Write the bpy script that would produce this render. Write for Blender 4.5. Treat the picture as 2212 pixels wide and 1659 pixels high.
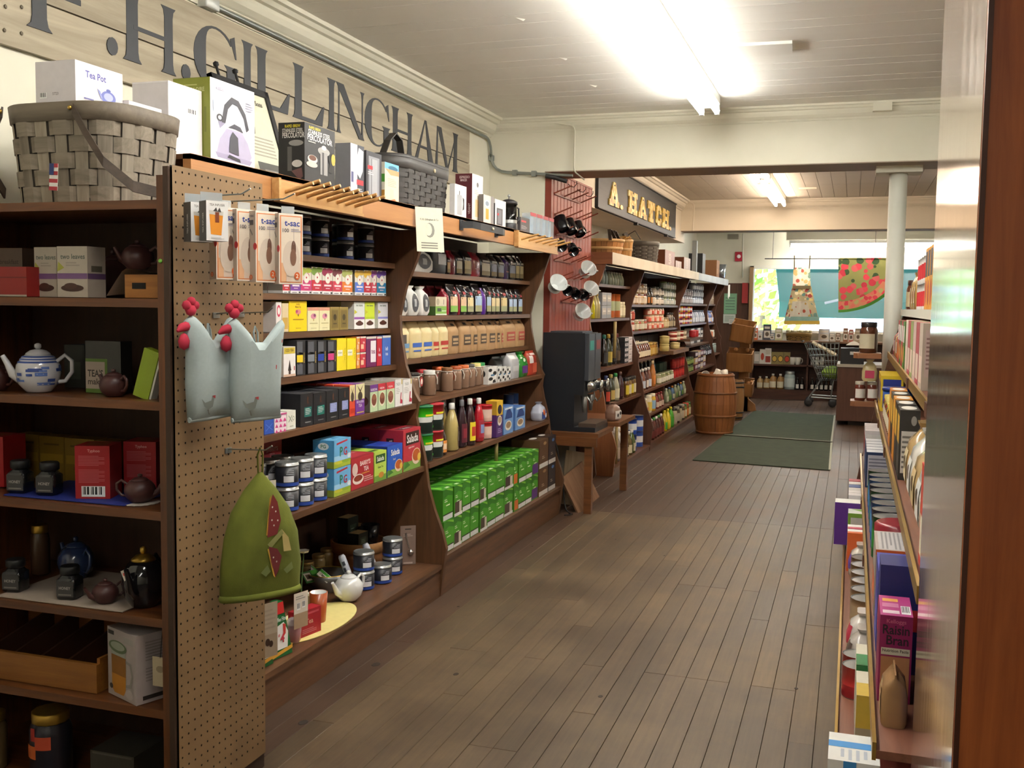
import bpy, math, random
from math import sin, cos, pi, radians, sqrt, atan2
from mathutils import Vector, Matrix
random.seed(7)
for o in list(bpy.data.objects): bpy.data.objects.remove(o)
SC = bpy.context.scene
COL = SC.collection

# ------------------------------------------------------------------ camera
W, H, F = 2212, 1659, 2223.555
CAMP = Vector((0, 0, 1.5))
YAW, PIT, ROL = .318787, .0770146, .012984
_f = Vector((-sin(YAW)*cos(PIT), cos(YAW)*cos(PIT), -sin(PIT)))
_r = Vector((cos(YAW), sin(YAW), 0)); _u = _r.cross(_f)
_r, _u = cos(ROL)*_r + sin(ROL)*_u, -sin(ROL)*_r + cos(ROL)*_u
cam_d = bpy.data.cameras.new('camera'); cam = bpy.data.objects.new('camera', cam_d); COL.objects.link(cam)
cam.matrix_world = Matrix(((_r.x, _u.x, -_f.x, 0), (_r.y, _u.y, -_f.y, 0), (_r.z, _u.z, -_f.z, 1.5), (0, 0, 0, 1)))
cam_d.sensor_fit = 'HORIZONTAL'; cam_d.sensor_width = 36; cam_d.lens = 36*F/W; cam_d.clip_start = .02; cam_d.clip_end = 200
SC.camera = cam

# ------------------------------------------------------------------ world, exposure
w = bpy.data.worlds.new('sky'); SC.world = w; w.use_nodes = True
nt = w.node_tree; bg = nt.nodes['Background']
sky = nt.nodes.new('ShaderNodeTexSky'); sky.sky_type = 'NISHITA'; sky.sun_disc = False; sky.sun_elevation = radians(48); sky.sun_rotation = radians(200)
nt.links.new(sky.outputs[0], bg.inputs[0]); bg.inputs[1].default_value = 1.25
vs = SC.view_settings; vs.view_transform = 'Standard'; vs.look = 'None'; vs.gamma = 1; vs.use_curve_mapping = False
vs.exposure = 0.98
TUBE = 24.0          # radiance of the fluorescent tubes

# ------------------------------------------------------------------ pixel helpers (photo frame 2212 x 1659)
def ray(px, py): return _f + (px-W/2)/F*_r - (py-H/2)/F*_u
def at(px, py, x=None, y=None, z=None):
    d = ray(px, py)
    t = x/d.x if x is not None else y/d.y if y is not None else (z-1.5)/d.z
    return CAMP + t*d
def proj(X, Y, Z):
    d = Vector((X, Y, Z)) - CAMP; q = d.dot(_f)
    return W/2+F*d.dot(_r)/q, H/2-F*d.dot(_u)/q
def ypx(u, x, z):                      # y on plane x, height z, seen at column u
    v = 700
    for _ in range(5):
        p = at(u, v, x=x); v = proj(x, p.y, z)[1]
    return p.y
def xpx(u, y, z):
    v = 700
    for _ in range(5):
        p = at(u, v, y=y); v = proj(p.x, y, z)[1]
    return p.x

# ------------------------------------------------------------------ materials
def lin(h):
    c = [int(h[i:i+2], 16)/255 for i in (0, 2, 4)]
    return [(a/12.92 if a <= .04045 else ((a+.055)/1.055)**2.4) for a in c] + [1]
MATS = {}
def newmat(name):
    m = bpy.data.materials.new(name); m.use_nodes = True
    n = m.node_tree.nodes; return m, m.node_tree, n['Principled BSDF']
def M(h, rough=.5, metal=0.0, var=.07, scale=40.0, coat=0.0):
    k = ('m', h, rough, metal, var, scale, coat)
    if k in MATS: return MATS[k]
    m, t, b = newmat('c_'+h)
    c = lin(h)
    ns = t.nodes.new('ShaderNodeTexNoise'); ns.inputs['Scale'].default_value = scale; ns.inputs['Detail'].default_value = 2
    tc = t.nodes.new('ShaderNodeTexCoord'); t.links.new(tc.outputs['Object'], ns.inputs['Vector'])
    mx = t.nodes.new('ShaderNodeMix'); mx.data_type = 'RGBA'
    mx.inputs[6].default_value = [x*(1-var) for x in c[:3]]+[1]; mx.inputs[7].default_value = [min(1, x*(1+var)) for x in c[:3]]+[1]
    t.links.new(ns.outputs[0], mx.inputs[0]); t.links.new(mx.outputs[2], b.inputs['Base Color'])
    b.inputs['Roughness'].default_value = rough; b.inputs['Metallic'].default_value = metal; b.inputs['Coat Weight'].default_value = coat
    m.diffuse_color = c; MATS[k] = m; return m
def WOOD(h1, h2, axis='y', rough=.45, scale=1.0, bump=.15, rnd=.25):
    k = ('w', h1, h2, axis, rough, scale, bump, rnd)
    if k in MATS: return MATS[k]
    m, t, b = newmat('wood_'+h1)
    N = t.nodes.new; L = t.links.new
    tc = N('ShaderNodeTexCoord'); mp = N('ShaderNodeMapping'); L(tc.outputs['Object'], mp.inputs[0])
    s = {'x': (2, 30, 30), 'y': (30, 2, 30), 'z': (30, 30, 2)}[axis]
    mp.inputs['Scale'].default_value = [a*scale for a in s]
    oi = N('ShaderNodeObjectInfo'); cx = N('ShaderNodeCombineXYZ'); ml = N('ShaderNodeMath'); ml.operation = 'MULTIPLY'; ml.inputs[1].default_value = 37
    L(oi.outputs['Random'], ml.inputs[0])
    for i in range(3): L(ml.outputs[0], cx.inputs[i])
    L(cx.outputs[0], mp.inputs['Location'])
    n1 = N('ShaderNodeTexNoise'); n1.inputs['Scale'].default_value = 1; n1.inputs['Detail'].default_value = 5; n1.inputs['Roughness'].default_value = .65; n1.inputs['Distortion'].default_value = .6
    L(mp.outputs[0], n1.inputs['Vector'])
    rp = N('ShaderNodeValToRGB'); rp.color_ramp.elements[0].position = .3; rp.color_ramp.elements[1].position = .72
    rp.color_ramp.elements[0].color = lin(h1); rp.color_ramp.elements[1].color = lin(h2); L(n1.outputs[0], rp.inputs[0])
    hs = N('ShaderNodeHueSaturation'); mr = N('ShaderNodeMapRange'); mr.inputs[3].default_value = 1-rnd; mr.inputs[4].default_value = 1+rnd
    L(oi.outputs['Random'], mr.inputs[0]); L(mr.outputs[0], hs.inputs['Value']); L(rp.outputs[0], hs.inputs['Color']); L(hs.outputs[0], b.inputs['Base Color'])
    bp = N('ShaderNodeBump'); bp.inputs['Strength'].default_value = bump; bp.inputs['Distance'].default_value = .002; L(n1.outputs[0], bp.inputs['Height']); L(bp.outputs[0], b.inputs['Normal'])
    b.inputs['Roughness'].default_value = rough; m.diffuse_color = lin(h2); MATS[k] = m; return m
def GLASS(h='f4faf8', rough=.03, ior=1.35):
    k = ('g', h, rough, ior)
    if k in MATS: return MATS[k]
    m, t, b = newmat('glass_'+h); b.inputs['Base Color'].default_value = lin(h); b.inputs['Transmission Weight'].default_value = 1
    b.inputs['Roughness'].default_value = rough; b.inputs['IOR'].default_value = ior; MATS[k] = m; return m
def CLEAR(alpha=.25, h='ffffff'):
    k = ('cl', h, alpha)
    if k in MATS: return MATS[k]
    m, t, b = newmat('film_'+h)
    tr = t.nodes.new('ShaderNodeBsdfTransparent'); mx = t.nodes.new('ShaderNodeMixShader'); mx.inputs[0].default_value = alpha
    b.inputs['Base Color'].default_value = lin(h); b.inputs['Roughness'].default_value = .08
    t.links.new(tr.outputs[0], mx.inputs[1]); t.links.new(b.outputs[0], mx.inputs[2]); t.links.new(mx.outputs[0], t.nodes['Material Output'].inputs[0])
    MATS[k] = m; return m
def EMIT(h, s):
    k = ('e', h, s)
    if k in MATS: return MATS[k]
    m, t, b = newmat('glow_'+h); b.inputs['Base Color'].default_value = lin(h); b.inputs['Emission Color'].default_value = lin(h); b.inputs['Emission Strength'].default_value = s
    MATS[k] = m; return m
def PAINT(h, h2, scale=3.0, rough=.6, bump=.1):        # old painted surface with faint blotches
    k = ('p', h, h2, scale, rough)
    if k in MATS: return MATS[k]
    m, t, b = newmat('paint_'+h); N = t.nodes.new; L = t.links.new
    tc = N('ShaderNodeTexCoord'); n1 = N('ShaderNodeTexNoise'); n1.inputs['Scale'].default_value = scale; n1.inputs['Detail'].default_value = 6; L(tc.outputs['Object'], n1.inputs['Vector'])
    rp = N('ShaderNodeValToRGB'); rp.color_ramp.elements[0].position = .35; rp.color_ramp.elements[1].position = .7
    rp.color_ramp.elements[0].color = lin(h); rp.color_ramp.elements[1].color = lin(h2); L(n1.outputs[0], rp.inputs[0]); L(rp.outputs[0], b.inputs['Base Color'])
    n2 = N('ShaderNodeTexNoise'); n2.inputs['Scale'].default_value = scale*25; L(tc.outputs['Object'], n2.inputs['Vector'])
    bp = N('ShaderNodeBump'); bp.inputs['Strength'].default_value = bump; bp.inputs['Distance'].default_value = .001; L(n2.outputs[0], bp.inputs['Height']); L(bp.outputs[0], b.inputs['Normal'])
    b.inputs['Roughness'].default_value = rough; m.diffuse_color = lin(h); MATS[k] = m; return m
def resolve(m): return M(m) if isinstance(m, str) else m

# ------------------------------------------------------------------ mesh builder
FONT = {}
def text_mesh(s, bold=False):
    k = (s, bold)
    if k not in FONT:
        c = bpy.data.curves.new('t', 'FONT'); c.body = s; c.resolution_u = 2; c.fill_mode = 'FRONT'
        if bold: c.offset = .018
        o = bpy.data.objects.new('t', c); COL.objects.link(o); bpy.context.view_layer.update()
        me = bpy.data.meshes.new_from_object(o.evaluated_get(bpy.context.evaluated_depsgraph_get()))
        vv = [v.co.copy() for v in me.vertices]; ff = [list(p.vertices) for p in me.polygons]
        bpy.data.objects.remove(o); bpy.data.curves.remove(c); bpy.data.meshes.remove(me)
        if vv:
            x0 = min(v.x for v in vv); x1 = max(v.x for v in vv); y0 = min(v.y for v in vv); y1 = max(v.y for v in vv)
            vv = [((v.x-(x0+x1)/2)/(x1-x0), (v.y-(y0+y1)/2)/(y1-y0)) for v in vv]; asp = (x1-x0)/(y1-y0)
        else: asp = 1
        FONT[k] = (vv, ff, asp)
    return FONT[k]
class MB:
    def __init__(s): s.v = []; s.f = []; s.m = []; s.sm = []; s.T = None
    def add(s, vs, fs, m, smooth=False):
        b = len(s.v)
        s.v += [tuple(s.T @ Vector(p)) if s.T else tuple(p) for p in vs]
        for f in fs: s.f.append([b+i for i in f]); s.m.append(m); s.sm.append(smooth)
        return s
    def box(s, x0, x1, y0, y1, z0, z1, m):
        return s.add([(x0,y0,z0),(x1,y0,z0),(x1,y1,z0),(x0,y1,z0),(x0,y0,z1),(x1,y0,z1),(x1,y1,z1),(x0,y1,z1)],
                     [(0,3,2,1),(4,5,6,7),(0,1,5,4),(1,2,6,5),(2,3,7,6),(3,0,4,7)], m)
    def cbox(s, w, d, h, m, z=0, cx=0, cy=0): return s.box(cx-w/2, cx+w/2, cy-d/2, cy+d/2, z, z+h, m)
    def lathe(s, prof, m, c=(0,0,0), seg=16, a0=0, a1=2*pi, smooth=True, sx=1, sy=1, cap=True):
        full = abs(a1-a0-2*pi) < 1e-6; n = seg if full else seg+1
        vs = []
        for r, z in prof:
            for i in range(n):
                a = a0+(a1-a0)*i/seg; vs.append((c[0]+sx*r*cos(a), c[1]+sy*r*sin(a), c[2]+z))
        ms = m if isinstance(m, list) else [m]*(len(prof)-1)
        for k in range(len(prof)-1):
            pass
        b = len(s.v); s.v += [tuple(s.T @ Vector(p)) if s.T else p for p in vs]
        for k in range(len(prof)-1):
            for i in range(seg):
                j = (i+1) % n if full else i+1
                s.f.append([b+k*n+i, b+k*n+j, b+(k+1)*n+j, b+(k+1)*n+i]); s.m.append(ms[k]); s.sm.append(smooth)
        if full and cap:
            if prof[0][0] > 1e-5: s.f.append([b+i for i in range(n)][::-1]); s.m.append(ms[0]); s.sm.append(False)
            if prof[-1][0] > 1e-5: s.f.append([b+(len(prof)-1)*n+i for i in range(n)]); s.m.append(ms[-1]); s.sm.append(False)
        return s
    def loft(s, rings, m, smooth=True, cap=True, closed=True):
        n = len(rings[0]); fs = []
        for k in range(len(rings)-1):
            for i in range(n if closed else n-1):
                j = (i+1) % n; fs.append((k*n+i, k*n+j, (k+1)*n+j, (k+1)*n+i))
        s.add([p for r in rings for p in r], fs, m, smooth)
        if cap and closed:
            s.add(rings[0], [list(range(n))[::-1]], m); s.add(rings[-1], [list(range(n))], m)
        return s
    def tube(s, pts, r, m, seg=6, closed=False, smooth=True):
        pts = [Vector(p) for p in pts]; n = len(pts); rings = []; up = None
        for i, p in enumerate(pts):
            a = pts[(i-1) % n] if closed or i > 0 else p; b = pts[(i+1) % n] if closed or i < n-1 else p
            d = (b-a).normalized()
            if up is None: up = Vector((0, 0, 1)) if abs(d.z) < .9 else Vector((1, 0, 0))
            x = d.cross(up).normalized(); y = x.cross(d); up = y
            rr = r[i] if isinstance(r, (list, tuple)) else r
            rings.append([tuple(p+rr*(cos(2*pi*k/seg)*x+sin(2*pi*k/seg)*y)) for k in range(seg)])
        if closed: rings.append(rings[0])
        return s.loft(rings, m, smooth, cap=not closed)
    def ribbon(s, pts, wv, t, m, nv=None, closed=False):   # flat strip of width vector wv and thickness t along pts
        pts = [Vector(p) for p in pts]; wv = Vector(wv); n = len(pts); rings = []
        for i, p in enumerate(pts):
            a = pts[(i-1) % n] if closed or i > 0 else p; b = pts[(i+1) % n] if closed or i < n-1 else p
            d = (b-a).normalized(); nn = d.cross(wv).normalized()*t/2
            rings.append([tuple(p+wv/2+nn), tuple(p+wv/2-nn), tuple(p-wv/2-nn), tuple(p-wv/2+nn)])
        if closed: rings.append(rings[0])
        return s.loft(rings, m, False, cap=not closed)
    def prism(s, pts, fn, t0, t1, m, smooth=False):        # polygon (a,b) extruded; fn(a,b,t) -> xyz
        n = len(pts)
        s.add([fn(a, b, t0) for a, b in pts], [list(range(n))], m); s.add([fn(a, b, t1) for a, b in pts], [list(range(n))[::-1]], m)
        s.add([fn(a, b, t0) for a, b in pts]+[fn(a, b, t1) for a, b in pts], [(i, n+i, n+(i+1) % n, (i+1) % n) for i in range(n)], m, smooth)
        return s
    def text(s, txt, fn, cx, cy, hgt, m, wid=None, bold=False, aspect=1.0):
        vv, ff, asp = text_mesh(txt, bold)
        if not vv: return s
        ww = hgt*asp/aspect
        if wid: ww = min(ww, wid) if wid > 0 else -wid
        return s.add([fn(cx+a*ww, cy+b*hgt) for a, b in vv], ff, m)
    def data(s, name):
        me = bpy.data.meshes.new(name); me.from_pydata(s.v, [], s.f)
        ms = [];
        for i, m in enumerate(s.m):
            m = resolve(m)
            if m not in ms: ms.append(m); me.materials.append(m)
            me.polygons[i].material_index = ms.index(m); me.polygons[i].use_smooth = s.sm[i]
        me.update(); return me
    def obj(s, name, parent=None, loc=(0,0,0), rot=0):
        return link(name, s.data(name), parent, loc, rot)
def link(name, me, parent=None, loc=(0,0,0), rot=0, scale=None):
    o = bpy.data.objects.new(name, me); COL.objects.link(o)
    if parent: o.parent = parent
    o.location = loc
    if isinstance(rot, (tuple, list)): o.rotation_euler = rot
    else: o.rotation_euler.z = radians(rot)
    if scale: o.scale = scale
    return o

# ------------------------------------------------------------------ things
THINGS = []
def tag(o, label, cat, group=None):
    o['label'] = label; o['category'] = cat
    if group: o['group'] = group
    THINGS.append(o); return o
def thing(name, label, cat, loc=(0,0,0), rot=0, group=None, scale=None):
    return tag(link(name, None, None, loc, rot, scale), label, cat, group)
def struct(mb, name, parent=None):
    o = mb.obj(name, parent)
    if not parent: o['kind'] = 'structure'
    return o
PROTO = {}
def place(key, builder, name, label, cat, loc, rot=0, group=None, scale=None):
    """builder() -> list of (part name, MB, parent index or None); one entry makes a one-mesh thing"""
    if key not in PROTO: PROTO[key] = [(n, mb.data(n), p) for n, mb, p in builder()]
    ps = PROTO[key]
    if len(ps) == 1: return tag(link(name, ps[0][1], None, loc, rot, scale), label, cat, group)
    t = thing(name, label, cat, loc, rot, group, scale); objs = []
    for n, me, p in ps:
        objs.append(link(n, me, t if p is None else objs[p]))
        if n == 'hen_print': objs[-1]['kind'] = 'stuff'
    return t
# shelf facings: rot 90 faces the aisle from the left, 0 faces the camera, -90 faces the aisle from the right
def face_fn(face, w, d, h, off):
    if face == 'front': return lambda u, v: ((u-.5)*w, -d/2-off, v*h)
    if face == 'left': return lambda u, v: (-w/2-off, d/2-u*d, v*h)
    if face == 'right': return lambda u, v: (w/2+off, -d/2+u*d, v*h)
    if face == 'top': return lambda u, v: ((u-.5)*w, -d/2+v*d, h+off)
def art(mb, w, d, h, items, face='front', off0=.0004):
    dims = {'front': (w, h), 'left': (d, h), 'right': (d, h), 'top': (w, d)}[face]
    for i, it in enumerate(items):
        fn = face_fn(face, w, d, h, off0+i*.00022); k = it[0]
        if k == 'r': u0, v0, u1, v1, m = it[1:]; mb.add([fn(u0,v0),fn(u1,v0),fn(u1,v1),fn(u0,v1)], [(0,1,2,3)], m)
        elif k == 'e':
            cx, cy, rx, ry, m = it[1:6]; n = 18; mb.add([fn(cx+rx*cos(2*pi*j/n), cy+ry*sin(2*pi*j/n)) for j in range(n)], [list(range(n))], m)
        elif k == 'p': mb.add([fn(*q) for q in it[1]], [list(range(len(it[1])))], it[2])
        elif k == 't':
            txt, cx, cy, hh, m = it[1:6]; wid = it[6] if len(it) > 6 else .92
            mb.text(txt, fn, cx, cy, hh, m, wid, True, aspect=dims[0]/dims[1])
        elif k == 'v':     # vertical lettering, reading upwards
            txt, cx, cy, wd, m = it[1:6]; ln = it[6] if len(it) > 6 else .8
            mb.text(txt, lambda a, b: fn(cx-b, cy+a), 0, 0, wd, m, ln, True, aspect=dims[1]/dims[0])
        elif k == 'l':     # block of fine print: n thin lines
            u0, v0, u1, v1, n, m = it[1:7]; st = (v1-v0)/n
            for q in range(n):
                e = u1-(u1-u0)*(.0 if q % 3 else .22); y = v1-(q+.7)*st
                mb.add([fn(u0,y),fn(e,y),fn(e,y+st*.45),fn(u0,y+st*.45)], [(0,1,2,3)], m)
        elif k == 'b':     # barcode
            u0, v0, u1, v1 = it[1:5]; mb.add([fn(u0,v0),fn(u1,v0),fn(u1,v1),fn(u0,v1)], [(0,1,2,3)], 'f0f0ee')
            f2 = face_fn(face, w, d, h, off0+i*.00022+.0002); a = u0+.06*(u1-u0)
            for q in range(11):
                bw = (u1-u0)*(.03+.03*((q*7) % 3)); f = f2; mb.add([f(a,v0+.2*(v1-v0)),f(a+bw,v0+.2*(v1-v0)),f(a+bw,v1-.05*(v1-v0)),f(a,v1-.05*(v1-v0))], [(0,1,2,3)], '181818'); a += bw*1.9
                if a > u1-.1*(u1-u0): break
def carton(w, d, h, body, front=(), left=(), top=(), right=()):
    mb = MB(); mb.cbox(w, d, h, body)
    if front: art(mb, w, d, h, front)
    if left: art(mb, w, d, h, left, 'left')
    if top: art(mb, w, d, h, top, 'top')
    if right: art(mb, w, d, h, right, 'right')
    return mb
def rr(w, d, r, n=4):        # rounded rectangle ring
    pts = []
    r = min(r, w/2*.99, d/2*.99)
    for cx, cy, a in ((w/2-r, d/2-r, 0), (-w/2+r, d/2-r, 90), (-w/2+r, -d/2+r, 180), (w/2-r, -d/2+r, 270)):
        for i in range(n): t = radians(a+90*i/(n-1)); pts.append((cx+r*cos(t), cy+r*sin(t)))
    return pts
def rbox(mb, w, d, h, r, m, z=0, b=.004, cx=0, cy=0, smooth=True):
    rings = []
    for k, zz in ((-b, 0), (0, b), (0, h-b), (-b, h)):
        rings.append([(cx+x, cy+y, z+zz) for x, y in rr(w+2*k, d+2*k, r)])
    return mb.loft(rings, m, smooth)
def lgrid(mb, fn, nu, nv, m, smooth=True):
    vs = [fn(i/nu, j/nv) for j in range(nv+1) for i in range(nu+1)]
    return mb.add(vs, [(j*(nu+1)+i, j*(nu+1)+i+1, (j+1)*(nu+1)+i+1, (j+1)*(nu+1)+i) for j in range(nv) for i in range(nu)], m, smooth)
ORDS = ['', 'second', 'third', 'fourth', 'fifth', 'sixth', 'seventh', 'eighth', 'ninth', 'tenth', 'eleventh', 'twelfth', 'thirteenth', 'fourteenth', 'fifteenth', 'sixteenth', 'seventeenth', 'eighteenth', 'nineteenth', 'twentieth']
def finish_labels():
    bpy.context.view_layer.update()
    by = {}
    for o in THINGS: by.setdefault(o['label'], []).append(o)
    for lab, os_ in by.items():
        if len(os_) == 1: continue
        os_.sort(key=lambda o: proj(*o.matrix_world.translation)[0]); n = len(os_)
        for i, o in enumerate(os_):
            if i == 0: s = 'leftmost'
            elif i == n-1: s = 'rightmost'
            elif i < 20: s = ORDS[i]+' from left'
            else: s = 'number %d from left' % (i+1)
            o['label'] = lab+', '+s
            if 'group' not in o: o['group'] = lab
# ================================================================== the room
CREAM = PAINT('dcd8c4', 'e6e2d0', 2.0); CREAM2 = PAINT('e4d9c6', 'ebe1d0', 2.0); CEILM = PAINT('efece4', 'f5f3ec', 1.5)
XL, XR, YN, YF, ZC = -2.66, 3.6, -2.6, 18.3, 2.9
def floor_mat(c1='3d3022', c2='6a563e', c3='4b3a29', c4='7d674a'):
    m, t, b = newmat('old_floor'); N = t.nodes.new; L = t.links.new
    tc = N('ShaderNodeTexCoord'); oi = N('ShaderNodeObjectInfo'); geo = N('ShaderNodeNewGeometry')
    mp = N('ShaderNodeMapping'); mp.inputs['Scale'].default_value = (60, 2.5, 60); L(tc.outputs['Object'], mp.inputs[0])
    cx = N('ShaderNodeCombineXYZ'); ml = N('ShaderNodeMath'); ml.operation = 'MULTIPLY'; ml.inputs[1].default_value = 91
    L(oi.outputs['Random'], ml.inputs[0]); L(ml.outputs[0], cx.inputs[0]); L(ml.outputs[0], cx.inputs[1]); L(cx.outputs[0], mp.inputs['Location'])
    n1 = N('ShaderNodeTexNoise'); n1.inputs['Scale'].default_value = 1; n1.inputs['Detail'].default_value = 6; n1.inputs['Roughness'].default_value = .7; L(mp.outputs[0], n1.inputs['Vector'])
    n2 = N('ShaderNodeTexNoise'); n2.inputs['Scale'].default_value = 1.6; n2.inputs['Detail'].default_value = 8; n2.inputs['Roughness'].default_value = .62; L(geo.outputs['Position'], n2.inputs['Vector'])
    r1 = N('ShaderNodeValToRGB'); e = r1.color_ramp.elements; e[0].position = .25; e[1].position = .8; e[0].color = lin(c1); e[1].color = lin(c2); L(n1.outputs[0], r1.inputs[0])
    r2 = N('ShaderNodeValToRGB'); e = r2.color_ramp.elements; e[0].position = .42; e[1].position = .66; e[0].color = lin(c3); e[1].color = lin(c4); L(n2.outputs[0], r2.inputs[0])
    mx = N('ShaderNodeMix'); mx.data_type = 'RGBA'; mx.inputs[0].default_value = .5; L(r1.outputs[0], mx.inputs[6]); L(r2.outputs[0], mx.inputs[7])
    hs = N('ShaderNodeHueSaturation'); mr = N('ShaderNodeMapRange'); mr.inputs[3].default_value = .8; mr.inputs[4].default_value = 1.15; L(oi.outputs['Random'], mr.inputs[0]); L(mr.outputs[0], hs.inputs['Value']); L(mx.outputs[2], hs.inputs['Color']); L(hs.outputs[0], b.inputs['Base Color'])
    bp = N('ShaderNodeBump'); bp.inputs['Strength'].default_value = .35; bp.inputs['Distance'].default_value = .002; L(n1.outputs[0], bp.inputs['Height']); L(bp.outputs[0], b.inputs['Normal'])
    rr_ = N('ShaderNodeMapRange'); rr_.inputs[3].default_value = .38; rr_.inputs[4].default_value = .62; L(n2.outputs[0], rr_.inputs[0]); L(rr_.outputs[0], b.inputs['Roughness'])
    return m
FLOORM = floor_mat(); FLOORR = floor_mat('35241a', '57402e', '3f2b1f', '634a37')
fl = struct(MB().box(XL-.2, XR+.2, YN-.2, YF+.1, -.08, -.006, M('3a2e24', .8)), 'floor')
pw = .086; rng = random.Random(3); cache = {}
ix = 0; x = -2.14
while x < .42:
    y = 1.3; edges = []
    while y < 7.27:
        ln = rng.choice((1.4, 1.9, 2.3, 2.8)); e = min(7.27, y+ln)
        if 7.27-e < .5: e = 7.27
        edges.append((y, e)); y = e
    while y < 17.6:
        ln = rng.choice((2.2, 2.8, 3.4, 4.0)); e = min(17.6, y+ln)
        if 17.6-e < .6: e = 17.6
        edges.append((y, e)); y = e
    for a, b in edges:
        red = x < -1.83 or a >= 7.2; k = (round(b-a, 2), red)
        if k not in cache:
            g = .0006; hw = pw/2-g; mb = MB(); L2 = k[0]/2-g
            mb.loft([[(-hw, -L2, -.012), (hw, -L2, -.012), (hw, L2, -.012), (-hw, L2, -.012)], [(-hw, -L2, -.0015), (hw, -L2, -.0015), (hw, L2, -.001), (-hw, L2, -.001)], [(-hw+.0012, -L2+.0012, 0), (hw-.0012, -L2+.0012, 0), (hw-.0012, L2-.0012, 0), (-hw+.0012, L2-.0012, 0)]], FLOORR if red else FLOORM, False)
            cache[k] = mb.data('plank')
        o = link('plank', cache[k], fl, (x+pw/2, (a+b)/2, rng.uniform(-.0012, .0))); ix += 1
    x += pw
# dark knots and nail stains in the old boards
for (u, v, r) in ((1297, 1504, .016), (985, 1456, .02), (655, 1560, .028), (1720, 1487, .013), (990, 1310, .012), (1150, 1180, .01), (1435, 1200, .009), (812, 1435, .03), (1330, 1165, .008)):
    p = at(u, v, z=0); r *= .6; mb = MB(); mb.lathe([(r, .0), (r*.8, .0006)], M('30251b', .7), (0, 0, 0), 9, sy=1.5); o = mb.obj('knot', fl, (p.x, p.y, -.0002))
# ceiling: slab and boards
ce = struct(MB().box(XL-.2, XR+.2, YN-.2, YF+.1, ZC, ZC+.08, M('8d877b', .8)), 'ceiling')
bw = .148; y = 1.55; k = 0
cb = MB().box(-3.1, 3.1, -bw/2+.0016, bw/2-.0016, -.014, 0, CEILM).data('ceiling_board')
while y < 7.4:
    link('ceiling_board', cb, ce, (.45, y+bw/2, ZC-.0005*((k*7) % 3))); y += bw; k += 1
cb2 = MB().box(-bw/2+.002, bw/2-.002, -2.92, 2.92, -.014, 0, PAINT('d8cdbf', 'e4d9cb', 1.5)).data('ceiling_board')
x = -2.2; k = 0
while x < 1.4: link('ceiling_board', cb2, ce, (x+bw/2, 10.76, ZC-.0005*((k*5) % 3))); x += bw; k += 1
# little lifted patch and paint flakes on the first ceiling
mb = MB(); mb.box(-.16, .16, -.12, .12, -.016, 0, CEILM); mb.obj('ceiling_patch', ce, (-.52, 5.75, ZC-.014), 3)
for (u, v) in ((1122, 38), (1215, 124), (1280, 183)):
    p = at(u, v, z=ZC-.018); mb = MB(); mb.add([(-.02, 0, 0), (.03, .008, -.004), (.02, .016, -.012), (-.015, .012, -.002)], [(0, 1, 2, 3)], M('e9e6da', .6)); mb.obj('paint_flake', ce, p, 20)
# walls
wl = struct(MB().box(XL-.15, XL, YN-.15, YF+.15, 0, ZC, CREAM), 'wall_left')
wn = struct(MB().box(XL, XR, YN-.15, YN, 0, ZC, CREAM), 'wall_near')
wr = struct(MB().box(XR, XR+.15, YN-.15, YF+.15, 0, ZC, CREAM), 'wall_right')
wxa, wxb, wza, wzb = -1.66, 1.6, 1.12, 2.17
mb = MB(); mb.box(XL, wxa, YF, YF+.18, 0, ZC, CREAM); mb.box(wxb, XR, YF, YF+.18, 0, ZC, CREAM); mb.box(wxa, wxb, YF, YF+.18, 0, wza, CREAM); mb.box(wxa, wxb, YF, YF+.18, wzb, ZC, CREAM)
wf = struct(mb, 'wall_far')
# return wall with the first beam, then soffit and second beam
mb = MB(); mb.box(XL, -2.22, 7.45, 7.85, 0, ZC, CREAM); o = struct(mb, 'wall_return'); o['label'] = 'cream painted return wall beside the red beadboard panel'
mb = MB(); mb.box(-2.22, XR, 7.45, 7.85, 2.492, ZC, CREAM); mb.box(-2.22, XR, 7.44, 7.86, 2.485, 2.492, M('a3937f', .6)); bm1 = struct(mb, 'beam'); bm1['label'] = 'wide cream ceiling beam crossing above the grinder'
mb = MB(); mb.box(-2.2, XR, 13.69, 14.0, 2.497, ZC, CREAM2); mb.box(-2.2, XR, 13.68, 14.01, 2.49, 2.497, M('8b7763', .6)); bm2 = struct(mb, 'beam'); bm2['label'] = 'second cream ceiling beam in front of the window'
mb = MB(); mb.box(XL, -2.2, 7.86, 14.0, 2.355, ZC, CREAM2); so = struct(mb, 'soffit'); so['label'] = 'cream boxed soffit behind the black and gold sign'
# cornices (profile swept straight)
PROF = [(0, 0), (0, -.13), (.012, -.13), (.018, -.112), (.03, -.104), (.05, -.085), (.062, -.06), (.066, -.045), (.085, -.04), (.1, -.022), (.118, -.018), (.124, 0)]
mb = MB(); mb.prism([(a, b) for a, b in PROF], lambda a, b, t: (XL+a, t, ZC-.014+b), 0.5, 7.45, CREAM); mb.box(XL, XL+.012, 1, 7.4, 2.735, 2.76, CREAM); struct(mb, 'trim_1')
mb = MB(); mb.prism(PROF, lambda a, b, t: (t, 7.45-a*.55, ZC-.014+b*.8), XL, XR, CREAM); struct(mb, 'trim_2')
mb = MB(); mb.prism(PROF, lambda a, b, t: (-2.2+a, t, ZC-.014+b), 7.86, 13.69, CREAM2); struct(mb, 'trim_3')
mb = MB(); mb.prism(PROF, lambda a, b, t: (t, 13.69-a*.6, ZC-.014+b), -2.2, XR, CREAM2); struct(mb, 'trim_4')
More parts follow.
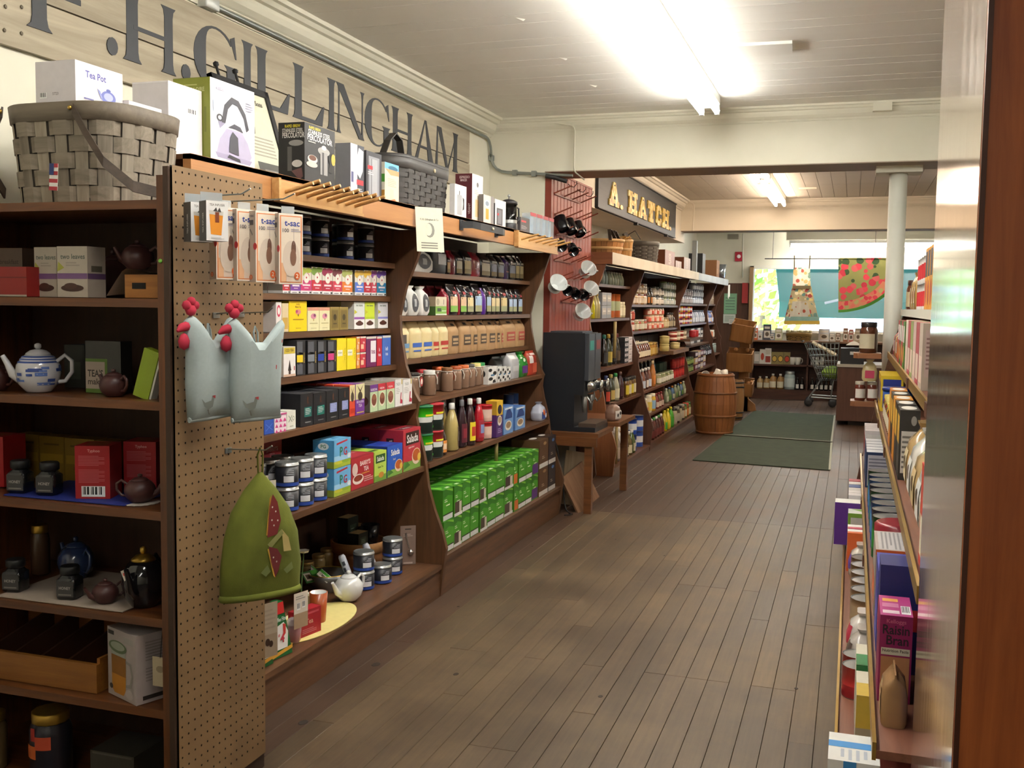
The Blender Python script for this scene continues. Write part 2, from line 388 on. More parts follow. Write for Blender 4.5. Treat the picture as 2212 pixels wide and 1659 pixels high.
# small painted junction box on the first beam
p = at(1906, 233, y=7.43); tag(MB().box(-.06, .06, -.05, 0, -.028, .028, CREAM).obj('junction_box', None, (p.x, 7.42, p.z)), 'small cream junction box at the top of the beam', 'box')
# conduits
GALV = M('9aa09c', .35, .7)
mb = MB()
def arc_pts(pts, r=.1, n=5):
    out = [Vector(pts[0])]
    for i in range(1, len(pts)-1):
        a, b, c = Vector(pts[i-1]), Vector(pts[i]), Vector(pts[i+1]); d1 = (a-b).normalized(); d2 = (c-b).normalized(); p0 = b+d1*r; p1 = b+d2*r
        for k in range(n+1): t = k/n; out.append((1-t)**2*p0+2*t*(1-t)*b+t*t*p1)
    out.append(Vector(pts[-1])); return out
cp = arc_pts([(-2.635, 3.87, 2.752), (-2.635, 7.41, 2.737), (-2.64, 7.425, 2.5), (-2.0, 7.425, 2.452)], .13)
mb.tube(cp, .011, GALV, 8)
t = thing('conduit', 'grey metal conduit bending from the cornice down to the beam', 'conduit')
mb.obj('pipe', t)
for q in ((-2.638, 7.425, 2.6), (-2.45, 7.425, 2.486), (-2.3, 7.425, 2.475)):
    MB().box(q[0]-.017, q[0]+.017, q[1]-.014, q[1]+.018, q[2]-.02, q[2]+.02, GALV).obj('strap', t)
mb = MB()
mb.tube([(-2.63, 3.87, 2.765), (-2.63, 5.2, 2.768), (-2.63, 7.3, 2.757)], .005, CREAM, 5); mb.obj('wire', t)
bx = MB(); rbox(bx, .05, .1, .06, .008, M('c9ccc8', .4, .4)); tag(bx.obj('junction_box', None, (-2.632, 3.82, 2.725)), 'grey metal junction box where the conduit starts', 'box')
mb = MB(); p0 = at(1172, 262, y=7.42); p1 = at(1242, 272, y=7.42)
mb.tube(arc_pts([p0, p1, at(1240, 370, y=7.42), at(1262, 388, y=7.6)], .04), .006, CREAM, 5); tag(mb.obj('wire', None), 'thin painted wire looping down the cream beam', 'wire')
mb = MB(); mb.tube(arc_pts([at(1480, 436, y=13.6), at(1500, 438, y=13.6), at(1496, 498, y=13.65)], .06), .008, CREAM2, 5); tag(mb.obj('wire', None), 'thin painted wire on the second beam by the sign', 'wire')
# round pole under the beam
pc = .262
t = thing('support_pole', 'round white support pole under the cream beam', 'pole', (pc, 7.72, 0))
MB().lathe([(.06, .02), (.06, 2.44)], PAINT('d6d6c8', 'e2e2d6', 3), seg=20).obj('shaft', t)
MB().box(-.15, .15, -.11, .13, 2.44, 2.485, CREAM).obj('capital', t)
MB().lathe([(.09, 0), (.09, .015), (.066, .03)], CREAM, seg=20).obj('base', t)
# ------------------------------------------------------------------ fluorescent lamps
TUBEM = EMIT('fdfaf3', TUBE); TUBEW = EMIT('ffead2', TUBE*.8)
def lamp(label, x, y0, y1, tube, rot=0, ln=None, z=ZC-.016):
    L_ = y1-y0; t = thing('fluorescent_lamp', label, 'lamp', (x, (y0+y1)/2, z), rot, 'fluorescent ceiling lamps')
    mb = MB(); mb.prism([(-.066, 0), (-.066, -.055), (-.03, -.075), (.03, -.075), (.066, -.055), (.066, 0)], lambda a, b, tt: (a, tt, b), -L_/2, L_/2, M('d8d8d4', .4)); mb.obj('housing', t)
    for sx in (-.05, .05):
        MB().lathe([(.019, -L_/2+.03), (.019, L_/2-.03)], tube, seg=10).obj('tube', t, (sx, 0, -.1), (radians(90), 0, 0))
        for e in (-1, 1): MB().box(sx-.014, sx+.014, e*(L_/2-.015)-.015, e*(L_/2-.015)+.015, -.122, -.055, M('f0f0ec', .4)).obj('socket', t)
    return t
lamp('long twin-tube ceiling lamp in front of the first beam', -.95, 3.98, 6.97, TUBEM)
lamp('twin-tube ceiling lamp nearest the camera, cut by the top edge', -.95, 1.2, 3.94, TUBEM)
lamp('twin-tube ceiling lamp beyond the first beam', -.92, 10.95, 13.4, TUBEW)
lamp('twin-tube ceiling lamp just hidden behind the first beam', -.92, 8.4, 10.85, TUBEW)
lamp('ceiling lamp running along the top of the shop window', .15, 16.55, 18.95, EMIT('fdfaf3', TUBE*1.5), 90, z=2.62)
lamp('added unseen fill lamp behind the second beam', -.92, 14.2, 16.6, TUBEM)  # added fill, unseen past the beam, only to brighten the window room
lamp('twin-tube ceiling lamp behind the camera', -.6, -2.4, .0, EMIT('fdfaf3', TUBE*.75))
lamp('ceiling lamp over the next aisle to the right', 2.2, 3.6, 6.0, TUBEM)
lamp('farther ceiling lamp over the next aisle to the right', 2.2, 9.6, 12.0, TUBEW)
mb = MB(); mb.box(-1.1, 3.4, 17.66, 17.84, 2.62, 2.9, CREAM); o = struct(mb, 'trim_5')
# small conduit fitting on second ceiling
p = at(1745, 406, z=2.88); tag(MB().box(-.1, .1, -.02, .02, -.02, 0, CREAM2).obj('ceiling_fitting', None, (p.x, p.y, 2.886)), 'narrow cream fitting on the ceiling beyond the beam', 'fitting')
# ------------------------------------------------------------------ window and outside
wn1 = thing('window_1', 'wide shop window above the far shelves', 'window'); THINGS.remove(wn1); del wn1['category']; wn1['kind'] = 'structure'
fr = M('e4e0d2', .5)
mb = MB(); mb.box(wxa-.06, wxa, YF-.03, YF+.05, wza-.05, wzb+.05, fr); mb.box(wxb, wxb+.06, YF-.03, YF+.05, wza-.05, wzb+.05, fr); mb.box(wxa-.06, wxb+.06, YF-.03, YF+.05, wzb, wzb+.06, fr); mb.box(wxa-.08, wxb+.08, YF-.06, YF+.06, wza-.04, wza, fr); mb.obj('window_frame', wn1)
mb = MB(); mb.box(wxa, wxb, YF+.06, YF+.066, wza, wzb, CLEAR(.06)); mb.obj('pane', wn1)
struct(MB().box(-12, 14, YF+.3, 34, -.3, -.05, M('b9b4ab', .8)), 'ground')
# teal awning with struts outside
t = thing('awning', 'teal awning outside the shop window', 'awning')
AW, tt_, b_ = newmat('awning_cloth'); b_.inputs['Base Color'].default_value = lin('1f7a70'); tr_ = tt_.nodes.new('ShaderNodeBsdfTranslucent'); tr_.inputs[0].default_value = lin('2b9084'); ms_ = tt_.nodes.new('ShaderNodeMixShader'); tt_.links.new(b_.outputs[0], ms_.inputs[1]); tt_.links.new(tr_.outputs[0], ms_.inputs[2]); tt_.links.new(ms_.outputs[0], tt_.nodes['Material Output'].inputs[0])
mb = MB(); mb.loft([[(-1.42, YF+.35, 2.95), (2.6, YF+.35, 2.95), (2.6, YF+.37, 2.97), (-1.42, YF+.37, 2.97)], [(-1.32, YF+1.5, 1.62), (2.6, YF+1.5, 1.62), (2.6, YF+1.52, 1.64), (-1.32, YF+1.52, 1.64)]], AW, False); mb.obj('canopy', t)
mb = MB(); mb.box(-1.32, 2.6, YF+1.49, YF+1.53, 1.33, 1.64, AW); mb.obj('valance', t)
for pts in (((-.35, YF+.3, 2.3), (.45, YF+1.4, 1.85)), ((.45, YF+1.4, 1.85), (-.5, YF+1.2, 1.6))):
    MB().tube(pts, .025, M('a9b4b8', .4, .5), 6).obj('strut', t)
# leafy tree outside left of the awning
t = thing('street_tree', 'bright green tree seen through the left of the window', 'tree', (-1.75, YF+2.9, -.05))
MB().lathe([(.09, 0), (.07, 1.4)], M('6b5a45', .8), seg=8).obj('trunk', t)
rg = random.Random(5); lv = MB()
for i in range(420):
    a = rg.uniform(0, 2*pi); rr2 = .75*sqrt(rg.random()); z = rg.uniform(1.0, 3.4); px, py = rr2*cos(a), rr2*sin(a); s = rg.uniform(.07, .14)
    n = Vector((rg.uniform(-1, 1), rg.uniform(-1, 1), rg.uniform(-.3, 1))).normalized(); q = n.orthogonal().normalized(); r3 = n.cross(q)
    c = Vector((px, py, z)); lv.add([c+q*s, c+r3*s*.6, c-q*s, c-r3*s*.6], [(0, 1, 2, 3)], M(('9fd13c', 'b6e04f', '86bb34')[i % 3], .6))
o = lv.obj('foliage', t); o['kind'] = 'stuff'
# bright street front opposite
t = thing('building', 'pale building across the street with white window bars', 'building', (0, YF+9, -.05))
MB().box(-9, 9, 0, .6, 0, 4.5, M('d9d8d4', .7)).obj('facade', t)
for i in range(12):
    f = MB().box(-8.4+i*1.4, -7.4+i*1.4, -.04, .01, .8, 2.2, M('f2f2f2', .6)).obj('window_frame', t)
    for a in (0, 1):
        for b in (0, 1): MB().box(-8.34+i*1.4+a*.46, -7.92+i*1.4+a*.46, -.05, -.03, .86+b*.66, 1.46+b*.66, M('9fb2c2', .2)).obj('pane', f)
# ================================================================== lettered board on the wall
XS = -2.635
def flare(x0, x1, z0, z1, s):     # stem with flared foot and head (a = along wall, b = up)
    k = (z1-z0)
    return [(x0-s, z0), (x1+s, z0), (x1+s*.25, z0+.06*k), (x1, z0+.16*k), (x1, z1-.16*k), (x1+s*.25, z1-.06*k), (x1+s, z1), (x0-s, z1), (x0-s*.25, z1-.06*k), (x0, z1-.16*k), (x0, z0+.16*k), (x0-s*.25, z0+.06*k)]
def gshape(a0, a1, z0, z1):
    cx = (a0+a1)/2; cz = (z0+z1)/2; R1 = (a1-a0)/2; R2 = (z1-z0)/2*1.04; n = 22; out = []; inn = []
    for i in range(n+1):
        t = radians(38+282*i/n); th = .1+.75*max(0, -cos(t))**1.2*.42
        out.append((cx+R1*cos(t), cz+R2*sin(t))); inn.append((cx+R1*(1-th*1.3)*cos(t), cz+R2*(1-.07)*sin(t)))
    return out+inn[::-1]
def letters(z0, z1, specs):
    polys = []
    for k, a0, a1 in specs:
        w = a1-a0; st = .066
        if k == 'I': polys.append(flare(a0+.022, a1-.022, z0, z1, .02))
        elif k == 'F': polys.append(flare(a0+.03, a0+.03+st, z0, z1, .025)); polys += [[(a0+.09, z1-.03), (a1, z1-.03), (a1, z1), (a0+.09, z1)], [(a0+.09, z0+.13), (a1-.06, z0+.13), (a1-.06, z0+.15), (a0+.09, z0+.15)]]
        elif k == 'L': polys.append(flare(a0+.02, a0+.02+st, z0, z1, .02)); polys.append([(a0+.08, z0), (a1-.02, z0), (a1, z0+.1), (a1-.012, z0+.1), (a1-.09, z0+.018), (a0+.08, z0+.018)])
        elif k == 'H': polys.append(flare(a0+.02, a0+.02+st, z0, z1, .02)); polys.append(flare(a1-.02-st*.8, a1-.02, z0, z1, .02)); polys.append([(a0+.06, (z0+z1)/2-.008), (a1-.06, (z0+z1)/2-.008), (a1-.06, (z0+z1)/2+.008), (a0+.06, (z0+z1)/2+.008)])
        elif k == 'N': polys.append(flare(a0+.015, a0+.03, z0, z1, .018)); polys.append(flare(a1-.03, a1-.015, z0, z1, .018)); polys.append([(a0-.01, z1), (a0+.075, z1), (a1-.012, z0), (a1-.06, z0)])
        elif k == 'A': polys += [[(a0+w*.52, z1), (a0+w*.6, z1), (a1+.01, z0), (a1-.075, z0)], [(a0+w*.5, z1), (a0+w*.55, z1), (a0+.035, z0), (a0-.01, z0)], [(a0+w*.25, z0+.08), (a1-w*.25, z0+.08), (a1-w*.25, z0+.094), (a0+w*.25, z0+.094)]]
        elif k == 'M': polys += [[(a0+.01, z1), (a0+.03, z1), (a0+.025, z0), (a0-.01, z0)], [(a0+.015, z1), (a0+.085, z1), (a0+w*.55, z0), (a0+w*.45, z0)], [(a1-.05, z1), (a1-.03, z1), (a0+w*.53, z0), (a0+w*.5, z0)], flare(a1-.085, a1-.025, z0, z1, .02)]
        elif k == 'G': polys.append(gshape(a0, a1, z0, z1)); polys.append([(a1-.075, z0+.01), (a1-.02, z0+.03), (a1-.012, z0+.105), (a1+.01, z0+.12), (a1-.1, z0+.12), (a1-.08, z0+.105)]); polys.append([(a1-.055, z1-.02), (a1-.02, z1-.005), (a1-.005, z1-.1), (a1-.014, z1-.1)])
        elif k == '.': polys.append([(a0+.03*cos(2*pi*i/12), z0+.03+.033*sin(2*pi*i/12)) for i in range(12)])
    return polys
bd = thing('lettered_board', 'long weathered plank sign with big black serif letters on the wall', 'sign', (XS, 0, 0))
WEATH = WOOD('8f8470', 'b5aa94', 'y', .75, .5, .3, .1)
MB().box(-.02, 0, 1.9, 6.95, 2.498, 2.72, WEATH).obj('plank', bd)
MB().box(-.02, -.003, 1.9, 6.965, 2.318, 2.493, WEATH).obj('plank', bd)
MB().box(-.022, -.016, 1.9, 6.9, 2.49, 2.5, M('2a2622', .8)).obj('gap', bd)
LET = M('3a3c40', .6)
for k, a0, a1 in (('F', 2.80, 3.12), ('.', 3.222, 0), ('H', 3.281, 3.599), ('.', 3.665, 0), ('G', 3.717, 4.035), ('I', 4.068, 4.165), ('L', 4.181, 4.486), ('L', 4.513, 4.828), ('I', 4.858, 4.955), ('N', 4.965, 5.285), ('G', 5.291, 5.618), ('H', 5.644, 5.954), ('A', 6.0, 6.28), ('M', 6.335, 6.73)):
    mb = MB()
    for i, pl in enumerate(letters(2.402, 2.662, [(k, a0, a1)])): mb.prism(pl, lambda a, b, t: (t, a, b), -.002, .0015+.0003*i, LET)
    mb.obj('letter', bd)
for u, v in ((10, 65), (47, 72), (12, 14), (47, 15)):
    p = at(u, v, x=XS); MB().lathe([(.007, 0), (.005, .002)], M('5d5240', .6), seg=8).obj('nail', bd, (0.0, p.y, p.z), (0, radians(90), 0))
# ================================================================== black and gold sign
sg = thing('shop_sign', 'black board sign with gold slab letters on the soffit', 'sign', (-2.17, 0, 0))
MB().box(-.03, 0, 8.93, 13.07, 2.366, 2.782, WOOD('24262b', '33363c', 'y', .5, .6, .1, 0)).obj('board', sg)
MB().box(-.03, .012, 8.93, 13.07, 2.778, 2.79, M('2a2522', .6)).obj('top_moulding', sg)
MB().box(-.03, .008, 8.93, 13.07, 2.36, 2.368, M('2a2522', .6)).obj('bottom_moulding', sg)
def goldmat():
    m, t, b = newmat('gold_leaf'); N = t.nodes.new; tc = N('ShaderNodeTexCoord'); n = N('ShaderNodeTexNoise'); n.inputs['Scale'].default_value = 14; n.inputs['Detail'].default_value = 4; t.links.new(tc.outputs['Object'], n.inputs['Vector'])
    r = N('ShaderNodeValToRGB'); e = r.color_ramp.elements; e[0].position = .35; e[0].color = lin('a9803a'); e[1].position = .62; e[1].color = lin('f2e2a6'); x = e.new(.5); x.color = lin('dcb84f'); t.links.new(n.outputs[0], r.inputs[0]); t.links.new(r.outputs[0], b.inputs['Base Color']); b.inputs['Roughness'].default_value = .4; return m
GOLD = goldmat(); BLK = M('1c1b1d', .6)
def slab(k, a0, a1, z0, z1):
    w = a1-a0; h = z1-z0; P = []; Q = []; R_ = lambda u0, v0, u1, v1: [(a0+u0*w, z0+v0*h), (a0+u1*w, z0+v0*h), (a0+u1*w, z0+v1*h), (a0+u0*w, z0+v1*h)]
    if k == 'A': P = [[(a0+w*.4, z1), (a0+w*.6, z1), (a0+w*.92, z0+h*.2), (a0+w*.08, z0+h*.2)], R_(0, 0, 1, .25)]; Q = [R_(.42, 0, .58, .12), R_(.44, .3, .58, .42), R_(.46, .84, .54, .9)]
    if k == 'H': P = [R_(0, 0, 1, .25), R_(0, .75, 1, 1), R_(.1, .2, .9, .8)]; Q = [R_(.4, .62, .62, .78), R_(.4, .24, .62, .4), R_(.46, 0, .54, .1), R_(.46, .9, .54, 1)]
    if k == 'T': P = [R_(0, .62, 1, 1), R_(.3, 0, .7, .7), R_(.2, 0, .8, .2)]; Q = []
    if k == 'C': P = [R_(.1, .1, .45, .9), [(a0+.1*w, z0+.75*h), (a0+w, z0+.75*h), (a0+.8*w, z1), (a0+.3*w, z1)], [(a0+.1*w, z0+.25*h), (a0+.3*w, z0), (a0+.8*w, z0), (a0+w, z0+.25*h)], R_(.7, .6, 1, .8), R_(.72, .22, 1, .38)]; Q = []
    if k == '.': P = [[(a0+w/2+w/2*cos(2*pi*i/10), z0+.1*h+.1*h*sin(2*pi*i/10)) for i in range(10)]]
    return P, Q
for k, u0, u1 in (('A', 1315, 1336), ('.', 1338, 1345), ('H', 1356, 1375), ('A', 1378, 1396), ('T', 1398, 1413), ('C', 1415, 1427), ('H', 1429.5, 1444), ('.', 1445, 1449)):
    P, Q = slab(k, ypx(u0, -2.165, 2.5), ypx(u1, -2.165, 2.5), 2.425, 2.648); mb = MB()
    for i, pl in enumerate(P): mb.prism(pl, lambda a, b, t: (t, a, b), 0, .014+.0004*i, GOLD)
    for pl in Q: mb.prism(pl, lambda a, b, t: (t, a, b), .01, .0165, BLK)
    mb.obj('letter', sg)
for y in (10.6, 12.4): MB().box(-.02, .02, y-.03, y+.03, 2.335, 2.362, BLK).obj('bracket', sg)
# ================================================================== wooden wall shelving
SHELF = WOOD('4f3421', '755034', 'y', .4, 1.0, .12, .08); SIDE = WOOD('48301d', '6f4a2e', 'z', .45, .8, .15, .05); BACK = WOOD('3a2416', '4a2f1d', 'z', .6, .6, .1, .05)
FASC = WOOD('a06a3c', 'c08a58', 'y', .4, .6, .1, .0)
DIVP = [(0, -1.962), (.165, -1.945), (.249, -1.933), (.332, -1.955), (.448, -2.0), (.566, -2.035), (.684, -2.05), (.76, -2.066), (.838, -2.088), (.92, -2.104), (.97, -2.098), (1.0, -2.088), (1.04, -2.112), (1.181, -2.163), (1.346, -2.193), (1.44, -2.198), (1.582, -2.165), (1.723, -2.105), (1.816, -2.074), (1.87, -2.055)]
def divider(name, parent, y, m, th=.028, xb=-2.62, extra=()):
    mb = MB(); pts = [(x, z) for z, x in DIVP]+[(xb, 1.87), (xb, 0)]
    mb.prism(pts, lambda a, b, t: (a, t, b), y-th/2, y+th/2, m); return mb.obj(name, parent)
def wall_unit(label, y0, y1, divs, bays, m_shelf, m_side, m_end, fascia, base_h):
    u = thing('shelving_unit', label, 'shelves')
    for i, y in enumerate(divs): divider('side_panel', u, y, m_end if i == 0 else m_side)
    MB().box(-2.65, -2.62, y0, y1, 0, 1.94, BACK).obj('back_panel', u)
    MB().box(-2.62, -2.02, y0, y1+.02, 1.95, 1.966, m_shelf).obj('top_board', u)
    fascia(u)
    for (a, b, shelves) in bays:
        for (x, z) in shelves[:-1]:
            mb = MB(); mb.box(-2.62, x, a, b, z-.026, z, m_shelf); mb.obj('shelf', u)
        x, z = shelves[-1]
        MB().box(-2.62, x, a, b, z-.022, z, m_shelf).obj('base_shelf', u)
        MB().box(-2.0, -1.965, a, b, 0.001, z-.022, m_shelf).obj('kickboard', u)
    return u
S1 = [(-2.225, 1.70), (-2.25, 1.533), (-2.25, 1.371), (-2.215, 1.186), (-2.102, .99), (-2.056, .67), (-1.955, .165)]
T1 = [(-2.205, 1.668), (-2.2, 1.433), (-2.21, 1.205), (-2.1, 1.003), (-2.04, .68), (-1.95, .202)]
def fasc1(u):
    MB().box(-2.05, -2.02, 2.83, 7.1, 1.868, 1.967, FASC).obj('fascia', u)
near = wall_unit('dark wooden wall shelving full of tea and coffee, oak top board', 2.83, 7.09, [2.845, 4.831, 7.075], [(2.86, 4.817, S1), (4.846, 7.06, T1)], SHELF, SIDE, SIDE, fasc1, .165)
MB().lathe([(.012, .537), (.012, .655)], M('8b7a4c', .5), seg=8).obj('post', near, (-2.06, 5.95, 0))
FSH = WOOD('4a2d1e', '6d452f', 'y', .4, 1.0, .12, .08)
FA = [(-2.2, 1.70), (-2.2, 1.38), (-2.15, .925), (-2.06, .6), (-1.955, .065)]
FB = [(-2.2, 1.517), (-2.2, 1.23), (-2.12, .938), (-2.06, .605), (-1.955, .075)]
FC = [(-2.2, 1.544), (-2.2, 1.26), (-2.15, .957), (-2.06, .61), (-1.955, .075)]
FD = [(-2.2, 1.55), (-2.2, 1.24), (-2.17, 1.0), (-2.1, .75), (-1.955, .08)]
def fasc2(u):
    MB().box(-2.04, -2.0, 8.8, 14.05, 1.862, 1.964, PAINT('c9bda8', 'dcd3c0', 3)).obj('fascia', u)
    MB().box(-2.04, -2.0, 14.055, 17.5, 1.862, 1.96, PAINT('a9aeb0', 'bcc1c2', 3)).obj('fascia', u)
    MB().box(-2.62, -2.0, 8.785, 8.8, 1.862, 1.964, WOOD('7d4f2e', '9a6740', 'x', .45, .8, .1, 0)).obj('end_board', u)
far = wall_unit('far brown wall shelving of jars, bottles and preserves, grey fascia', 8.8, 17.5, [8.815, 10.55, 13.64, 16.47, 17.48], [(8.83, 10.535, FA), (10.565, 13.625, FB), (13.655, 16.455, FC), (16.485, 17.465, FD)], FSH, WOOD('4a2c1d', '6a422b', 'z', .45, .8, .1, .05), WOOD('7d4f2e', '9a6740', 'z', .45, .8, .1, 0), fasc2, .065)
for y in (10.0,): MB().lathe([(.016, 1.0), (.016, 1.35)], M('a8935e', .5), seg=8).obj('post', far, (-2.168, y-.3, 0)); MB().lathe([(.014, .07), (.014, .57)], M('a8935e', .5), seg=8).obj('post', far, (-2.0, 9.1, 0))
MB().box(-2.6, -2.09, 12.05, 12.08, .09, .578, FSH).obj('partition', far); MB().box(-2.6, -2.0, 10.57, 12.05, .34, .358, FSH).obj('shelf', far); MB().box(-2.6, -2.03, 12.08, 13.6, .34, .358, FSH).obj('shelf', far)
# two flat wooden blocks that step out of the far shelving
MB().box(-2.3, -1.98, 12.0, 13.2, .94, .985, WOOD('5a3d2a', '7a5a3f', 'y', .5)).obj('display_step', far)
MB().box(-2.3, -2.0, 13.4, 14.6, 1.05, 1.08, WOOD('5a3d2a', '7a5a3f', 'y', .5)).obj('display_step', far)
# ================================================================== end cabinet with pegboard side
CW = WOOD('4a2a17', '74441f', 'x', .38, 1.0, .1, .06); CV = WOOD('4a2a17', '74441f', 'z', .38, 1.0, .1, .06)
cab = thing('end_cabinet', 'dark wooden cabinet at left with deep open shelves and pegboard side', 'cabinet')
YC0, YC1, XC = 2.36, 2.815, -1.75
CAB = [1.77, 1.503, 1.221, .915, .612, .35, .06]
for z in CAB: MB().box(XL+.03, -1.795, YC0+.004, YC1-.02, z-.024, z, CW).obj('shelf', cab)
MB().box(-1.795, -1.773, YC0, YC1-.02, 0.001, 1.835, CV).obj('side_panel', cab)
MB().box(XL+.005, XL+.03, YC0, YC1-.02, 0.001, 1.77, CV).obj('side_panel', cab)
MB().box(-1.773, -1.756, YC0-.002, YC1, 0.001, 1.858, M('3d2a1c', .6)).obj('edge_strip', cab)
MB().box(XL+.005, -1.78, YC1-.02, YC1-.002, 0.001, 1.76, BACK).obj('back_panel', cab)
MB().lathe([(.006, 0), (.006, .003), (.003, .006)], M('6fae3a', .4), seg=8).obj('thumbtack', cab, (-1.784, YC0, 1.605), (radians(90), 0, 0))
# pegboard: real holes
PB = PAINT('7d6242', '8c6f4b', 5, .55); mb = MB(); ph = .0297; y0 = 2.368; z1 = 1.862; ncol = 15; nrow = 61; hr = .0034
for i in range(ncol):
    for j in range(nrow):
        a, b = y0+i*ph, z1-(j+1)*ph
        if j == nrow-1: b = .05
        cy_, cz_ = a+ph/2, z1-(j+.5)*ph
        sq = [(a, b), (a+ph, b), (a+ph, z1-j*ph), (a, z1-j*ph)]
        if j == nrow-1: mb.add([(0, p, q) for p, q in sq], [(0, 1, 2, 3)], PB); continue
        oc = [(cy_+hr*cos(radians(225+45*k)), cz_+hr*sin(radians(225+45*k))) for k in range(8)]
        vs = [(0, p, q) for p, q in sq+oc]
        fs = [(0, 1, 6, 5, 4), (1, 2, 8, 7, 6), (2, 3, 10, 9, 8), (3, 0, 4, 11, 10)]
        mb.add(vs, fs, PB)
        mb.add([(0, p, q) for p, q in oc]+[(-.006, p, q) for p, q in oc], [(k, (k+1) % 8, 8+(k+1) % 8, 8+k) for k in range(8)], M('2a1d12', .8))
o = mb.obj('pegboard', cab, (XC, 0, 0))
MB().box(XC-.0075, XC-.006, y0, y0+ncol*ph, .05, z1, M('1c130c', .9)).obj('pegboard_backing', cab)
# ================================================================== right: tall case with glossy side and red wood front
tc_ = thing('tall_case', 'tall case at right edge, red-brown wood front, glossy reflective side', 'cabinet')
def glossy():
    m, t, b = newmat('glossy_side'); N = t.nodes.new; tc = N('ShaderNodeTexCoord'); mp = N('ShaderNodeMapping'); mp.inputs['Scale'].default_value = (1, 22, .8); t.links.new(tc.outputs['Object'], mp.inputs[0])
    n = N('ShaderNodeTexNoise'); n.inputs['Scale'].default_value = 1.5; t.links.new(mp.outputs[0], n.inputs['Vector']); mr = N('ShaderNodeMapRange'); mr.inputs[3].default_value = .06; mr.inputs[4].default_value = .16; t.links.new(n.outputs[0], mr.inputs[0]); t.links.new(mr.outputs[0], b.inputs['Roughness'])
    b.inputs['Base Color'].default_value = lin('c9b5a4'); b.inputs['Metallic'].default_value = .85; return m
MB().box(.165, .9, 1.6, 2.385, .0, 2.8, M('6a4a35', .6)).obj('body', tc_)
MB().box(.158, .166, 1.572, 2.387, .0, 2.82, glossy()).obj('side_sheet', tc_)
RW = WOOD('8c4420', 'bb6834', 'z', .35, .7, .12, 0)
mb = MB(); mb.box(.159, .9, 1.562, 1.6, 0, 2.82, RW); mb.obj('front_board', tc_)
MB().box(.159, .166, 1.5605, 1.565, 0, 2.82, M('4a2414', .4)).obj('edge_bead', tc_)
# ================================================================== right: stepped gondola with brass rails
BRASS = M('c9a654', .28, .85); GW = WOOD('6b4130', '8a5a44', 'y', .45, .8, .1, .05)
gd = thing('stepped_shelving', 'stepped wooden shelving with brass rails along the right', 'shelves')
GL = [(0.0, .15), (.085, .5), (.165, .87), (.235, 1.2), (.31, 1.49)]
for i, (x, z) in enumerate(GL):
    ya = 2.42 if i < 4 else 3.6
    MB().box(x, .72, ya, 7.38, z-.02, z, GW).obj('shelf', gd)
    if i < 4: MB().box(x-.009, x, ya, 7.38, z-.024, z+.018, BRASS).obj('brass_rail', gd)
    else: MB().box(x-.012, x, ya, 7.38, z-.03, z+.012, M('c8c2b4', .4)).obj('shelf_edge', gd)
MB().box(.02, .7, 2.42, 7.38, .001, .128, M('3a251a', .6)).obj('plinth', gd)
MB().box(.70, .73, 2.42, 7.4, .001, 1.75, BACK).obj('back_panel', gd)
MB().prism([(.02, .0), (.03, .15), (.09, .5), (.17, .87), (.24, 1.2), (.32, 1.48), (.7, 1.48), (.7, 0)], lambda a, b, t: (a, t, b), 7.38, 7.41, FSH).obj('end_panel', gd)
for x0, z, x1 in ((0.0, .87, .19), (0.01, 1.2, .19)):
    mb = MB(); mb.prism([(x0+.03, 7.41), (x0, 7.43), (x0, 7.6), (x0+.03, 7.64), (x1, 7.64), (x1, 7.41)], lambda a, b, t: (a, b, t), z-.035, z, WOOD('7a4c30', '9c6a48', 'x', .4)); mb.obj('end_shelf', gd)
for y, z, i in ((6.1, .87, 2), (4.9, .87, 2), (5.6, .5, 1), (4.35, .5, 1), (3.4, 1.2, 3), (4.6, 1.2, 3)):
    MB().box(GL[i][0]-.0145, GL[i][0]-.0095, y-.05, y+.05, z-.03, z+.016, M('5a3626', .5)).obj('price_label', gd)
# ================================================================== green mats
def mat_rug(lbl, pts, edge):
    t = thing('floor_mat', lbl, 'mat', (0, 0, .001))
    MB().prism(pts, lambda a, b, z: (a, b, z), 0, .008, PAINT('2b3728', '34422f', 9, .9, .5)).obj('pile', t)
    mb = MB()
    for a, b in edge: mb.ribbon([Vector(a+(.009,)), Vector(b+(.009,))], ((Vector(b+(0,))-Vector(a+(0,))).cross(Vector((0, 0, 1))).normalized()*.02), .004, M('a3a79a', .7))
    mb.obj('edge_binding', t)
A = lambda u, v: tuple(at(u, v, z=0).xy)
mat_rug('nearer dark green floor mat in the aisle', [A(1496, 995), A(1792, 1017), A(1796, 958), A(1562, 942)], [(A(1792, 1017), A(1796, 958))])
mat_rug('farther dark green floor mat by the barrels', [A(1562, 940), A(1796, 955.5), A(1803, 899), A(1630, 888)], [(A(1565, 940), A(1796, 955.5)), (A(1796, 956), A(1803, 899))])
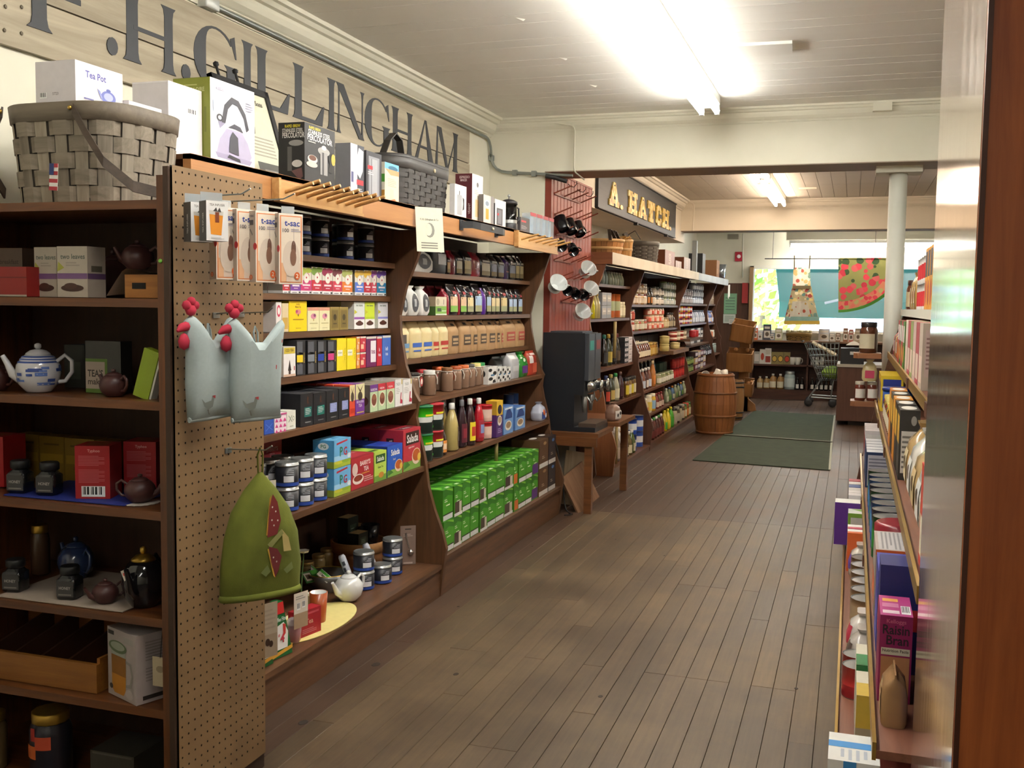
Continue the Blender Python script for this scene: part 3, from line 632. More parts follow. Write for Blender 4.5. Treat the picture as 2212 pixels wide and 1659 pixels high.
# ================================================================== product builders
LIDM = M('b9bcbc', .3, .8); TINB = M('23242a', .35); GOLDL = M('b8943f', .3, .8)
ZCAP = 9          # underside of the shelf above the row being filled
def lspan(u0, u1, vt, xf, zs):
    y0, y1 = ypx(u0, xf, zs), ypx(u1, xf, zs); um = (u0+u1)/2
    lo, hi = (2.866, 4.812) if (y0+y1)/2 < 4.83 else (4.85, 7.056)
    y0, y1 = max(y0, lo), min(y1, hi)
    return y0, y1, min(at(um, vt, x=xf).z-zs, ZCAP-zs-.004)
def lbox(u0, u1, vt, xf, zs, depth, name, label, cat, body, front=(), left=(), top=(), back=0, group=None, tilt=0, blabel=None, h=None):
    y0, y1, hh = lspan(u0, u1, vt, xf, zs); h = h or hh; w = max(.01, y1-y0-.0025); key = ('cb', round(w, 3), round(depth, 3), round(h, 3), repr(body), repr(front), repr(left), repr(top))
    bld = lambda: [(name, carton(w, depth, h, body, front, left, top), None)]
    o = place(key, bld, name, label, cat, (xf-depth/2, (y0+y1)/2, zs), 90+tilt, group)
    for k in range(back): place(key, bld, name, (blabel or 'hidden twin behind the '+label.split(' on ')[0]), cat, (xf-depth/2-(k+1)*(depth+.003), (y0+y1)/2, zs), 90, group or label)
    return o
def tin_parts(r=.04, h=.085, lab='e6e8ec', band='2d4fa8', lid=LIDM, body=TINB, la=(-150, -100)):
    def b():
        B = MB(); B.lathe([(r*.97, 0), (r, .003), (r, h*.86)], body, seg=20)
        Ld = MB(); Ld.lathe([(r*1.0, h*.84), (r*1.03, h*.85), (r*1.03, h*.9), (r*.985, h*.91), (r*.985, h*.985), (r*.96, h), (r*.9, h), (r*.88, h*.985)], lid, seg=20)
        bd = MB(); bd.lathe([(r*1.008, h*.03), (r*1.008, h*.17)], M(band, .4), seg=20, cap=False)
        lb = MB(); lb.lathe([(r*1.012, h*.2), (r*1.012, h*.46)], M(lab, .5), seg=8, a0=radians(la[0]), a1=radians(la[1]), cap=False)
        tx = MB()
        for q in range(3): tx.lathe([(r*1.012, h*(.52+q*.07)), (r*1.012, h*(.545+q*.07))], M('c9ccd4', .5), seg=5, a0=radians(la[0]+12+8*q), a1=radians(la[1]), cap=False)
        return [('body', B, None), ('lid', Ld, None), ('blue_band', bd, None), ('label', lb, None), ('lettering', tx, None)]
    return b
# a tin faces: local -y is the shelf front
def tin(u, xf, zs, label, key='tin', r=.04, h=.085, back=0, group='black loose tea tins', turn=0, **kw):
    y = ypx(u, xf, zs)
    return place((key, r, h), tin_parts(r, h, **kw), 'tea_tin', label, 'tin', (xf-r-.004-back, y, zs), 90+turn, group)
def bag_prof(w, d, h, style):
    if style == 'gusset': return [(0, w*.96, d*.9), (.06, w, d), (.55, w, d), (.74, w*.99, d*.86), (.88, w*.97, d*.34), (.93, w*.97, d*.1), (1, w*.97, d*.06)]
    if style == 'fold': return [(0, w*.96, d*.9), (.06, w, d), (.7, w, d*.98), (.84, w*.98, d*.6), (.93, w*.97, d*.22), (1, w*.97, d*.14)]
    if style == 'pouch': return [(0, w*.8, d*.8), (.12, w, d), (.45, w*1.02, d*1.02), (.72, w*.8, d*.8), (.86, w*.42, d*.36), (.9, w*.34, d*.26), (.95, w*.5, d*.38), (1, w*.56, d*.42)]
def bag(w, d, h, body, style='gusset', patches=(), rough=.4, lean=0.0):
    """soft bag; patches (u0,v0,u1,v1,colour) follow its front"""
    mb = MB(); P = bag_prof(w, d, h, style); rnd = random.Random(int(w*1e4)+int(h*1e4))
    rings = []
    def at_(v):
        for (a, b) in zip(P, P[1:]):
            if a[0] <= v <= b[0]:
                t = (v-a[0])/(b[0]-a[0]+1e-9); return a[1]+(b[1]-a[1])*t, a[2]+(b[2]-a[2])*t
        return P[-1][1:]
    vs = sorted(set([p[0] for p in P]+[.3, .43, .65, .8]))
    for v in vs:
        ww, dd = at_(v); ox = rnd.uniform(-.01, .01)*w
        rings.append([(x+ox, y+lean*v*v*d, v*h) for x, y in rr(ww, dd, min(ww, dd)*.28, 3)])
    bm = M(body, rough) if isinstance(body, str) else body
    mb.loft(rings, bm)
    out = [('bag', mb, None)]
    for i, pt in enumerate(patches):
        u0, v0, u1, v1, c = pt[:5]; nm = pt[5] if len(pt) > 5 else 'printed_label'; pm = MB(); oval = len(pt) > 6 and pt[6] == 'oval'
        def fn(u, v):
            if oval:
                uu, vv2 = 2*u-1, 2*v-1; x_ = uu*sqrt(max(0, 1-vv2*vv2/2)); y_ = vv2*sqrt(max(0, 1-uu*uu/2)); a = (u0+u1)/2+(u1-u0)/2*x_; b = (v0+v1)/2+(v1-v0)/2*y_
            else: a = u0+(u1-u0)*u; b = v0+(v1-v0)*v
            ww, dd = at_(b); r_ = min(ww, dd)*.28; x = (a-.5)*ww; over = max(0, abs(x)-(ww/2-r_)); dy = r_-sqrt(max(0, r_*r_-over*over)) if over else 0
            return (x, -dd/2+dy-.0022-.0005*i+lean*b*b*d, b*h)
        lgrid(pm, fn, 4, 5, M(c, .5)); out.append((nm, pm, None))
    return out
def lbag(u0, u1, vt, xf, zs, depth, label, body, style='gusset', patches=(), name='coffee_bag', cat='bag', group=None, rough=.4, tilt=0, lean=0):
    y0, y1, h = lspan(u0, u1, vt, xf, zs); w = y1-y0-.003
    return place(('bag', round(w, 3), round(h, 3), depth, body, style, repr(patches), lean), lambda: bag(w, depth, h, body, style, patches, rough, lean), name, label, cat, (xf-depth/2, (y0+y1)/2, zs), 90+tilt, group)
def bottle_parts(prof, body, cap=None, labels=(), seg=14, sx=1, sy=1, capname='cap', rough=.15):
    """prof (r,z); cap (prof, colour); labels (z0,z1,colour,a0,a1[,grow])"""
    def rad(z):
        for a, b in zip(prof, prof[1:]):
            if a[1] <= z <= b[1]: t = (z-a[1])/(b[1]-a[1]+1e-9); return a[0]+(b[0]-a[0])*t
        return prof[-1][0]
    def b():
        B = MB(); bm = M(body, rough, coat=.3) if isinstance(body, str) else body; B.lathe(prof, bm, seg=seg, sx=sx, sy=sy); out = [('bottle', B, None)]
        if cap: C_ = MB(); C_.lathe(cap[0], M(cap[1], .4) if isinstance(cap[1], str) else cap[1], seg=seg, sx=sx, sy=sy); out.append((capname, C_, None))
        for i, lb in enumerate(labels):
            z0, z1, c, a0, a1 = lb[:5]; L_ = MB(); n = 5
            zz = sorted(set([z0, z1]+[p[1] for p in prof if z0 < p[1] < z1]))
            L_.lathe([(rad(z)+.0008+.0004*i, z) for z in zz], M(c, .5), seg=8, a0=radians(a0), a1=radians(a1), cap=False, sx=sx, sy=sy); out.append((lb[5] if len(lb) > 5 else 'label', L_, None))
        return out
    return b
def jar_parts(r, h, body, lid, label=None, la=(-160, -20), lidh=.16, band=None, square=False):
    prof = [(r*.92, 0), (r, h*.03), (r, h*.7), (r*.93, h*.78), (r*.82, h*(1-lidh)), (r*.82, h*(1-lidh*.4))]
    cap = ([(r*.86, h*(1-lidh)), (r*.88, h*(1-lidh*.9)), (r*.88, h*.985), (r*.83, h)], lid)
    labs = []
    if label: labs.append((h*.14, h*.62, label, la[0], la[1]))
    if band: labs.append((h*.28, h*.4, band, la[0], la[1], 'printed_band'))
    return bottle_parts(prof, body, cap, labs, capname='lid', seg=12)
def can_parts(r, h, bands, lid='c8cacb', rim=True):
    def b():
        out = []; B = MB(); prof = [(r*.97, 0), (r, h*.02)]; ms = [M('b9bcbc', .3, .8)]; z = .02
        for f, c in bands: prof.append((r, h*f)); ms.append(M(c, .4))
        prof += [(r*1.01, h), (r*.95, h), (r*.93, h*.985)]; ms += [M('b9bcbc', .3, .8)]*3
        B.lathe(prof, ms, seg=16); out.append(('can', B, None))
        if lid: C_ = MB(); C_.lathe([(r*1.03, h*.93), (r*1.03, h*1.01), (r*.98, h*1.02)], M(lid, .4), seg=16); out.append(('lid', C_, None))
        return out
    return b
# ================================================================== tea shelves (unit 1)
xf = -2.24; zs = 1.701; ZCAP = 9
for i, u in enumerate((632, 671.6, 710.6, 764, 808)):
    for L_ in (0, 1): tin(u, xf, zs+L_*.088, 'black tea tin on the top tea shelf, front row, %s layer' % ('lower', 'upper')[L_], turn=(-6, 4, 0, 7, -3)[i]+L_*5)
for i, u in enumerate((738, 786, 831)):
    for L_ in ((0, 1) if i < 2 else (0,)): tin(u, xf, zs+L_*.088, 'black tea tin on the top tea shelf, back row, %s layer' % ('lower', 'upper')[L_], r=.034, back=.095, turn=10)
def herb(col, leaf, badge='f6f1e6'):
    return [('r', 0, .5, 1, 1, 'e9e4d4'), ('e', .25, .84, .28, .15, leaf), ('e', .72, .9, .32, .1, leaf), ('e', .6, .7, .2, .1, col), ('r', 0, .12, 1, .52, col), ('r', 0, 0, 1, .12, 'f2f0ee'), ('e', .52, .6, .27, .2, 'd9d2c0'), ('e', .52, .6, .24, .18, badge), ('e', .52, .62, .06, .04, 'c03a4a'), ('r', .15, .3, .86, .37, 'f3dfe4'), ('r', .3, .21, .7, .24, 'f0d0d8'), ('r', .1, .03, .6, .06, '777777'), ('r', .78, .02, .95, .09, '333333')]
xf = -2.262; zs = 1.535; ZCAP = 1.674
for u0, u1, vt, c, lf, d in ((610, 625.5, 585, 'c52a3a', 'b9c24a', 'red'), (627, 649, 583, '7d3f9c', 'a8bf4a', 'purple'), (649, 672.5, 578, 'c93472', 'b8c84a', 'magenta'), (672.7, 695.5, 577, 'c2263c', '86a94a', 'crimson with green leaves'), (695.7, 718, 579, 'b8243e', '9c2a50', 'dark red with berries'), (718.2, 738.5, 581, 'cc3a50', '70303a', 'rose red'), (738.7, 761, 583, 'e07b2c', 'a9b062', 'orange'), (766, 785.5, 584, '5d7fd6', 'd9b04a', 'blue'), (785.7, 801.5, 584, 'c2283a', 'e6b93c', 'red with yellow fruit'), (801.8, 813, 584, 'd2485f', '8c4a90', 'pinkish red'), (813.7, 833.5, 585, '2a84b4', '6a4a9a', 'teal')):
    lbox(u0, u1, vt, xf, zs, .07, 'herbal_tea_box', '%s herbal tea box with oval badge on the second tea shelf' % d, 'box', 'b9b2a6', herb(c, lf), [('r', 0, 0, 1, .12, 'e8e6e0'), ('r', 0, .12, 1, 1, '8d8578')], back=1, group='herbal tea boxes', blabel='herbal tea box behind the %s one, second tea shelf' % d)
zs = 1.373; ZCAP = 1.507; xf = -2.262
YB = [('r', .04, .03, .96, .97, 'f0d000'), ('t', 'Indian', .5, .9, .07, '9a5a10', .6), ('t', 'Masala Tea', .5, .81, .06, '8a4a10', .8), ('e', .5, .64, .15, .09, 'd98a7a'), ('e', .42, .66, .07, .05, 'b0406a'), ('r', .47, .5, .53, .58, '8a6a20'), ('r', .2, .38, .8, .41, 'a87818'), ('r', .35, .1, .65, .12, 'b8891c')]
lbox(624, 663, 648, xf, zs, .085, 'tea_box', 'tall bright yellow tea box with pink flower on third tea shelf', 'box', 'f2d200', YB, [('r', .1, .05, .9, .95, 'c9ad00')])
lbox(609, 623.5, 655, xf, zs, .07, 'tea_box', 'beige tea box half behind the mitts on third tea shelf', 'box', 'd8c39a', [('r', .1, .1, .9, .5, 'c9a24a')])
lbox(596, 608.5, 652, xf, zs, .07, 'tea_box', 'white and pink tea box behind the mitt on third tea shelf', 'box', 'e8e0da', [('e', .5, .7, .35, .2, 'c9385a'), ('e', .5, .7, .22, .12, 'f3ece6')])
CR = [('r', 0, .86, 1, 1, 'd99a80'), ('e', .5, .62, .24, .12, 'd98aa0'), ('e', .6, .66, .1, .07, '7a3a5a'), ('r', .46, .42, .54, .52, 'b89a5a'), ('r', .15, .3, .85, .34, 'bdb27a'), ('r', .25, .1, .75, .13, 'c8be8a')]
lbox(664.5, 689.5, 664, xf, zs, .075, 'tea_box', 'cream tea box with pink flower, left of a pair, third tea shelf', 'box', 'e9e2b4', CR, group='cream tea boxes')
lbox(690, 712.5, 664, xf, zs, .075, 'tea_box', 'cream tea box with pink flower, right of a pair, third tea shelf', 'box', 'e9e2b4', CR, group='cream tea boxes')
OT = [('r', .08, .05, .92, .9, '8a7638'), ('r', .16, .1, .84, .85, '776430'), ('e', .5, .55, .18, .14, '3f3418'), ('r', .3, .25, .7, .3, '4a3c1a')]
for u0, u1, s in ((713.5, 733, 'left'), (733.3, 752, 'right')):
    lbox(u0, u1, 663, xf, zs, .07, 'tea_caddy', 'olive gold tea caddy with leaf emblem, %s of a pair' % s, 'tin', '9a8446', OT, [], [('r', .1, .1, .9, .9, 'c9c4b0')], group='olive gold caddies')
def leaves(band, top, txt='two leaves'): return [('r', 0, .42, 1, 1, top), ('t', txt, .5, .88, .09, '5a6a5a', .85), ('p', [(.02, .55), (.3, .62), (.02, .72)], 'c9c63a'), ('r', 0, .36, 1, .44, band), ('r', 0, 0, 1, .36, 'f2f0ec'), ('e', .5, .2, .36, .08, '4a2a20'), ('e', .5, .24, .2, .07, '5a3428')]
lbox(735, 759.5, 649, -2.34, zs, .07, 'tea_box', 'yellow and white tea box behind the olive caddies', 'box', 'e8e2c0', leaves('b84a3a', 'd9c93a'))
lbox(764.5, 787.5, 648, xf, zs, .07, 'tea_box', 'white tea box with purple band on third tea shelf', 'box', 'e6e4de', leaves('9a5ab0', 'dfe4e0'))
lbox(788, 809, 648, xf, zs, .07, 'tea_box', 'lime green tea box with leaf pile on third tea shelf', 'box', 'd9e6a0', leaves('b6d030', 'cfe03a'))
lbox(816, 838, 647, xf, zs, .07, 'tea_box', 'white tea box with lavender band at right end of third tea shelf', 'box', 'e6e4de', leaves('8a8ad0', 'e2e2e6'))
zs = 1.188; ZCAP = 1.345; xf = -2.228
lbox(612, 638.5, 749, xf, zs, .06, 'iced_tea_box', 'white iced tea box with black cone on fourth tea shelf', 'box', 'd9d4c8', [('r', 0, 0, 1, .76, 'efeae6'), ('r', .05, .77, .95, .97, 'd2b83c'), ('t', 'ICED TEA', .5, .88, .09, '5a4a10', .8), ('p', [(.36, .2), (.64, .2), (.5, .56)], '2a1a16'), ('r', .42, .06, .58, .2, '3a241c'), ('r', 0, 0, 1, .08, 'c9a890'), ('r', .85, .2, .92, .34, 'b02a3a')])
for u0, u1, c, d in ((641, 660, 'e8c820', 'yellow'), (664.5, 685, '7a8088', 'grey'), (686.5, 705.5, '1f3f9c', 'blue'), (708, 727, 'c9347a', 'pink')):
    lbox(u0, u1, 735, xf, zs, .075, 'tea_box', 'black patterned tea box with %s square on fourth tea shelf' % d, 'box', '1f1f22', [('r', .02, .62, .66, .96, '57595f'), ('r', .02, .03, .66, .34, '57595f'), ('r', 0, .37, .7, .58, c), ('p', [(.02, .62), (.2, .66), (.3, .6), (.5, .66), (.66, .6), (.66, .64)], '1f1f22'), ('p', [(.02, .34), (.2, .3), (.4, .36), (.66, .3), (.66, .36), (.02, .38)], '1f1f22'), ('v', 'MAJOW', .84, .5, .17, 'b9a05a', .88)], [('r', 0, 0, 1, 1, '232326')], back=1, group='black patterned tea boxes', blabel='black tea box behind the %s square one on fourth tea shelf' % d)
for u0, u1, s in ((727.8, 748, 'left'), (749.5, 769, 'right')):
    lbox(u0, u1, 731, xf, zs, .07, 'tea_box', 'plain yellow tea box on fourth tea shelf, %s of two' % s, 'box', 'ecd61c', [('r', .05, .45, .6, .64, 'f0ecd0'), ('t', 'by hand', .32, .55, .07, '6a6a30', .5), ('v', 'TEA TEA', .85, .5, .12, 'b8a010', .8)], group='plain yellow tea boxes')
for L_ in (0, 1):
    z = zs+L_*.076; nm = ('lower', 'upper')[L_]
    for u0, u1, c, d in ((770, 777.5, 'e0913a', 'orange'), (778, 790.5, 'c23040', 'red')):
        lbox(u0, u1, 700, xf, z, .06, 'small_tin', 'small %s tea tin, %s of a stack on fourth tea shelf' % (d, nm), 'tin', M(c, .4), [('r', 0, .9, 1, 1, 'd8d4c8'), ('r', .1, .2, .6, .5, 'e8c0a0'), ('t', 'tea', .6, .62, .14, 'f0d8d0', .5)], h=.074)
for u0, u1, vt, c, tx, d in ((791, 813, 727, '6b2358', 'tea', 'purple tea tin with white tag'), (814, 825, 727, 'c2283c', 'b', 'red tea tin'), (826, 844, 725, '4a6fc0', 'lefi', 'blue tea tin')):
    lbox(u0, u1, vt, xf, zs, .07, 'tea_tin', d+' at right of fourth tea shelf', 'tin', M(c, .35), [('r', 0, .93, 1, 1, 'cfcac0')]+([('r', .42, .15, .95, .86, 'efe6ec'), ('t', 'tea', .68, .5, .14, '8a3a6a', .4)] if c == '6b2358' else [('t', tx, .5, .56, .13, 'e6e6f2', .8), ('t', 'tea', .5, .38, .1, 'e6e6f2', .7)]))
# fifth shelf
zs = .992; ZCAP = 1.16; xf = -2.115
lbox(570.5, 592, 901, xf, zs, .06, 'tea_box', 'blue tea box with cross pattern at left of fifth tea shelf', 'box', '2f55b4', [('p', [(.1, .2), (.2, .2), (.9, .6), (.8, .6)], '5a7ad0'), ('p', [(.1, .6), (.2, .6), (.9, .2), (.8, .2)], '5a7ad0'), ('r', .2, .85, .8, .9, '86a0e0')])
lbox(592.8, 619, 893, xf, zs, .06, 'tea_box', 'white and pink triangle tea box on fifth tea shelf', 'box', 'f0dce6', [('p', [(.03+.33*i, .35+.3*j-.1), (.3+.33*i, .35+.3*j-.1), (.165+.33*i, .35+.3*j+.1)][::(1 if 1 else -1)], 'cf3f86') for i in range(3) for j in range(-1, 3) if 0 < .35+.3*j < .95]+[('r', 0, .92, 1, 1, 'd04a8c')])
lbox(619.6, 639, 887, xf, zs, .06, 'tea_box', 'white tea box with grey cross on fifth tea shelf', 'box', 'e8e8dc', [('p', [(.15, .4), (.24, .4), (.62, .75), (.53, .75)], '9aa08c'), ('p', [(.15, .75), (.24, .75), (.62, .4), (.53, .4)], '9aa08c'), ('e', .72, .58, .14, .12, 'a6ab98'), ('e', .72, .58, .09, .08, 'e8e8dc'), ('r', .3, .15, .7, .2, 'b8bcaa')])
for i, (u0, u1, vt, c, d) in enumerate(((649, 676.5, 850, '1f6f66', 'dark teal label'), (677, 704, 848, '1f7468', 'teal label'), (704.6, 731, 843, '8d97c8', 'lavender label'), (731.5, 754.5, 838, '8d97c8', 'second lavender label'))):
    lbox(u0, u1, vt, xf, zs, .085, 'black_tea_box', 'matt black tea box with %s on fifth tea shelf' % d, 'box', M('26272b', .3), [('r', .3, .28, .88, .58, c), ('l', .38, .34, .8, .55, 4, 'b8c4c0' if i < 2 else 'aab2da'), ('r', .35, .1, .8, .13, '7a7a7c'), ('p', [(.5, .68), (.66, .68), (.6, .78), (.64, .86), (.56, .92), (.5, .84)], '5a3a2c')], [('r', .05, .05, .95, .95, '232428')], [('r', .1, .1, .9, .9, '33343a')], back=2, group='matt black tea boxes', blabel='black tea box in the rows behind the %s one' % d)
lbox(755, 767, 832, xf, zs, .08, 'tea_box', 'red and cream herbal tea box with deer on fifth tea shelf', 'box', 'd9482c', [('r', 0, .5, 1, 1, 'e6d6a0'), ('e', .5, .62, .3, .16, '4a3a2a'), ('p', [(.2, .95), (.5, .7), (.8, .95), (.5, .78)], '5a4630'), ('r', .1, .1, .9, .25, 'c03018')], back=2)
lbox(768, 787.5, 829, xf, zs, .08, 'tea_box', 'purple and cream herbal tea box with deer on fifth tea shelf', 'box', '7a3a9c', [('r', 0, .5, 1, 1, 'e0d8a6'), ('e', .5, .6, .26, .15, '40362a'), ('p', [(.15, .97), (.5, .7), (.85, .97), (.5, .8)], '5a4a34'), ('t', 'RED ROOIBOS', .5, .42, .08, 'e8d8f0', .8), ('t', 'TEA', .5, .3, .1, 'f0d8f0', .6), ('r', .1, .06, .9, .1, 'd0b070')], back=2)
def cup(cap, tx): return [('r', 0, .74, 1, 1, cap), ('t', tx, .5, .82, .09, 'f0e8ea', .9), ('r', 0, 0, 1, .74, 'bcd3a6'), ('e', .5, .42, .38, .27, 'e6dcc4'), ('e', .5, .44, .33, .22, '7a4430'), ('e', .5, .54, .28, .1, '8f5a40')]
lbox(799, 816, 831, xf, zs, .08, 'tea_box', 'green tea box with purple top reading KUKICHA', 'box', '8a8674', cup('6a2f86', 'KUKICHA'), [('r', .0, .0, 1, 1, '6e6a5e'), ('e', .5, .4, .4, .2, '4a2f24')], back=1)
lbox(816.6, 833.5, 828, xf, zs, .08, 'tea_box', 'green tea box with red top reading HOJICHA, left of two', 'box', '8a8674', cup('c02a3c', 'HOJICHA'), back=1)
lbox(834.5, 852, 825, xf, zs, .08, 'tea_box', 'green tea box with red top reading HOJICHA, right of two', 'box', '8a8674', cup('c8323c', 'HOJICHA'), back=1)
for u0, u1, s in ((853.5, 869.5, 'left'), (870.5, 890, 'right')):
    lbox(u0, u1, 819, xf, zs, .08, 'tea_box', 'white tea box with small red figure, %s of two' % s, 'box', 'ece9e6', [('t', 'TAZO', .4, .82, .1, '9a9a98', .62), ('l', .1, .45, .6, .7, 4, 'c4c0bc'), ('p', [(.66, .1), (.95, .08), (.98, .2), (.8, .26), (.85, .5), (.74, .5)], 'b02a44'), ('r', .82, .8, .94, 1, 'c9b060')], [], [('r', 0, 0, 1, 1, '9a968e')], back=1)
# sixth shelf
zs = .672; ZCAP = .964; xf = -2.07
for i, u in enumerate((644, 676.5, 705.5)):
    for L_ in (0, 1): tin(u, xf, zs+L_*.098, 'black tea tin on the sixth tea shelf, front row, %s layer' % ('lower', 'upper')[L_], 'tinb', .047, .095, turn=(-14, -8, -6)[i])
for i, u in enumerate((622, 652, 681)):
    for L_ in (0, 1): tin(u, xf, zs+L_*.098, 'black tea tin on the sixth tea shelf, second row, %s layer' % ('lower', 'upper')[L_], 'tinb', .047, .095, back=.1)
PG = [('r', 0, 0, 1, .24, 'a6b83a'), ('e', .3, .2, .28, .08, 'c9c83c'), ('e', .72, .2, .26, .08, '8fae34'), ('r', 0, .24, 1, 1, '6aaedb'), ('r', 0, .24, 1, .42, '9ccbe8'), ('p', [(.15, .82), (.8, .9), (.78, .96), (.14, .89)], 'c0283c'), ('t', 'P', .42, .56, .34, '2f7a52', .3), ('t', 'G', .66, .54, .3, 'b8283a', .3), ('e', .88, .36, .1, .09, 'e8f0f4')]
PGL = [('r', 0, 0, 1, .24, '8fa23a'), ('r', 0, .24, 1, 1, '4f9fd4'), ('e', .5, .78, .26, .13, 'e6eef2'), ('t', 'PG', .5, .78, .13, '2f7a52', .3)]
for L_ in (0, 1): lbox(721, 757.5, 1018, xf, zs+L_*.122, .1, 'tea_box', 'sky blue tea box with green and red initials, %s of two' % ('lower', 'upper')[L_], 'box', '58a4d6', PG, PGL, [('r', .05, .05, .95, .95, '6fb2dc'), ('p', [(.3, .3), (.8, .4), (.6, .7)], '3f86b8')], h=.12, group='sky blue tea boxes')
BT = [('r', .03, .03, .97, .97, 'b42a34'), ('t', "BARRY'S", .62, .76, .15, 'f2e6e0', .66), ('t', 'TEA', .66, .57, .14, 'f2e6e0', .42), ('e', .3, .3, .24, .16, 'e9d6cc'), ('e', .3, .33, .19, .1, '8c3420'), ('e', .16, .62, .12, .2, 'd8c0b8'), ('r', .44, .42, .8, .46, 'c9803a'), ('l', .55, .15, .95, .34, 3, 'd8a09a')]
lbox(758, 807, 984, xf, zs, .11, 'tea_box', 'dark red tea box with white capitals and teacup', 'box', 'a02430', BT, [('r', .1, .1, .9, .9, '8a1f2a')], [('r', .1, .1, .9, .9, 'b83a44'), ('t', "BARRY'S TEA", .5, .75, .2, 'd8a8a0', .8)], back=1)
def salada(c, t2, big=False): return [('r', 0, .18, 1, 1, c), ('r', 0, 0, 1, .22, '7fa84a'), ('p', [(.05, .05), (.4, .12), (.2, .24)], '3f7a2c'), ('p', [(.0, .02), (.18, .2), (.06, .26)], '4f8a34')]+([('r', .14, .62, .9, .93, '3a2018')] if big else [])+[('t', 'Salada', .52, .77, .2, 'f4f0ec', .74), ('t', t2, .45, .55, .06, 'f0d8d8', .7), ('e', .74, .3, .26, .2, 'e6d2b4'), ('e', .74, .33, .22, .15, 'b85a24'), ('e', .9, .26, .1, .1, 'e0b84a')]
lbox(808.5, 834.5, 975, xf, zs, .11, 'tea_box', 'lime green tea box with dark green name panel', 'box', 'a8c84a', [('r', 0, .2, 1, 1, 'bcd65a'), ('r', .1, .62, .9, .9, '2f5a24'), ('t', 'Salada', .5, .76, .16, 'f4f4e8', .7), ('t', 'Green Tea', .5, .48, .07, '4a6a20', .7), ('r', 0, 0, 1, .2, '6f9c3a'), ('e', .55, .2, .22, .1, 'c98a3a')], [], [('r', .2, .25, .8, .45, '3a5a20')], back=1)
lbox(836, 869, 961, xf, zs, .11, 'tea_box', 'royal blue tea box with white lettering on the sixth tea shelf', 'box', '1f3fa4', salada('2a5cc0', 'Decaf'), [('r', .0, .0, 1, 1, '1c3898')], [('r', .1, .2, .9, .5, '2e50b8')], back=2)
lbox(870.5, 908, 926, xf, zs, .13, 'tea_box', 'large red tea box with amber cup on the sixth tea shelf', 'box', 'b02a38', salada('bf3440', 'original blend', True), [('r', .3, .3, .6, .8, '3a1a1c'), ('v', 'Salada', .45, .55, .2, 'd8c8c8', .45)], [('r', .1, .15, .9, .5, '5a1a22'), ('t', 'Salada', .5, .3, .2, 'e0c8c8', .6)], back=2)
y = ypx(640, -2.3, zs)
place('redwrap', lambda: [('tea_box', carton(.16, .09, .1, 'b03a40', [('t', "BARRY'S", .5, .6, .2, 'd8b0b0', .6), ('t', 'TEA', .5, .35, .18, 'd8b0b0', .4)]), None)], 'tea_box', 'red film-wrapped tea carton lying at the back of the sixth shelf', 'box', (-2.46, 3.95, zs+.117), 90)
place('redwrap2', lambda: [('tea_box', carton(.3, .12, .115, '4a1a1e', [('r', .05, .6, .9, .65, 'a08088')]), None)], 'tea_box', 'long dark red tea carton under the film-wrapped one', 'box', (-2.46, 4.0, zs), 90)
# ================================================================== bottom tea shelf display
ZB = .167; ZCAP = 9
def on(u, v, z): p = at(u, v, z=z); return (p.x, p.y, z)
o = MB(); q = on(700, 1318, ZB)
n = 40; o.prism([(.14*cos(2*pi*i/n), .3*sin(2*pi*i/n)) for i in range(n)], lambda a, b, t: (a, b, t), 0, .003, M('e6d78c', .8))
tag(o.obj('placemat', None, (-2.1, 3.74, ZB)), 'pale yellow oval placemat under the white teapot', 'placemat')
ZM = ZB+.0035
def teapot_parts(r, h, mat, squat=1.0, lidc=None, spout_side=-1, knob='ball', pattern=None):
    """local +x handle, -x spout"""
    def b():
        B = MB(); prof = [(r*.55, 0), (r*.6, h*.03), (r*.88, h*.2), (r, h*.45), (r*.95, h*.65), (r*.72, h*.83), (r*.52, h*.9)]
        B.lathe(prof, mat, seg=24)
        S = MB(); S.tube([(-r*.75, 0, h*.32), (-r*1.15, 0, h*.42), (-r*1.38, 0, h*.68), (-r*1.58, 0, h*.86)], [r*.3, r*.2, r*.14, r*.11], mat, 10)
        Hn = MB(); Hn.tube([(r*.82, 0, h*.72), (r*1.2, 0, h*.88), (r*1.5, 0, h*.74), (r*1.5, 0, h*.48), (r*1.2, 0, h*.26), (r*.9, 0, h*.24)], r*.1, mat, 8)
        Ld = MB(); lm = lidc or mat; Ld.lathe([(r*.56, h*.89), (r*.54, h*.92), (r*.36, h*.99), (r*.12, h*1.02)], lm, seg=20); Ld.lathe([(r*.08, h*1.01), (r*.16, h*1.06), (r*.15, h*1.13), (r*.05, h*1.16)], lm, seg=12)
        out = [('body', B, None), ('spout', S, None), ('handle', Hn, None), ('lid', Ld, None)]
        return out+([('pattern', pattern(r, h, prof), None)] if pattern else [])
    return b
WHT = M('e2e4e2', .15, coat=.5)
y = ypx(750, -2.1, ZM)
place('wteapot', teapot_parts(.066, .115, WHT), 'teapot', 'white ceramic teapot on the yellow placemat', 'teapot', (-2.105, ypx(753, -2.105, ZM), ZM), 75)
def mug_parts(r, h, outer, inner, handle=True, taper=1.15):
    def b():
        B = MB(); B.lathe([(r*.8, 0), (r*.86, .004), (r*taper, h), (r*taper-.004, h), (r*.8, .008), (.001, .008)], [outer, outer, outer, inner, inner], seg=20, cap=False); out = [('cup', B, None)]
        if handle: Hn = MB(); Hn.tube([(r*.95, 0, h*.82), (r*1.55, 0, h*.8), (r*1.7, 0, h*.5), (r*1.4, 0, h*.24), (r*.9, 0, h*.22)], r*.12, outer, 8); out.append(('handle', Hn, None))
        return out
    return b
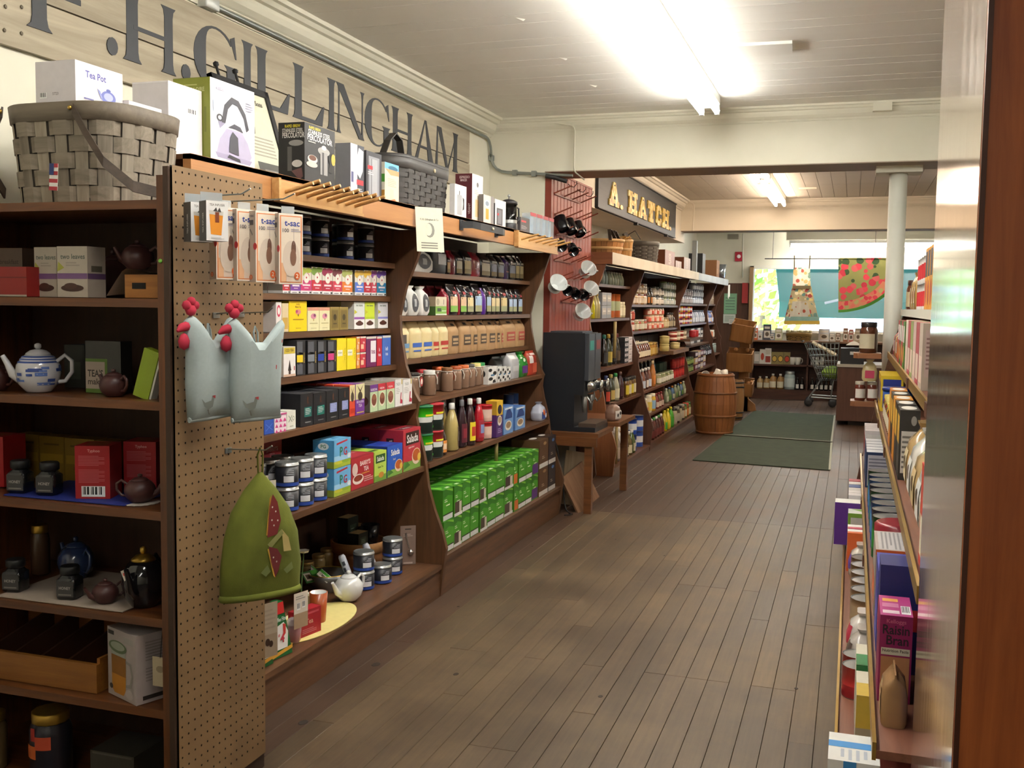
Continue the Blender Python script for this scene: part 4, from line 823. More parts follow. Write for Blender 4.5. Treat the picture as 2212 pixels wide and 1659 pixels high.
place('omug', mug_parts(.035, .125, M('b0562a', .3, coat=.3), WHT, False, 1.1), 'mug', 'tall orange-brown mug with white inside beside the teapot', 'mug', (-2.075, ypx(688, -2.075, ZM), ZM), 90)
lbox(651, 689, 1294, -2.02, ZM, .05, 'tea_box', 'small red carton with gold lettering by the orange mug', 'box', 'a51c2a', [('t', 'Tea', .5, .55, .2, 'd8a08c', .6), ('l', .2, .1, .8, .3, 3, 'c8707a'), ('r', .1, .82, .9, .9, 'c8505a')], [('t', 'TEA', .5, .8, .1, 'd08088', .5)], h=.105, tilt=-12)
# coffee filter cartons (wedge shaped)
def filt():
    B = MB(); w, h, d = .115, .21, .05
    B.loft([[(-w/2, -d/2, 0), (w/2, -d/2, 0), (w/2, d/2, 0), (-w/2, d/2, 0)], [(-w*.17, -d*.35, h), (w*.1, -d*.35, h), (w*.1, d*.35, h), (-w*.17, d*.35, h)]], M('1d6a33', .4), False)
    def fn(a, b, o=.001): t = b/h; return (a, -d/2+(.15*d)*t-o, b)
    for i, (pl, c) in enumerate((([(-.045, .03), (.03, .03), (.035, .09), (.012, .13), (-.025, .12), (-.04, .08)], 'efece8'), ([(-w*.5, .004), (w*.5, .02), (w*.5, .034), (-w*.5, .018)], 'd9a23a'), ([(-w*.24, .165), (w*.14, .165), (w*.1, .209), (-w*.16, .209)], 'c92a2a'), ([(.005, .125), (.022, .12), (.02, .085), (.008, .075)], 'c83a34'), ([(-.052+.014*cos(k*.7), .046+.018*sin(k*.7)) for k in range(9)], 'b8923a'), ([(-.052+.009*cos(k*.7), .046+.012*sin(k*.7)) for k in range(9)], 'efece8'))):
        B.add([fn(a, b, .0012+.0004*i) for a, b in pl], [list(range(len(pl)))], c)
    B.text('Coffee Filters', lambda a, b: fn(a, b, .0036), -.005, .145, .016, M('e6efe6'), .075, True); B.text('4', lambda a, b: fn(a, b, .0036), 0, .072, .035, M('c83a4a'), None, True); B.text('#', lambda a, b: fn(a, b, .0036), -.018, .085, .012, M('c83a4a'), None, True)
    return [('carton', B, None)]
place('filt', filt, 'coffee_filter_box', 'green and red wedge carton of coffee filters size 4', 'box', (-2.02, ypx(614, -1.99, ZB), ZB), 80, 'coffee filter cartons')
place('filt', filt, 'coffee_filter_box', 'coffee filter carton half hidden behind the pegboard edge', 'box', (-2.02, ypx(573, -1.99, ZB), ZB), 84, 'coffee filter cartons')
# paper price tags standing among the goods
def ptag(key, w, h, c1, c2, bar=True):
    def b():
        B = MB(); B.box(-w/2, w/2, -.0008, .0008, 0, h, M(c2, .7)); art(B, w, .0016, h, [('r', 0, .42, 1, 1, c1)]+([('b', .2, .52, .45, .72), ('b', .58, .55, .8, .74), ('l', .12, .8, .8, .92, 2, '9a948c')] if bar else [('l', .12, .5, .88, .9, 5, '9c8d7c'), ('e', .4, .28, .14, .07, '3a2418'), ('e', .6, .24, .12, .06, '3a2418')])); return [('tag', B, None)]
    return b
place('tagA', ptag('A', .075, .14, 'd9cfc0', 'a58b6e'), 'hang_tag', 'kraft hang tag with two barcodes below the green cozy', 'tag', (-2.0, ypx(650, -2.0, .22), .235), 75)
place('tagB', ptag('B', .075, .2, 'a89884', '9a8872', False), 'hang_tag', 'brown card tag hanging at the pegboard edge', 'tag', (-1.965, ypx(584, -1.96, .25), .215), 70)
place('mug2', mug_parts(.03, .1, M('9a4a22', .3), WHT, False), 'mug', 'brown mug partly behind the coffee filter cartons', 'mug', (-2.12, ypx(600, -2.12, ZB), ZB), 90)
# plastic cup of red sweets
place('sweets', lambda: [('cup', MB().lathe([(.026, 0), (.032, .07)], CLEAR(.3), seg=14), None), ('sweets', MB().lathe([(.024, .002), (.029, .045)], M('c2405a', .4), seg=12), None), ('lid', MB().lathe([(.034, .07), (.034, .078), (.02, .092)], CLEAR(.35), seg=14), None)], 'candy_cup', 'clear plastic cup of pink sweets behind the filter carton', 'cup', (-2.045, ypx(642, -2.03, ZB), ZB), 0)
# bowl with packets
bw_ = place('steel bowl', lambda: [('bowl', MB().lathe([(.05, 0), (.085, .05), (.1, .085), (.096, .085), (.08, .05), (.001, .006)], M('8d8f8e', .3, .7), seg=24, cap=False), None), ('rim_wire', MB().tube([(.098*cos(a*.3), .098*sin(a*.3), .087) for a in range(21)], .0025, BRASS, 5, True), None)], 'bowl', 'grey metal bowl of coffee sample packets', 'bowl', (-2.27, ypx(708, -2.27, ZB), ZB), 0)
for i, (dx, dy, rx, c, d) in enumerate(((.03, -.04, 15, 'efece6', 'white and green sample packet in the metal bowl'), (-.02, -.085, -25, '3f7a3a', 'dark green sample packet leaning in the bowl'), (-.045, .02, 30, 'dcd8d0', 'pale sample packet at the back of the bowl'))):
    B = MB(); B.box(-.045, .045, -.002, .002, 0, .062, M(c, .5)); art(B, .09, .004, .062, [('r', .08, .15, .48, .85, 'd2cdc2'), ('r', .15, .3, .42, .7, '5a4a3a'), ('r', .55, 0, .92, 1, '4fae3a')])
    tag(link('sample_packet', B.data('sample_packet'), None, (-2.27+dx, ypx(708, -2.27, ZB)+dy, ZB+.06), (radians(-50), 0, radians(90+rx))), d, 'packet')
# jars of dried tea
GJ = jar_parts(.036, .105, M('a08a5a', .2, coat=.5), M('c0a468', .3, .7))
for u, x, d in ((688, -2.44, 'middle jar'), (706, -2.46, 'right jar'), (664, -2.42, 'left jar')):
    place('teajar', GJ, 'glass_jar', 'glass jar of dried herbs behind the bowl, '+d, 'jar', (x, ypx(u, x, ZB), ZB), 0, 'jars of dried herbs')
place('spice', jar_parts(.02, .07, M('8f7a5a', .3), 'e6e4dc', None), 'spice_jar', 'small jar with white lid left of the bowl', 'jar', (-2.2, ypx(672, -2.2, ZB), ZB))
place('bear', bottle_parts([(.018, 0), (.024, .008), (.022, .04), (.016, .05), (.021, .06), (.019, .08), (.012, .09)], M('a8651e', .2, coat=.5), ([(.014, .088), (.017, .09), (.017, .112), (.013, .118)], 'ecebe6'), capname='cap'), 'honey_bottle', 'small amber honey bottle with white cap behind the teapot', 'bottle', (-2.2, ypx(772, -2.2, ZB), ZB))
# tins at right of the display
for u, L_, d, x in ((804, 0, 'lower tin of the nearest stack', -2.08), (804, 1, 'upper tin of the nearest stack', -2.08), (846, 0, 'single tin between the two stacks', -2.05), (869, 0, 'lower tin of the farther stack', -2.07), (869, 1, 'upper tin of the farther stack', -2.07), (876, 0, 'tin beside the spoon packet', -2.2)):
    tin(u+(4 if u == 804 else 0), x, ZB+L_*.09, d+' on the bottom tea shelf', 'tinc', .049 if u != 876 else .036, .087, turn=-8, group='black tea tins on the bottom shelf')
# round wooden cheese-box basket with black mug and boxes
bx_, by_ = -2.34, ypx(790, -2.3, ZB)
WB_ = WOOD('8a5a32', 'a8754a', 'x', .5)
place('bentbox', lambda: [('rim', MB().lathe([(.13, 0), (.136, .005), (.136, .135), (.13, .135), (.128, .02), (.001, .02)], WB_, seg=28, cap=False), None), ('band', MB().lathe([(.137, .085), (.141, .087), (.141, .137), (.137, .139)], WOOD('9a6a3e', 'b98a58', 'x', .5), seg=28, cap=False), None)], 'bentwood_basket', 'round bentwood basket at the back of the bottom tea shelf', 'basket', (bx_, by_, ZB))
place('padding', lambda: [('cloth', MB().lathe([(.11, 0), (.124, .06), (.09, .085), (.001, .09)], M('d8d2c4', .8), seg=18, sy=.98), None)], 'cloth_padding', 'white cloth padding inside the bentwood basket', 'cloth', (bx_, by_, ZB+.021))
place('bmug', mug_parts(.042, .1, M('17171b', .2), M('101014', .3)), 'mug', 'black mug with white swirl in the bentwood basket', 'mug', (bx_+.05, by_+.03, ZB+.112), 110)
for i, (dx, dy, z, w, h, d) in enumerate(((.03, -.065, .1, .09, .09, 'dark tea box with tan lid beside the black mug'), (-.06, .0, .1, .1, .15, 'tall dark green tea carton behind the black mug'), (-.05, .09, .1, .08, .09, 'green-labelled tea box at right of the basket'))):
    place(('bbox', i), lambda: [('carton', carton(w, .06, h, '23271f', [('r', .2, .3, .8, .75, '3f4f3c'), ('l', .3, .4, .7, .65, 3, '8a9a86')], [], [('r', 0, 0, 1, 1, 'a98a5c')]), None)], 'tea_box', d, 'box', (bx_+dx, by_+dy, ZB+z), 85)
def tubebag():
    B = MB(); B.lathe([(.012, 0), (.017, .01), (.017, .15), (.012, .16)], M('c4c8d4', .3), seg=12)
    P = MB()
    for z, a in ((.05, -90), (.08, -100), (.11, -80)): P.lathe([(.0176, z), (.0178, z+.02)], M('4a4e58', .5), seg=5, a0=radians(a-22), a1=radians(a+22), cap=False)
    return [('tube', B, None), ('print', P, None)]
for u, d in ((768, 'left'), (818, 'right')):
    tag_o = place('stirtube', tubebag, 'filter_tube', 'slim grey tube of tea filters leaning on the basket, %s one' % d, 'tube', (-2.165, ypx(u, -2.165, ZB+.06)-.02, ZB+.012), 0, 'slim tubes of tea filters'); tag_o.rotation_euler = (radians(0), radians(-22), radians(12))
def spoonpack():
    C_ = MB(); C_.box(-.04, .04, -.002, .002, 0, .2, M('8a7468', .6)); art(C_, .08, .004, .2, [('r', .3, .9, .7, .93, '3a2f2a'), ('l', .2, .72, .8, .8, 2, 'b8a498'), ('r', .2, .02, .8, .06, 'c9b8ac')])
    S = MB(); S.tube([(-.012, -.008, .165), (-.004, -.008, .12), (.006, -.008, .085)], [.005, .003, .004], M('d8d8d6', .2, .9), 8); S.lathe([(.0, -.016), (.014, -.008), (.016, 0), (.014, .008), (.0, .016)], M('c8c8c6', .2, .9), (.012, -.01, .065), 14)
    return [('card', C_, None), ('infuser_spoon', S, None)]
o = place('spoon', spoonpack, 'infuser_spoon_pack', 'silver tea infuser spoon on a brown card at the divider', 'pack', (-2.12, 4.76, ZB), 35); o.rotation_euler.x = 0
place('flower', lambda: [('petals', MB().lathe([(.001, 0), (.022, .006), (.026, .014), (.012, .008), (.001, .006)], M('dcdad0', .7), seg=7, smooth=False), None), ('stem', MB().tube([(0, 0, 0), (-.004, -.006, -.08), (-.012, -.01, -.25)], .003, M('4f6a3a', .7), 6), None)], 'cloth_flower', 'white cloth flower behind the green cozy', 'flower', (-2.2, ypx(656, -2.2, .42), .425))
# ================================================================== coffee shelves (unit 2)
CLOTHW = 'd9d8d2'
def oval(): return [(.22, .12, .82, .74, '3a3d42', 'printed_oval', 'oval'), (.42, .3, .62, .55, 'a9abad', 'emblem')]
zs = 1.67; ZCAP = 1.86
lbag(893, 938, 534, -2.22, zs, .09, 'white cloth coffee bag with black oval on the top shelf', CLOTHW, 'pouch', oval(), rough=.85, group='white cloth coffee bags')
lbag(937.5, 966, 526, -2.225, zs, .08, 'black coffee bag with white leaf emblem', '2b2d31', 'gusset', [(.3, .3, .95, .66, 'cfd2d6'), (.36, .68, .72, .92, 'd9dadb', 'leaf_emblem', 'oval'), (.42, .71, .66, .89, '3a3d42', 'leaf_emblem', 'oval')])
def coff(lab, sc=None): return [(.06, .08, .94, .58, lab), (.06, .08, .94, .26, sc or '8a7a52', 'picture'), (.1, .62, .9, .7, 'b9b4ac', 'lettering')]
row1 = [(967, 974, 548, '1f1a1c', 'b89a72', 'black'), (974.5, 986, 541, '7a1a26', None, 'dark red'), (987, 1001, 542, '201c1e', 'c9c2ae', 'black'), (1003.5, 1020, 540, '1c181a', 'c9b888', 'black'), (1020.5, 1039, 545, '86202a', None, 'dark red'), (1040, 1060, 547, '221c1e', 'd4cbb2', 'black'), (1061.5, 1075, 549, '221c20', 'aab4c6', 'black'), (1076.5, 1090, 552, '201c20', 'a9b6cc', 'black'), (1090.5, 1101, 553, '452a66', None, 'purple'), (1101.5, 1115, 552, '1f1c22', 'aab6cc', 'black'), (1115.5, 1124, 552, '201c1e', 'c9b888', 'black'), (1124.5, 1132, 553, '201c1e', 'c4b48a', 'black')]
for u0, u1, vt, b_, lab, d in row1: lbag(u0, u1, vt, -2.225, zs, .075, '%s foil coffee bag on the top coffee shelf' % d, b_, 'gusset', coff(lab) if lab else [(.25, .3, .75, .34, 'a04a50', 'lettering')], rough=.25, group='foil coffee bags')
zs = 1.435; ZCAP = 1.64
for u0, u1, vt, d, x in ((865.5, 884, 622, 'leftmost white cloth coffee bag on the second coffee shelf', -2.24), (884.5, 908, 617, 'middle white cloth coffee bag with oval, second coffee shelf', -2.225), (908.5, 931, 619, 'right white cloth coffee bag with grey tag, second coffee shelf', -2.23)):
    lbag(u0, u1, vt, x, zs, .08, d, CLOTHW, 'pouch', oval(), rough=.85, group='white cloth coffee bags')
lbox(940.5, 964.5, 641, -2.215, zs, .05, 'coffee_box', 'cream and green coffee pod box on the second coffee shelf', 'box', 'c9b89a', [('r', 0, 0, 1, .48, '7fae4a'), ('r', .02, .5, .98, .98, 'd8cbb2'), ('e', .2, .72, .14, .18, 'b0a488'), ('r', .7, .58, .74, .85, '4a3a28'), ('r', .15, .2, .5, .38, '3a4a34'), ('r', .55, .2, .95, .26, 'cfe0b8'), ('r', 0, 0, 1, .08, 'dfe6d2')], [('r', 0, 0, 1, .48, '3f5f24'), ('r', 0, .5, 1, 1, 'a8957a')])
for u0, u1, d in ((917, 930, 'left'), (932, 948, 'middle'), (950, 966, 'right')): lbag(u0, u1, 617, -2.33, zs, .07, 'dark red coffee bag behind the cream box, %s' % d, '7e1e2a', 'gusset', (), rough=.3, group='dark red coffee bags')
row2 = [(965, 972, 624, '8a2230', None, 'red'), (973, 991, 614, '1a1618', 'd9b592', 'black'), (991.5, 995, 620, '8a2230', None, 'red'), (996, 1010, 616, '1a1618', 'dcb894', 'black'), (1010.5, 1025, 618, '1c181c', 'dcc894', 'black'), (1026.5, 1043, 613, '191518', 'a9c2dc', 'black'), (1043.5, 1052, 622, '542a86', None, 'purple'), (1052.5, 1063, 616, '1a161a', 'a9c0d8', 'black'), (1063.5, 1072, 620, '1c181a', 'dcc89a', 'black'), (1072.5, 1081, 621, '1c181a', 'dcc89a', 'black'), (1082, 1097, 620, '1a1618', 'd8c28a', 'black'), (1101, 1109.5, 625, '1c181c', 'a9bcd4', 'black'), (1110, 1118, 625, '1c181c', 'a9bcd4', 'black'), (1120.5, 1130, 625, '1c181c', 'a4b8d4', 'black')]
for u0, u1, vt, b_, lab, d in row2: lbag(u0, u1, vt, -2.22, zs, .075, '%s foil coffee bag on the second coffee shelf' % d, b_, 'gusset', [(.06, .1, .94, .6, lab), (.06, .1, .94, .3, {'d9b592': '7fae4a', 'dcb894': '7fae4a'}.get(lab, '9a9a72'), 'picture'), (.3, .68, .7, .78, '9a2a34', 'emblem')] if lab else [], rough=.22, group='foil coffee bags')
zs = 1.207; ZCAP = 1.405; KR = 'b08c62'; CRM = 'd9c592'
for u0, u1, vt, c, d in ((863.5, 887, 693, '6a90b4', 'cream coffee bag with pale blue band and black chair print'), (890, 914, 694, '3f66b8', 'cream coffee bag with blue lettering, left of two'), (914.5, 936, 693, '3f66b8', 'cream coffee bag with blue lettering, right of two'), (937, 951, 696, 'b83a34', 'cream coffee bag with red lettering, left of two'), (951.5, 971, 693, 'b83a34', 'cream coffee bag with red lettering, right of two')):
    lbag(u0, u1, vt, -2.22, zs, .085, d, CRM, 'fold', [(.2, .42, .6, .66, '4a4038', 'picture')] * (c == '6a90b4')+[(.08, .3, .92, .42, c, 'lettering'), (.12, .18, .8, .22, c, 'lettering')], rough=.4, group='cream coffee bags')
for u0, u1, vt, c, d in ((971.5, 993, 694, '4f4034', 'brown'), (997, 1019.5, 690, '4f4034', 'brown'), (1020, 1033, 694, '4f4034', 'brown'), (1034, 1053, 692, '4f4034', 'brown'), (1053.5, 1071.5, 692, '4f4034', 'brown'), (1072, 1081.5, 692, '4f4034', 'brown'), (1082, 1088, 694, 'a8423a', 'red'), (1089, 1115.5, 690, 'a8423a', 'red'), (1116, 1135, 690, 'a8423a', 'red')):
    lbag(u0, u1, vt, -2.222, zs, .085, 'kraft paper coffee bag with %s print on the third coffee shelf' % d, KR, 'fold', [(.2, .24, .88, .56, c, 'printed_panel'), (.28, .3, .8, .35, 'b89870', 'lettering'), (.28, .4, .8, .48, 'b89870', 'lettering'), (.4, .86, .7, .93, '2a2420', 'valve')], rough=.7, group='kraft coffee bags')
# fourth: cocoa jars, cow cartons, pouches
zs = 1.005; ZCAP = 1.18
for i, (u, x, lc, tc__, d) in enumerate(((900, -2.13, '2e2a28', 'b83a3a', 'black lid'), (917, -2.2, 'b02a30', 'c8404a', 'red lid'), (935, -2.13, 'e4e2de', 'a83038', 'white lid'), (953, -2.21, 'd8642c', 'e07a3c', 'orange lid'), (973, -2.135, '8a5a34', 'd06a3a', 'brown lid'), (992, -2.14, 'b0562e', '5a3a2c', 'rust lid'), (1008, -2.14, 'd06a34', 'd07a4a', 'orange-red lid'), (1021, -2.14, '4f4a46', 'd8584a', 'dark grey lid'), (1034, -2.145, 'e2d488', 'e8e2d0', 'cream lid'), (1043, -2.145, '2a8a4a', 'e8d488', 'green lid'))):
    def jb(lc=lc, tc__=tc__):
        out = jar_parts(.037, .135, M('8d705c', .15, coat=.5), M(lc, .4), None, lidh=.16)()
        T_ = MB(); T_.T = Matrix.Translation((.018, -.045, .085)) @ Matrix.Rotation(radians(-25), 4, 'Y'); T_.lathe([(.0, 0), (.02, 0), (.02, .0015), (.0, .0015)], M(tc__, .5), seg=12); T_.T = None
        T2 = MB(); T2.prism([(.02*cos(k*pi/6), .026*sin(k*pi/6)) for k in range(12)], lambda a, b, t: (.014+a, -.044+t, .088+b), 0, .0015, M(tc__, .5)); T2.prism([(.011*cos(k*pi/6), .015*sin(k*pi/6)) for k in range(12)], lambda a, b, t: (.014+a, -.0446+t, .088+b), 0, .0008, M('e8dcd0', .6))
        R_ = MB(); R_.tube([(.034*cos(a*pi/6), .034*sin(a*pi/6), .113) for a in range(12)], .0025, M('d8d0c4', .6), 5, True); R_.tube([(-.01, -.036, .112), (-.018, -.046, .085), (-.012, -.045, .06)], .003, M('d8d0c4', .6), 5)
        return out+[('hang_tag', T2, None), ('ribbon', R_, None)]
    place(('cocoa', lc, tc__), jb, 'cocoa_jar', 'jar of cocoa mix with %s and hang tag' % d, 'jar', (x-.042, ypx(u, x-.02, zs), zs), 90+i*9, 'jars of cocoa mix')
COW = [('r', .05, .05, .95, .95, 'e4e2de'), ('e', .25, .8, .2, .1, '1d1c1e'), ('e', .75, .6, .2, .12, '1d1c1e'), ('e', .3, .3, .24, .1, '1d1c1e'), ('p', [(.5, .05), (.9, .05), (.8, .25), (.55, .2)], '1d1c1e'), ('r', .3, .45, .7, .55, '4a7aa0')]
for u0, u1 in ((1054, 1073), (1074.5, 1083.5), (1084.5, 1093.5), (1094.5, 1103)): lbox(u0, u1, 792, -2.125, zs, .06, 'cow_print_box', 'black and white cow-spot carton on the fourth coffee shelf', 'box', 'd8d6d2', COW, [('e', .4, .6, .3, .2, '1d1c1e')], [('e', .4, .5, .3, .2, '1d1c1e'), ('e', .8, .3, .12, .1, '1d1c1e')], back=1, group='cow-spot cartons', blabel='cow-spot carton in the row behind')
for u0, u1, vt, x, d in ((1072, 1090, 770, -2.28, 'leftmost'), (1092, 1106, 768, -2.26, 'middle'), (1103.5, 1123, 763, -2.14, 'rightmost')): lbag(u0, u1, vt, x, zs, .07, 'silver grey coffee pouch behind the cow cartons, %s' % d, 'b4b6ba', 'gusset', [(.2, .3, .8, .5, 'd0d2d4')], rough=.3, group='silver coffee pouches')
lbag(1124, 1142.5, 753, -2.14, zs, .08, 'shiny green coffee bag near the end of the shelf', '2f8a34', 'pouch', [(.2, .15, .8, .45, '6a3a8a'), (.35, .6, .65, .75, 'e2ecd8', 'emblem', 'oval')], rough=.15)
lbag(1143.5, 1165, 745, -2.14, zs, .07, 'red and white coffee bag at the end of the fourth shelf', 'b8402e', 'gusset', [(.05, .5, .5, .8, 'e8e0dc'), (.4, .1, .9, .5, 'd8664a'), (.3, .82, .9, .9, 'e8d0c8', 'lettering')], rough=.3)
# fifth: cans, bottles, cartons
zs = .683; ZCAP = .975
for L_ in (0, 1):
    for u, c, d in ((915, '38c41c', 'green'), (942.5, 'b0202c', 'red')):
        def cb_(c=c):
            out = can_parts(.062, .138, [(.42, '1c2a24'), (.62, 'd9dcd8'), (1, c)], None)(); T_ = MB()
            T_.lathe([(.0635, .09), (.0635, .1)], M('e0d830', .5), seg=6, a0=radians(-120), a1=radians(-40), cap=False)
            for k in range(5): T_.lathe([(.0634+.0002*k, .052+.014*((k*3) % 4)*.6), (.0634+.0002*k, .066+.014*((k*3) % 4)*.6)], M('2c1a18', .6), seg=3, a0=radians(-78+9*k), a1=radians(-62+9*k), cap=False)
            T_.lathe([(.0634, .028), (.0634, .038)], M('4fd03a' if c[0] == '3' else '8a9a94', .5), seg=5, a0=radians(-70), a1=radians(-30), cap=False)
            ld = MB(); ld.lathe([(.064, .133), (.064, .142), (.06, .144)], M('1f7a4a' if c[0] == '3' else 'c02434', .4), seg=16); return out+[('print', T_, None), ('lid', ld, None)]
        place(('ccan', c), cb_, 'coffee_can', '%s-topped coffee can, %s of the stack of two' % (d, ('lower', 'upper')[L_]), 'can', (-2.055-.063, max(ypx(u, -2.09, zs), 4.915), zs+L_*.146), 75, 'stacked coffee cans')
def bprof(r, h): return [(r*.85, 0), (r, h*.03), (r, h*.45), (r*.86, h*.6), (r*.55, h*.78), (r*.36, h*.86), (r*.36, h*.88)]
def bott(u, x, r, h, body, lab, d, cap='e6e4e0', lab2=None, a=(-150, -60), z=None, cat='bottle', grp='sauce and syrup bottles'):
    labs = [(h*.1, h*.5, lab, a[0], a[1])] if lab else []
    if lab2: labs.append((h*.2, h*.4, lab2, a[0]+18, a[1]-18, 'emblem'))
    zz = zs if z is None else z
    place(('bott', r, h, body, lab, lab2, cap), bottle_parts(bprof(r, h), body, ([(r*.4, h*.87), (r*.44, h*.88), (r*.42, h*.98), (r*.34, h)], cap), labs, sy=.8), 'syrup_bottle', d, cat, (x-r, ypx(u, x-r*.5, zz), zz), 90, grp)
bott(960, -2.06, .035, .16, '3a2620', 'd98a3a', 'small brown chocolate sauce bottle with orange label', '2e2220', 'e0c0a0')
bott(962, -2.13, .045, .27, 'b09a5c', None, 'gold caramel bottle in the second row'); bott(984, -2.06, .05, .265, 'b8a668', '4a3428', 'gold caramel bottle with brown label', 'e6e4e0', 'd8cdb8', (-95, -40))
bott(1003.5, -2.07, .04, .27, '34222a', '5a1a26', 'dark syrup bottle with red oval label', '7a7a80', '8a2a38'); bott(1021.5, -2.055, .043, .27, '3a2226', 'e6cf2a', 'dark syrup bottle with bright yellow oval label', 'e6e4e0', 'c03a2a'); bott(1040.5, -2.06, .042, .26, 'b81e2c', 'a8283a', 'bright red syrup bottle', 'e8e4e2', '7a8ab8')
for i, (u, x, d) in enumerate(((965, -2.2, 'left'), (984, -2.2, 'middle'), (1002, -2.2, 'right'))): bott(u, x, .04, .26, '3a2a2c', None, 'dark bottle with silver cap in the back row, %s' % d, 'c0c0c4')
for L_ in (0, 1): place('pinktin', can_parts(.045, .1, [(.25, 'd8b0a0'), (.75, 'e2c4b4'), (1, 'c02a30')], 'c4202c'), 'cocoa_tin', 'red-lidded pink cocoa tin, %s of two' % ('lower', 'upper')[L_], 'can', (-2.12, ypx(1053, -2.1, zs), zs+L_*.104), 80, 'pink cocoa tins')
place('rtin', can_parts(.05, .21, [(1, 'a81e2c')], 'c4202c'), 'cocoa_tin', 'tall red tin behind the red syrup bottle', 'can', (-2.3, ypx(1018, -2.3, zs), zs), 0)
lbox(1072, 1085.5, 866, -2.055, zs, .07, 'cocoa_box', 'purple cocoa box with yellow top and white cup', 'box', '4a2668', [('r', 0, .6, 1, 1, 'd9b02c'), ('e', .5, .76, .34, .13, '2a2030'), ('e', .5, .45, .34, .14, 'e8e2dc'), ('e', .5, .47, .26, .09, 'b89a78'), ('l', .2, .1, .8, .25, 3, 'a890c0')], [('r', 0, .62, 1, 1, 'b8922a')], [('r', 0, 0, 1, 1, 'e0b830')])
BLUEB = [('r', 0, .0, 1, 1, '6f98cc'), ('p', [(.1, .55), (.3, .85), (.6, .95), (.9, .7), (.9, .55)], '24407c'), ('e', .5, .3, .34, .18, 'e4dccc'), ('e', .5, .32, .26, .12, '9c7a58'), ('r', .1, .9, .9, .96, 'e6ecf4')]
for u0, u1, vt, x, d in ((1087.5, 1108, 878, -2.055, 'left'), (1113, 1134, 878, -2.06, 'right')): lbox(u0, u1, vt, x, zs, .1, 'cocoa_box', 'pale blue cocoa box with cup picture, %s of two' % d, 'box', '5a80b8', BLUEB, [('r', .05, .05, .95, .95, '4a74b4')], [('r', .1, .1, .9, .9, '3f66a8')], back=1, group='pale blue cocoa boxes', blabel='pale blue cocoa box behind the %s one' % d)
for u, x, d in ((1098, -2.27, 'left'), (1109, -2.27, 'right')): place('salt', can_parts(.035, .19, [(.3, 'd8dade'), (.62, 'c9ccd4'), (1, '2f4f86')], None), 'canister', 'white and navy round canister, %s of two' % d, 'canister', (x, ypx(u, x, zs), zs), 0, 'white and navy canisters')
place('candybag', lambda: bag(.13, .09, .13, M('b8bccc', .15), 'pouch', [(.1, .1, .9, .5, '2f4f9c'), (.2, .3, .6, .62, 'd8703a', 'picture', 'oval'), (.55, .15, .85, .4, 'e8e4e4', 'picture', 'oval')]), 'marshmallow_bag', 'clear bag of orange and blue sweets at the end', 'bag', (-2.1, 6.97, zs), 90)
# bottom: green pod boxes in two layers
zs = .204; ZCAP = .655
GRN = '3f8f1c'
def pod(lab, orange=False):
    r_ = [('r', 0, 0, 1, 1, '4a9c22'), ('p', [(0, .7), (.5, .8), (1, .72), (1, 1), (0, 1)], '2f7a18'), ('p', [(.3, 1), (1, .86), (1, .94), (.6, 1)], '7fc23a'), ('l', .15, .58, .45, .7, 2, 'd8ecc8'), ('l', .3, .44, .8, .52, 1, 'd8ecc8')]
    if lab == 'w': r_ += [('r', 0, .18, 1, .22, '23301c'), ('r', .02, .02, .98, .18, 'dcdedc')]
    if lab == 'p': r_ += [('r', .08, .04, .92, .46, '4a3a30'), ('r', .62, .05, .9, .44, 'cfc6b4'), ('r', 0, 0, 1, .1, 'dfe0dc')]
    if lab == 'o': r_ += [('r', .1, .05, .95, .42, 'd8702c')]
    if lab == 'u': r_ += [('r', .05, .05, .95, .45, '5a2f7a')]
    return r_
GL_ = [('r', 0, .0, 1, 1, '3a7a1a'), ('l', .2, .3, .6, .6, 4, '4f9a2a')]; GT = [('r', 0, 0, 1, 1, '3f8c1e'), ('p', [(.1, .1), (.6, .3), (.3, .8)], '6fb83a'), ('p', [(.5, .5), (.95, .4), (.8, .95)], '2a6a14'), ('r', .55, .08, .9, .2, 'c8e0b0')]
cols = [(958, 979.5, 'w'), (980, 997.5, 'p'), (998.5, 1016, 'w'), (1017.5, 1035, 'w'), (1036.5, 1052, 'p'), (1052.5, 1070, 'w'), (1070.7, 1089, 'w'), (1090, 1109, 'p'), (1109.6, 1119, 'o'), (1119.6, 1135, 'w'), (1135.6, 1148.5, 'w'), (1149.2, 1163, 'u')]
for i, (u0, u1, lab) in enumerate(cols):
    y0, y1, _ = lspan(u0, u1, 1000, -1.975, zs); w_ = y1-y0-.003
    for L_ in (0, 1):
        for bk in range(3):
            if L_ == 0 and bk == 2: continue
            h_ = .165; d_ = .14; k_ = (i*5+L_*3+bk) % 4
            place(('pod', round(w_, 3), lab, L_, bk > 0), lambda: [('pod_box', carton(w_, d_, h_, GRN, pod(lab) if bk == 0 else [], GL_, GT), None)], 'coffee_pod_box', 'green coffee pod box, %s layer, %s row of the bottom coffee shelf' % (('lower', 'upper')[L_], ('front', 'second', 'back')[bk]), 'box', (-1.975-d_/2-bk*(d_+.003)-.002*k_, (y0+y1)/2, zs+L_*(h_+.001)), 90, 'green coffee pod boxes')
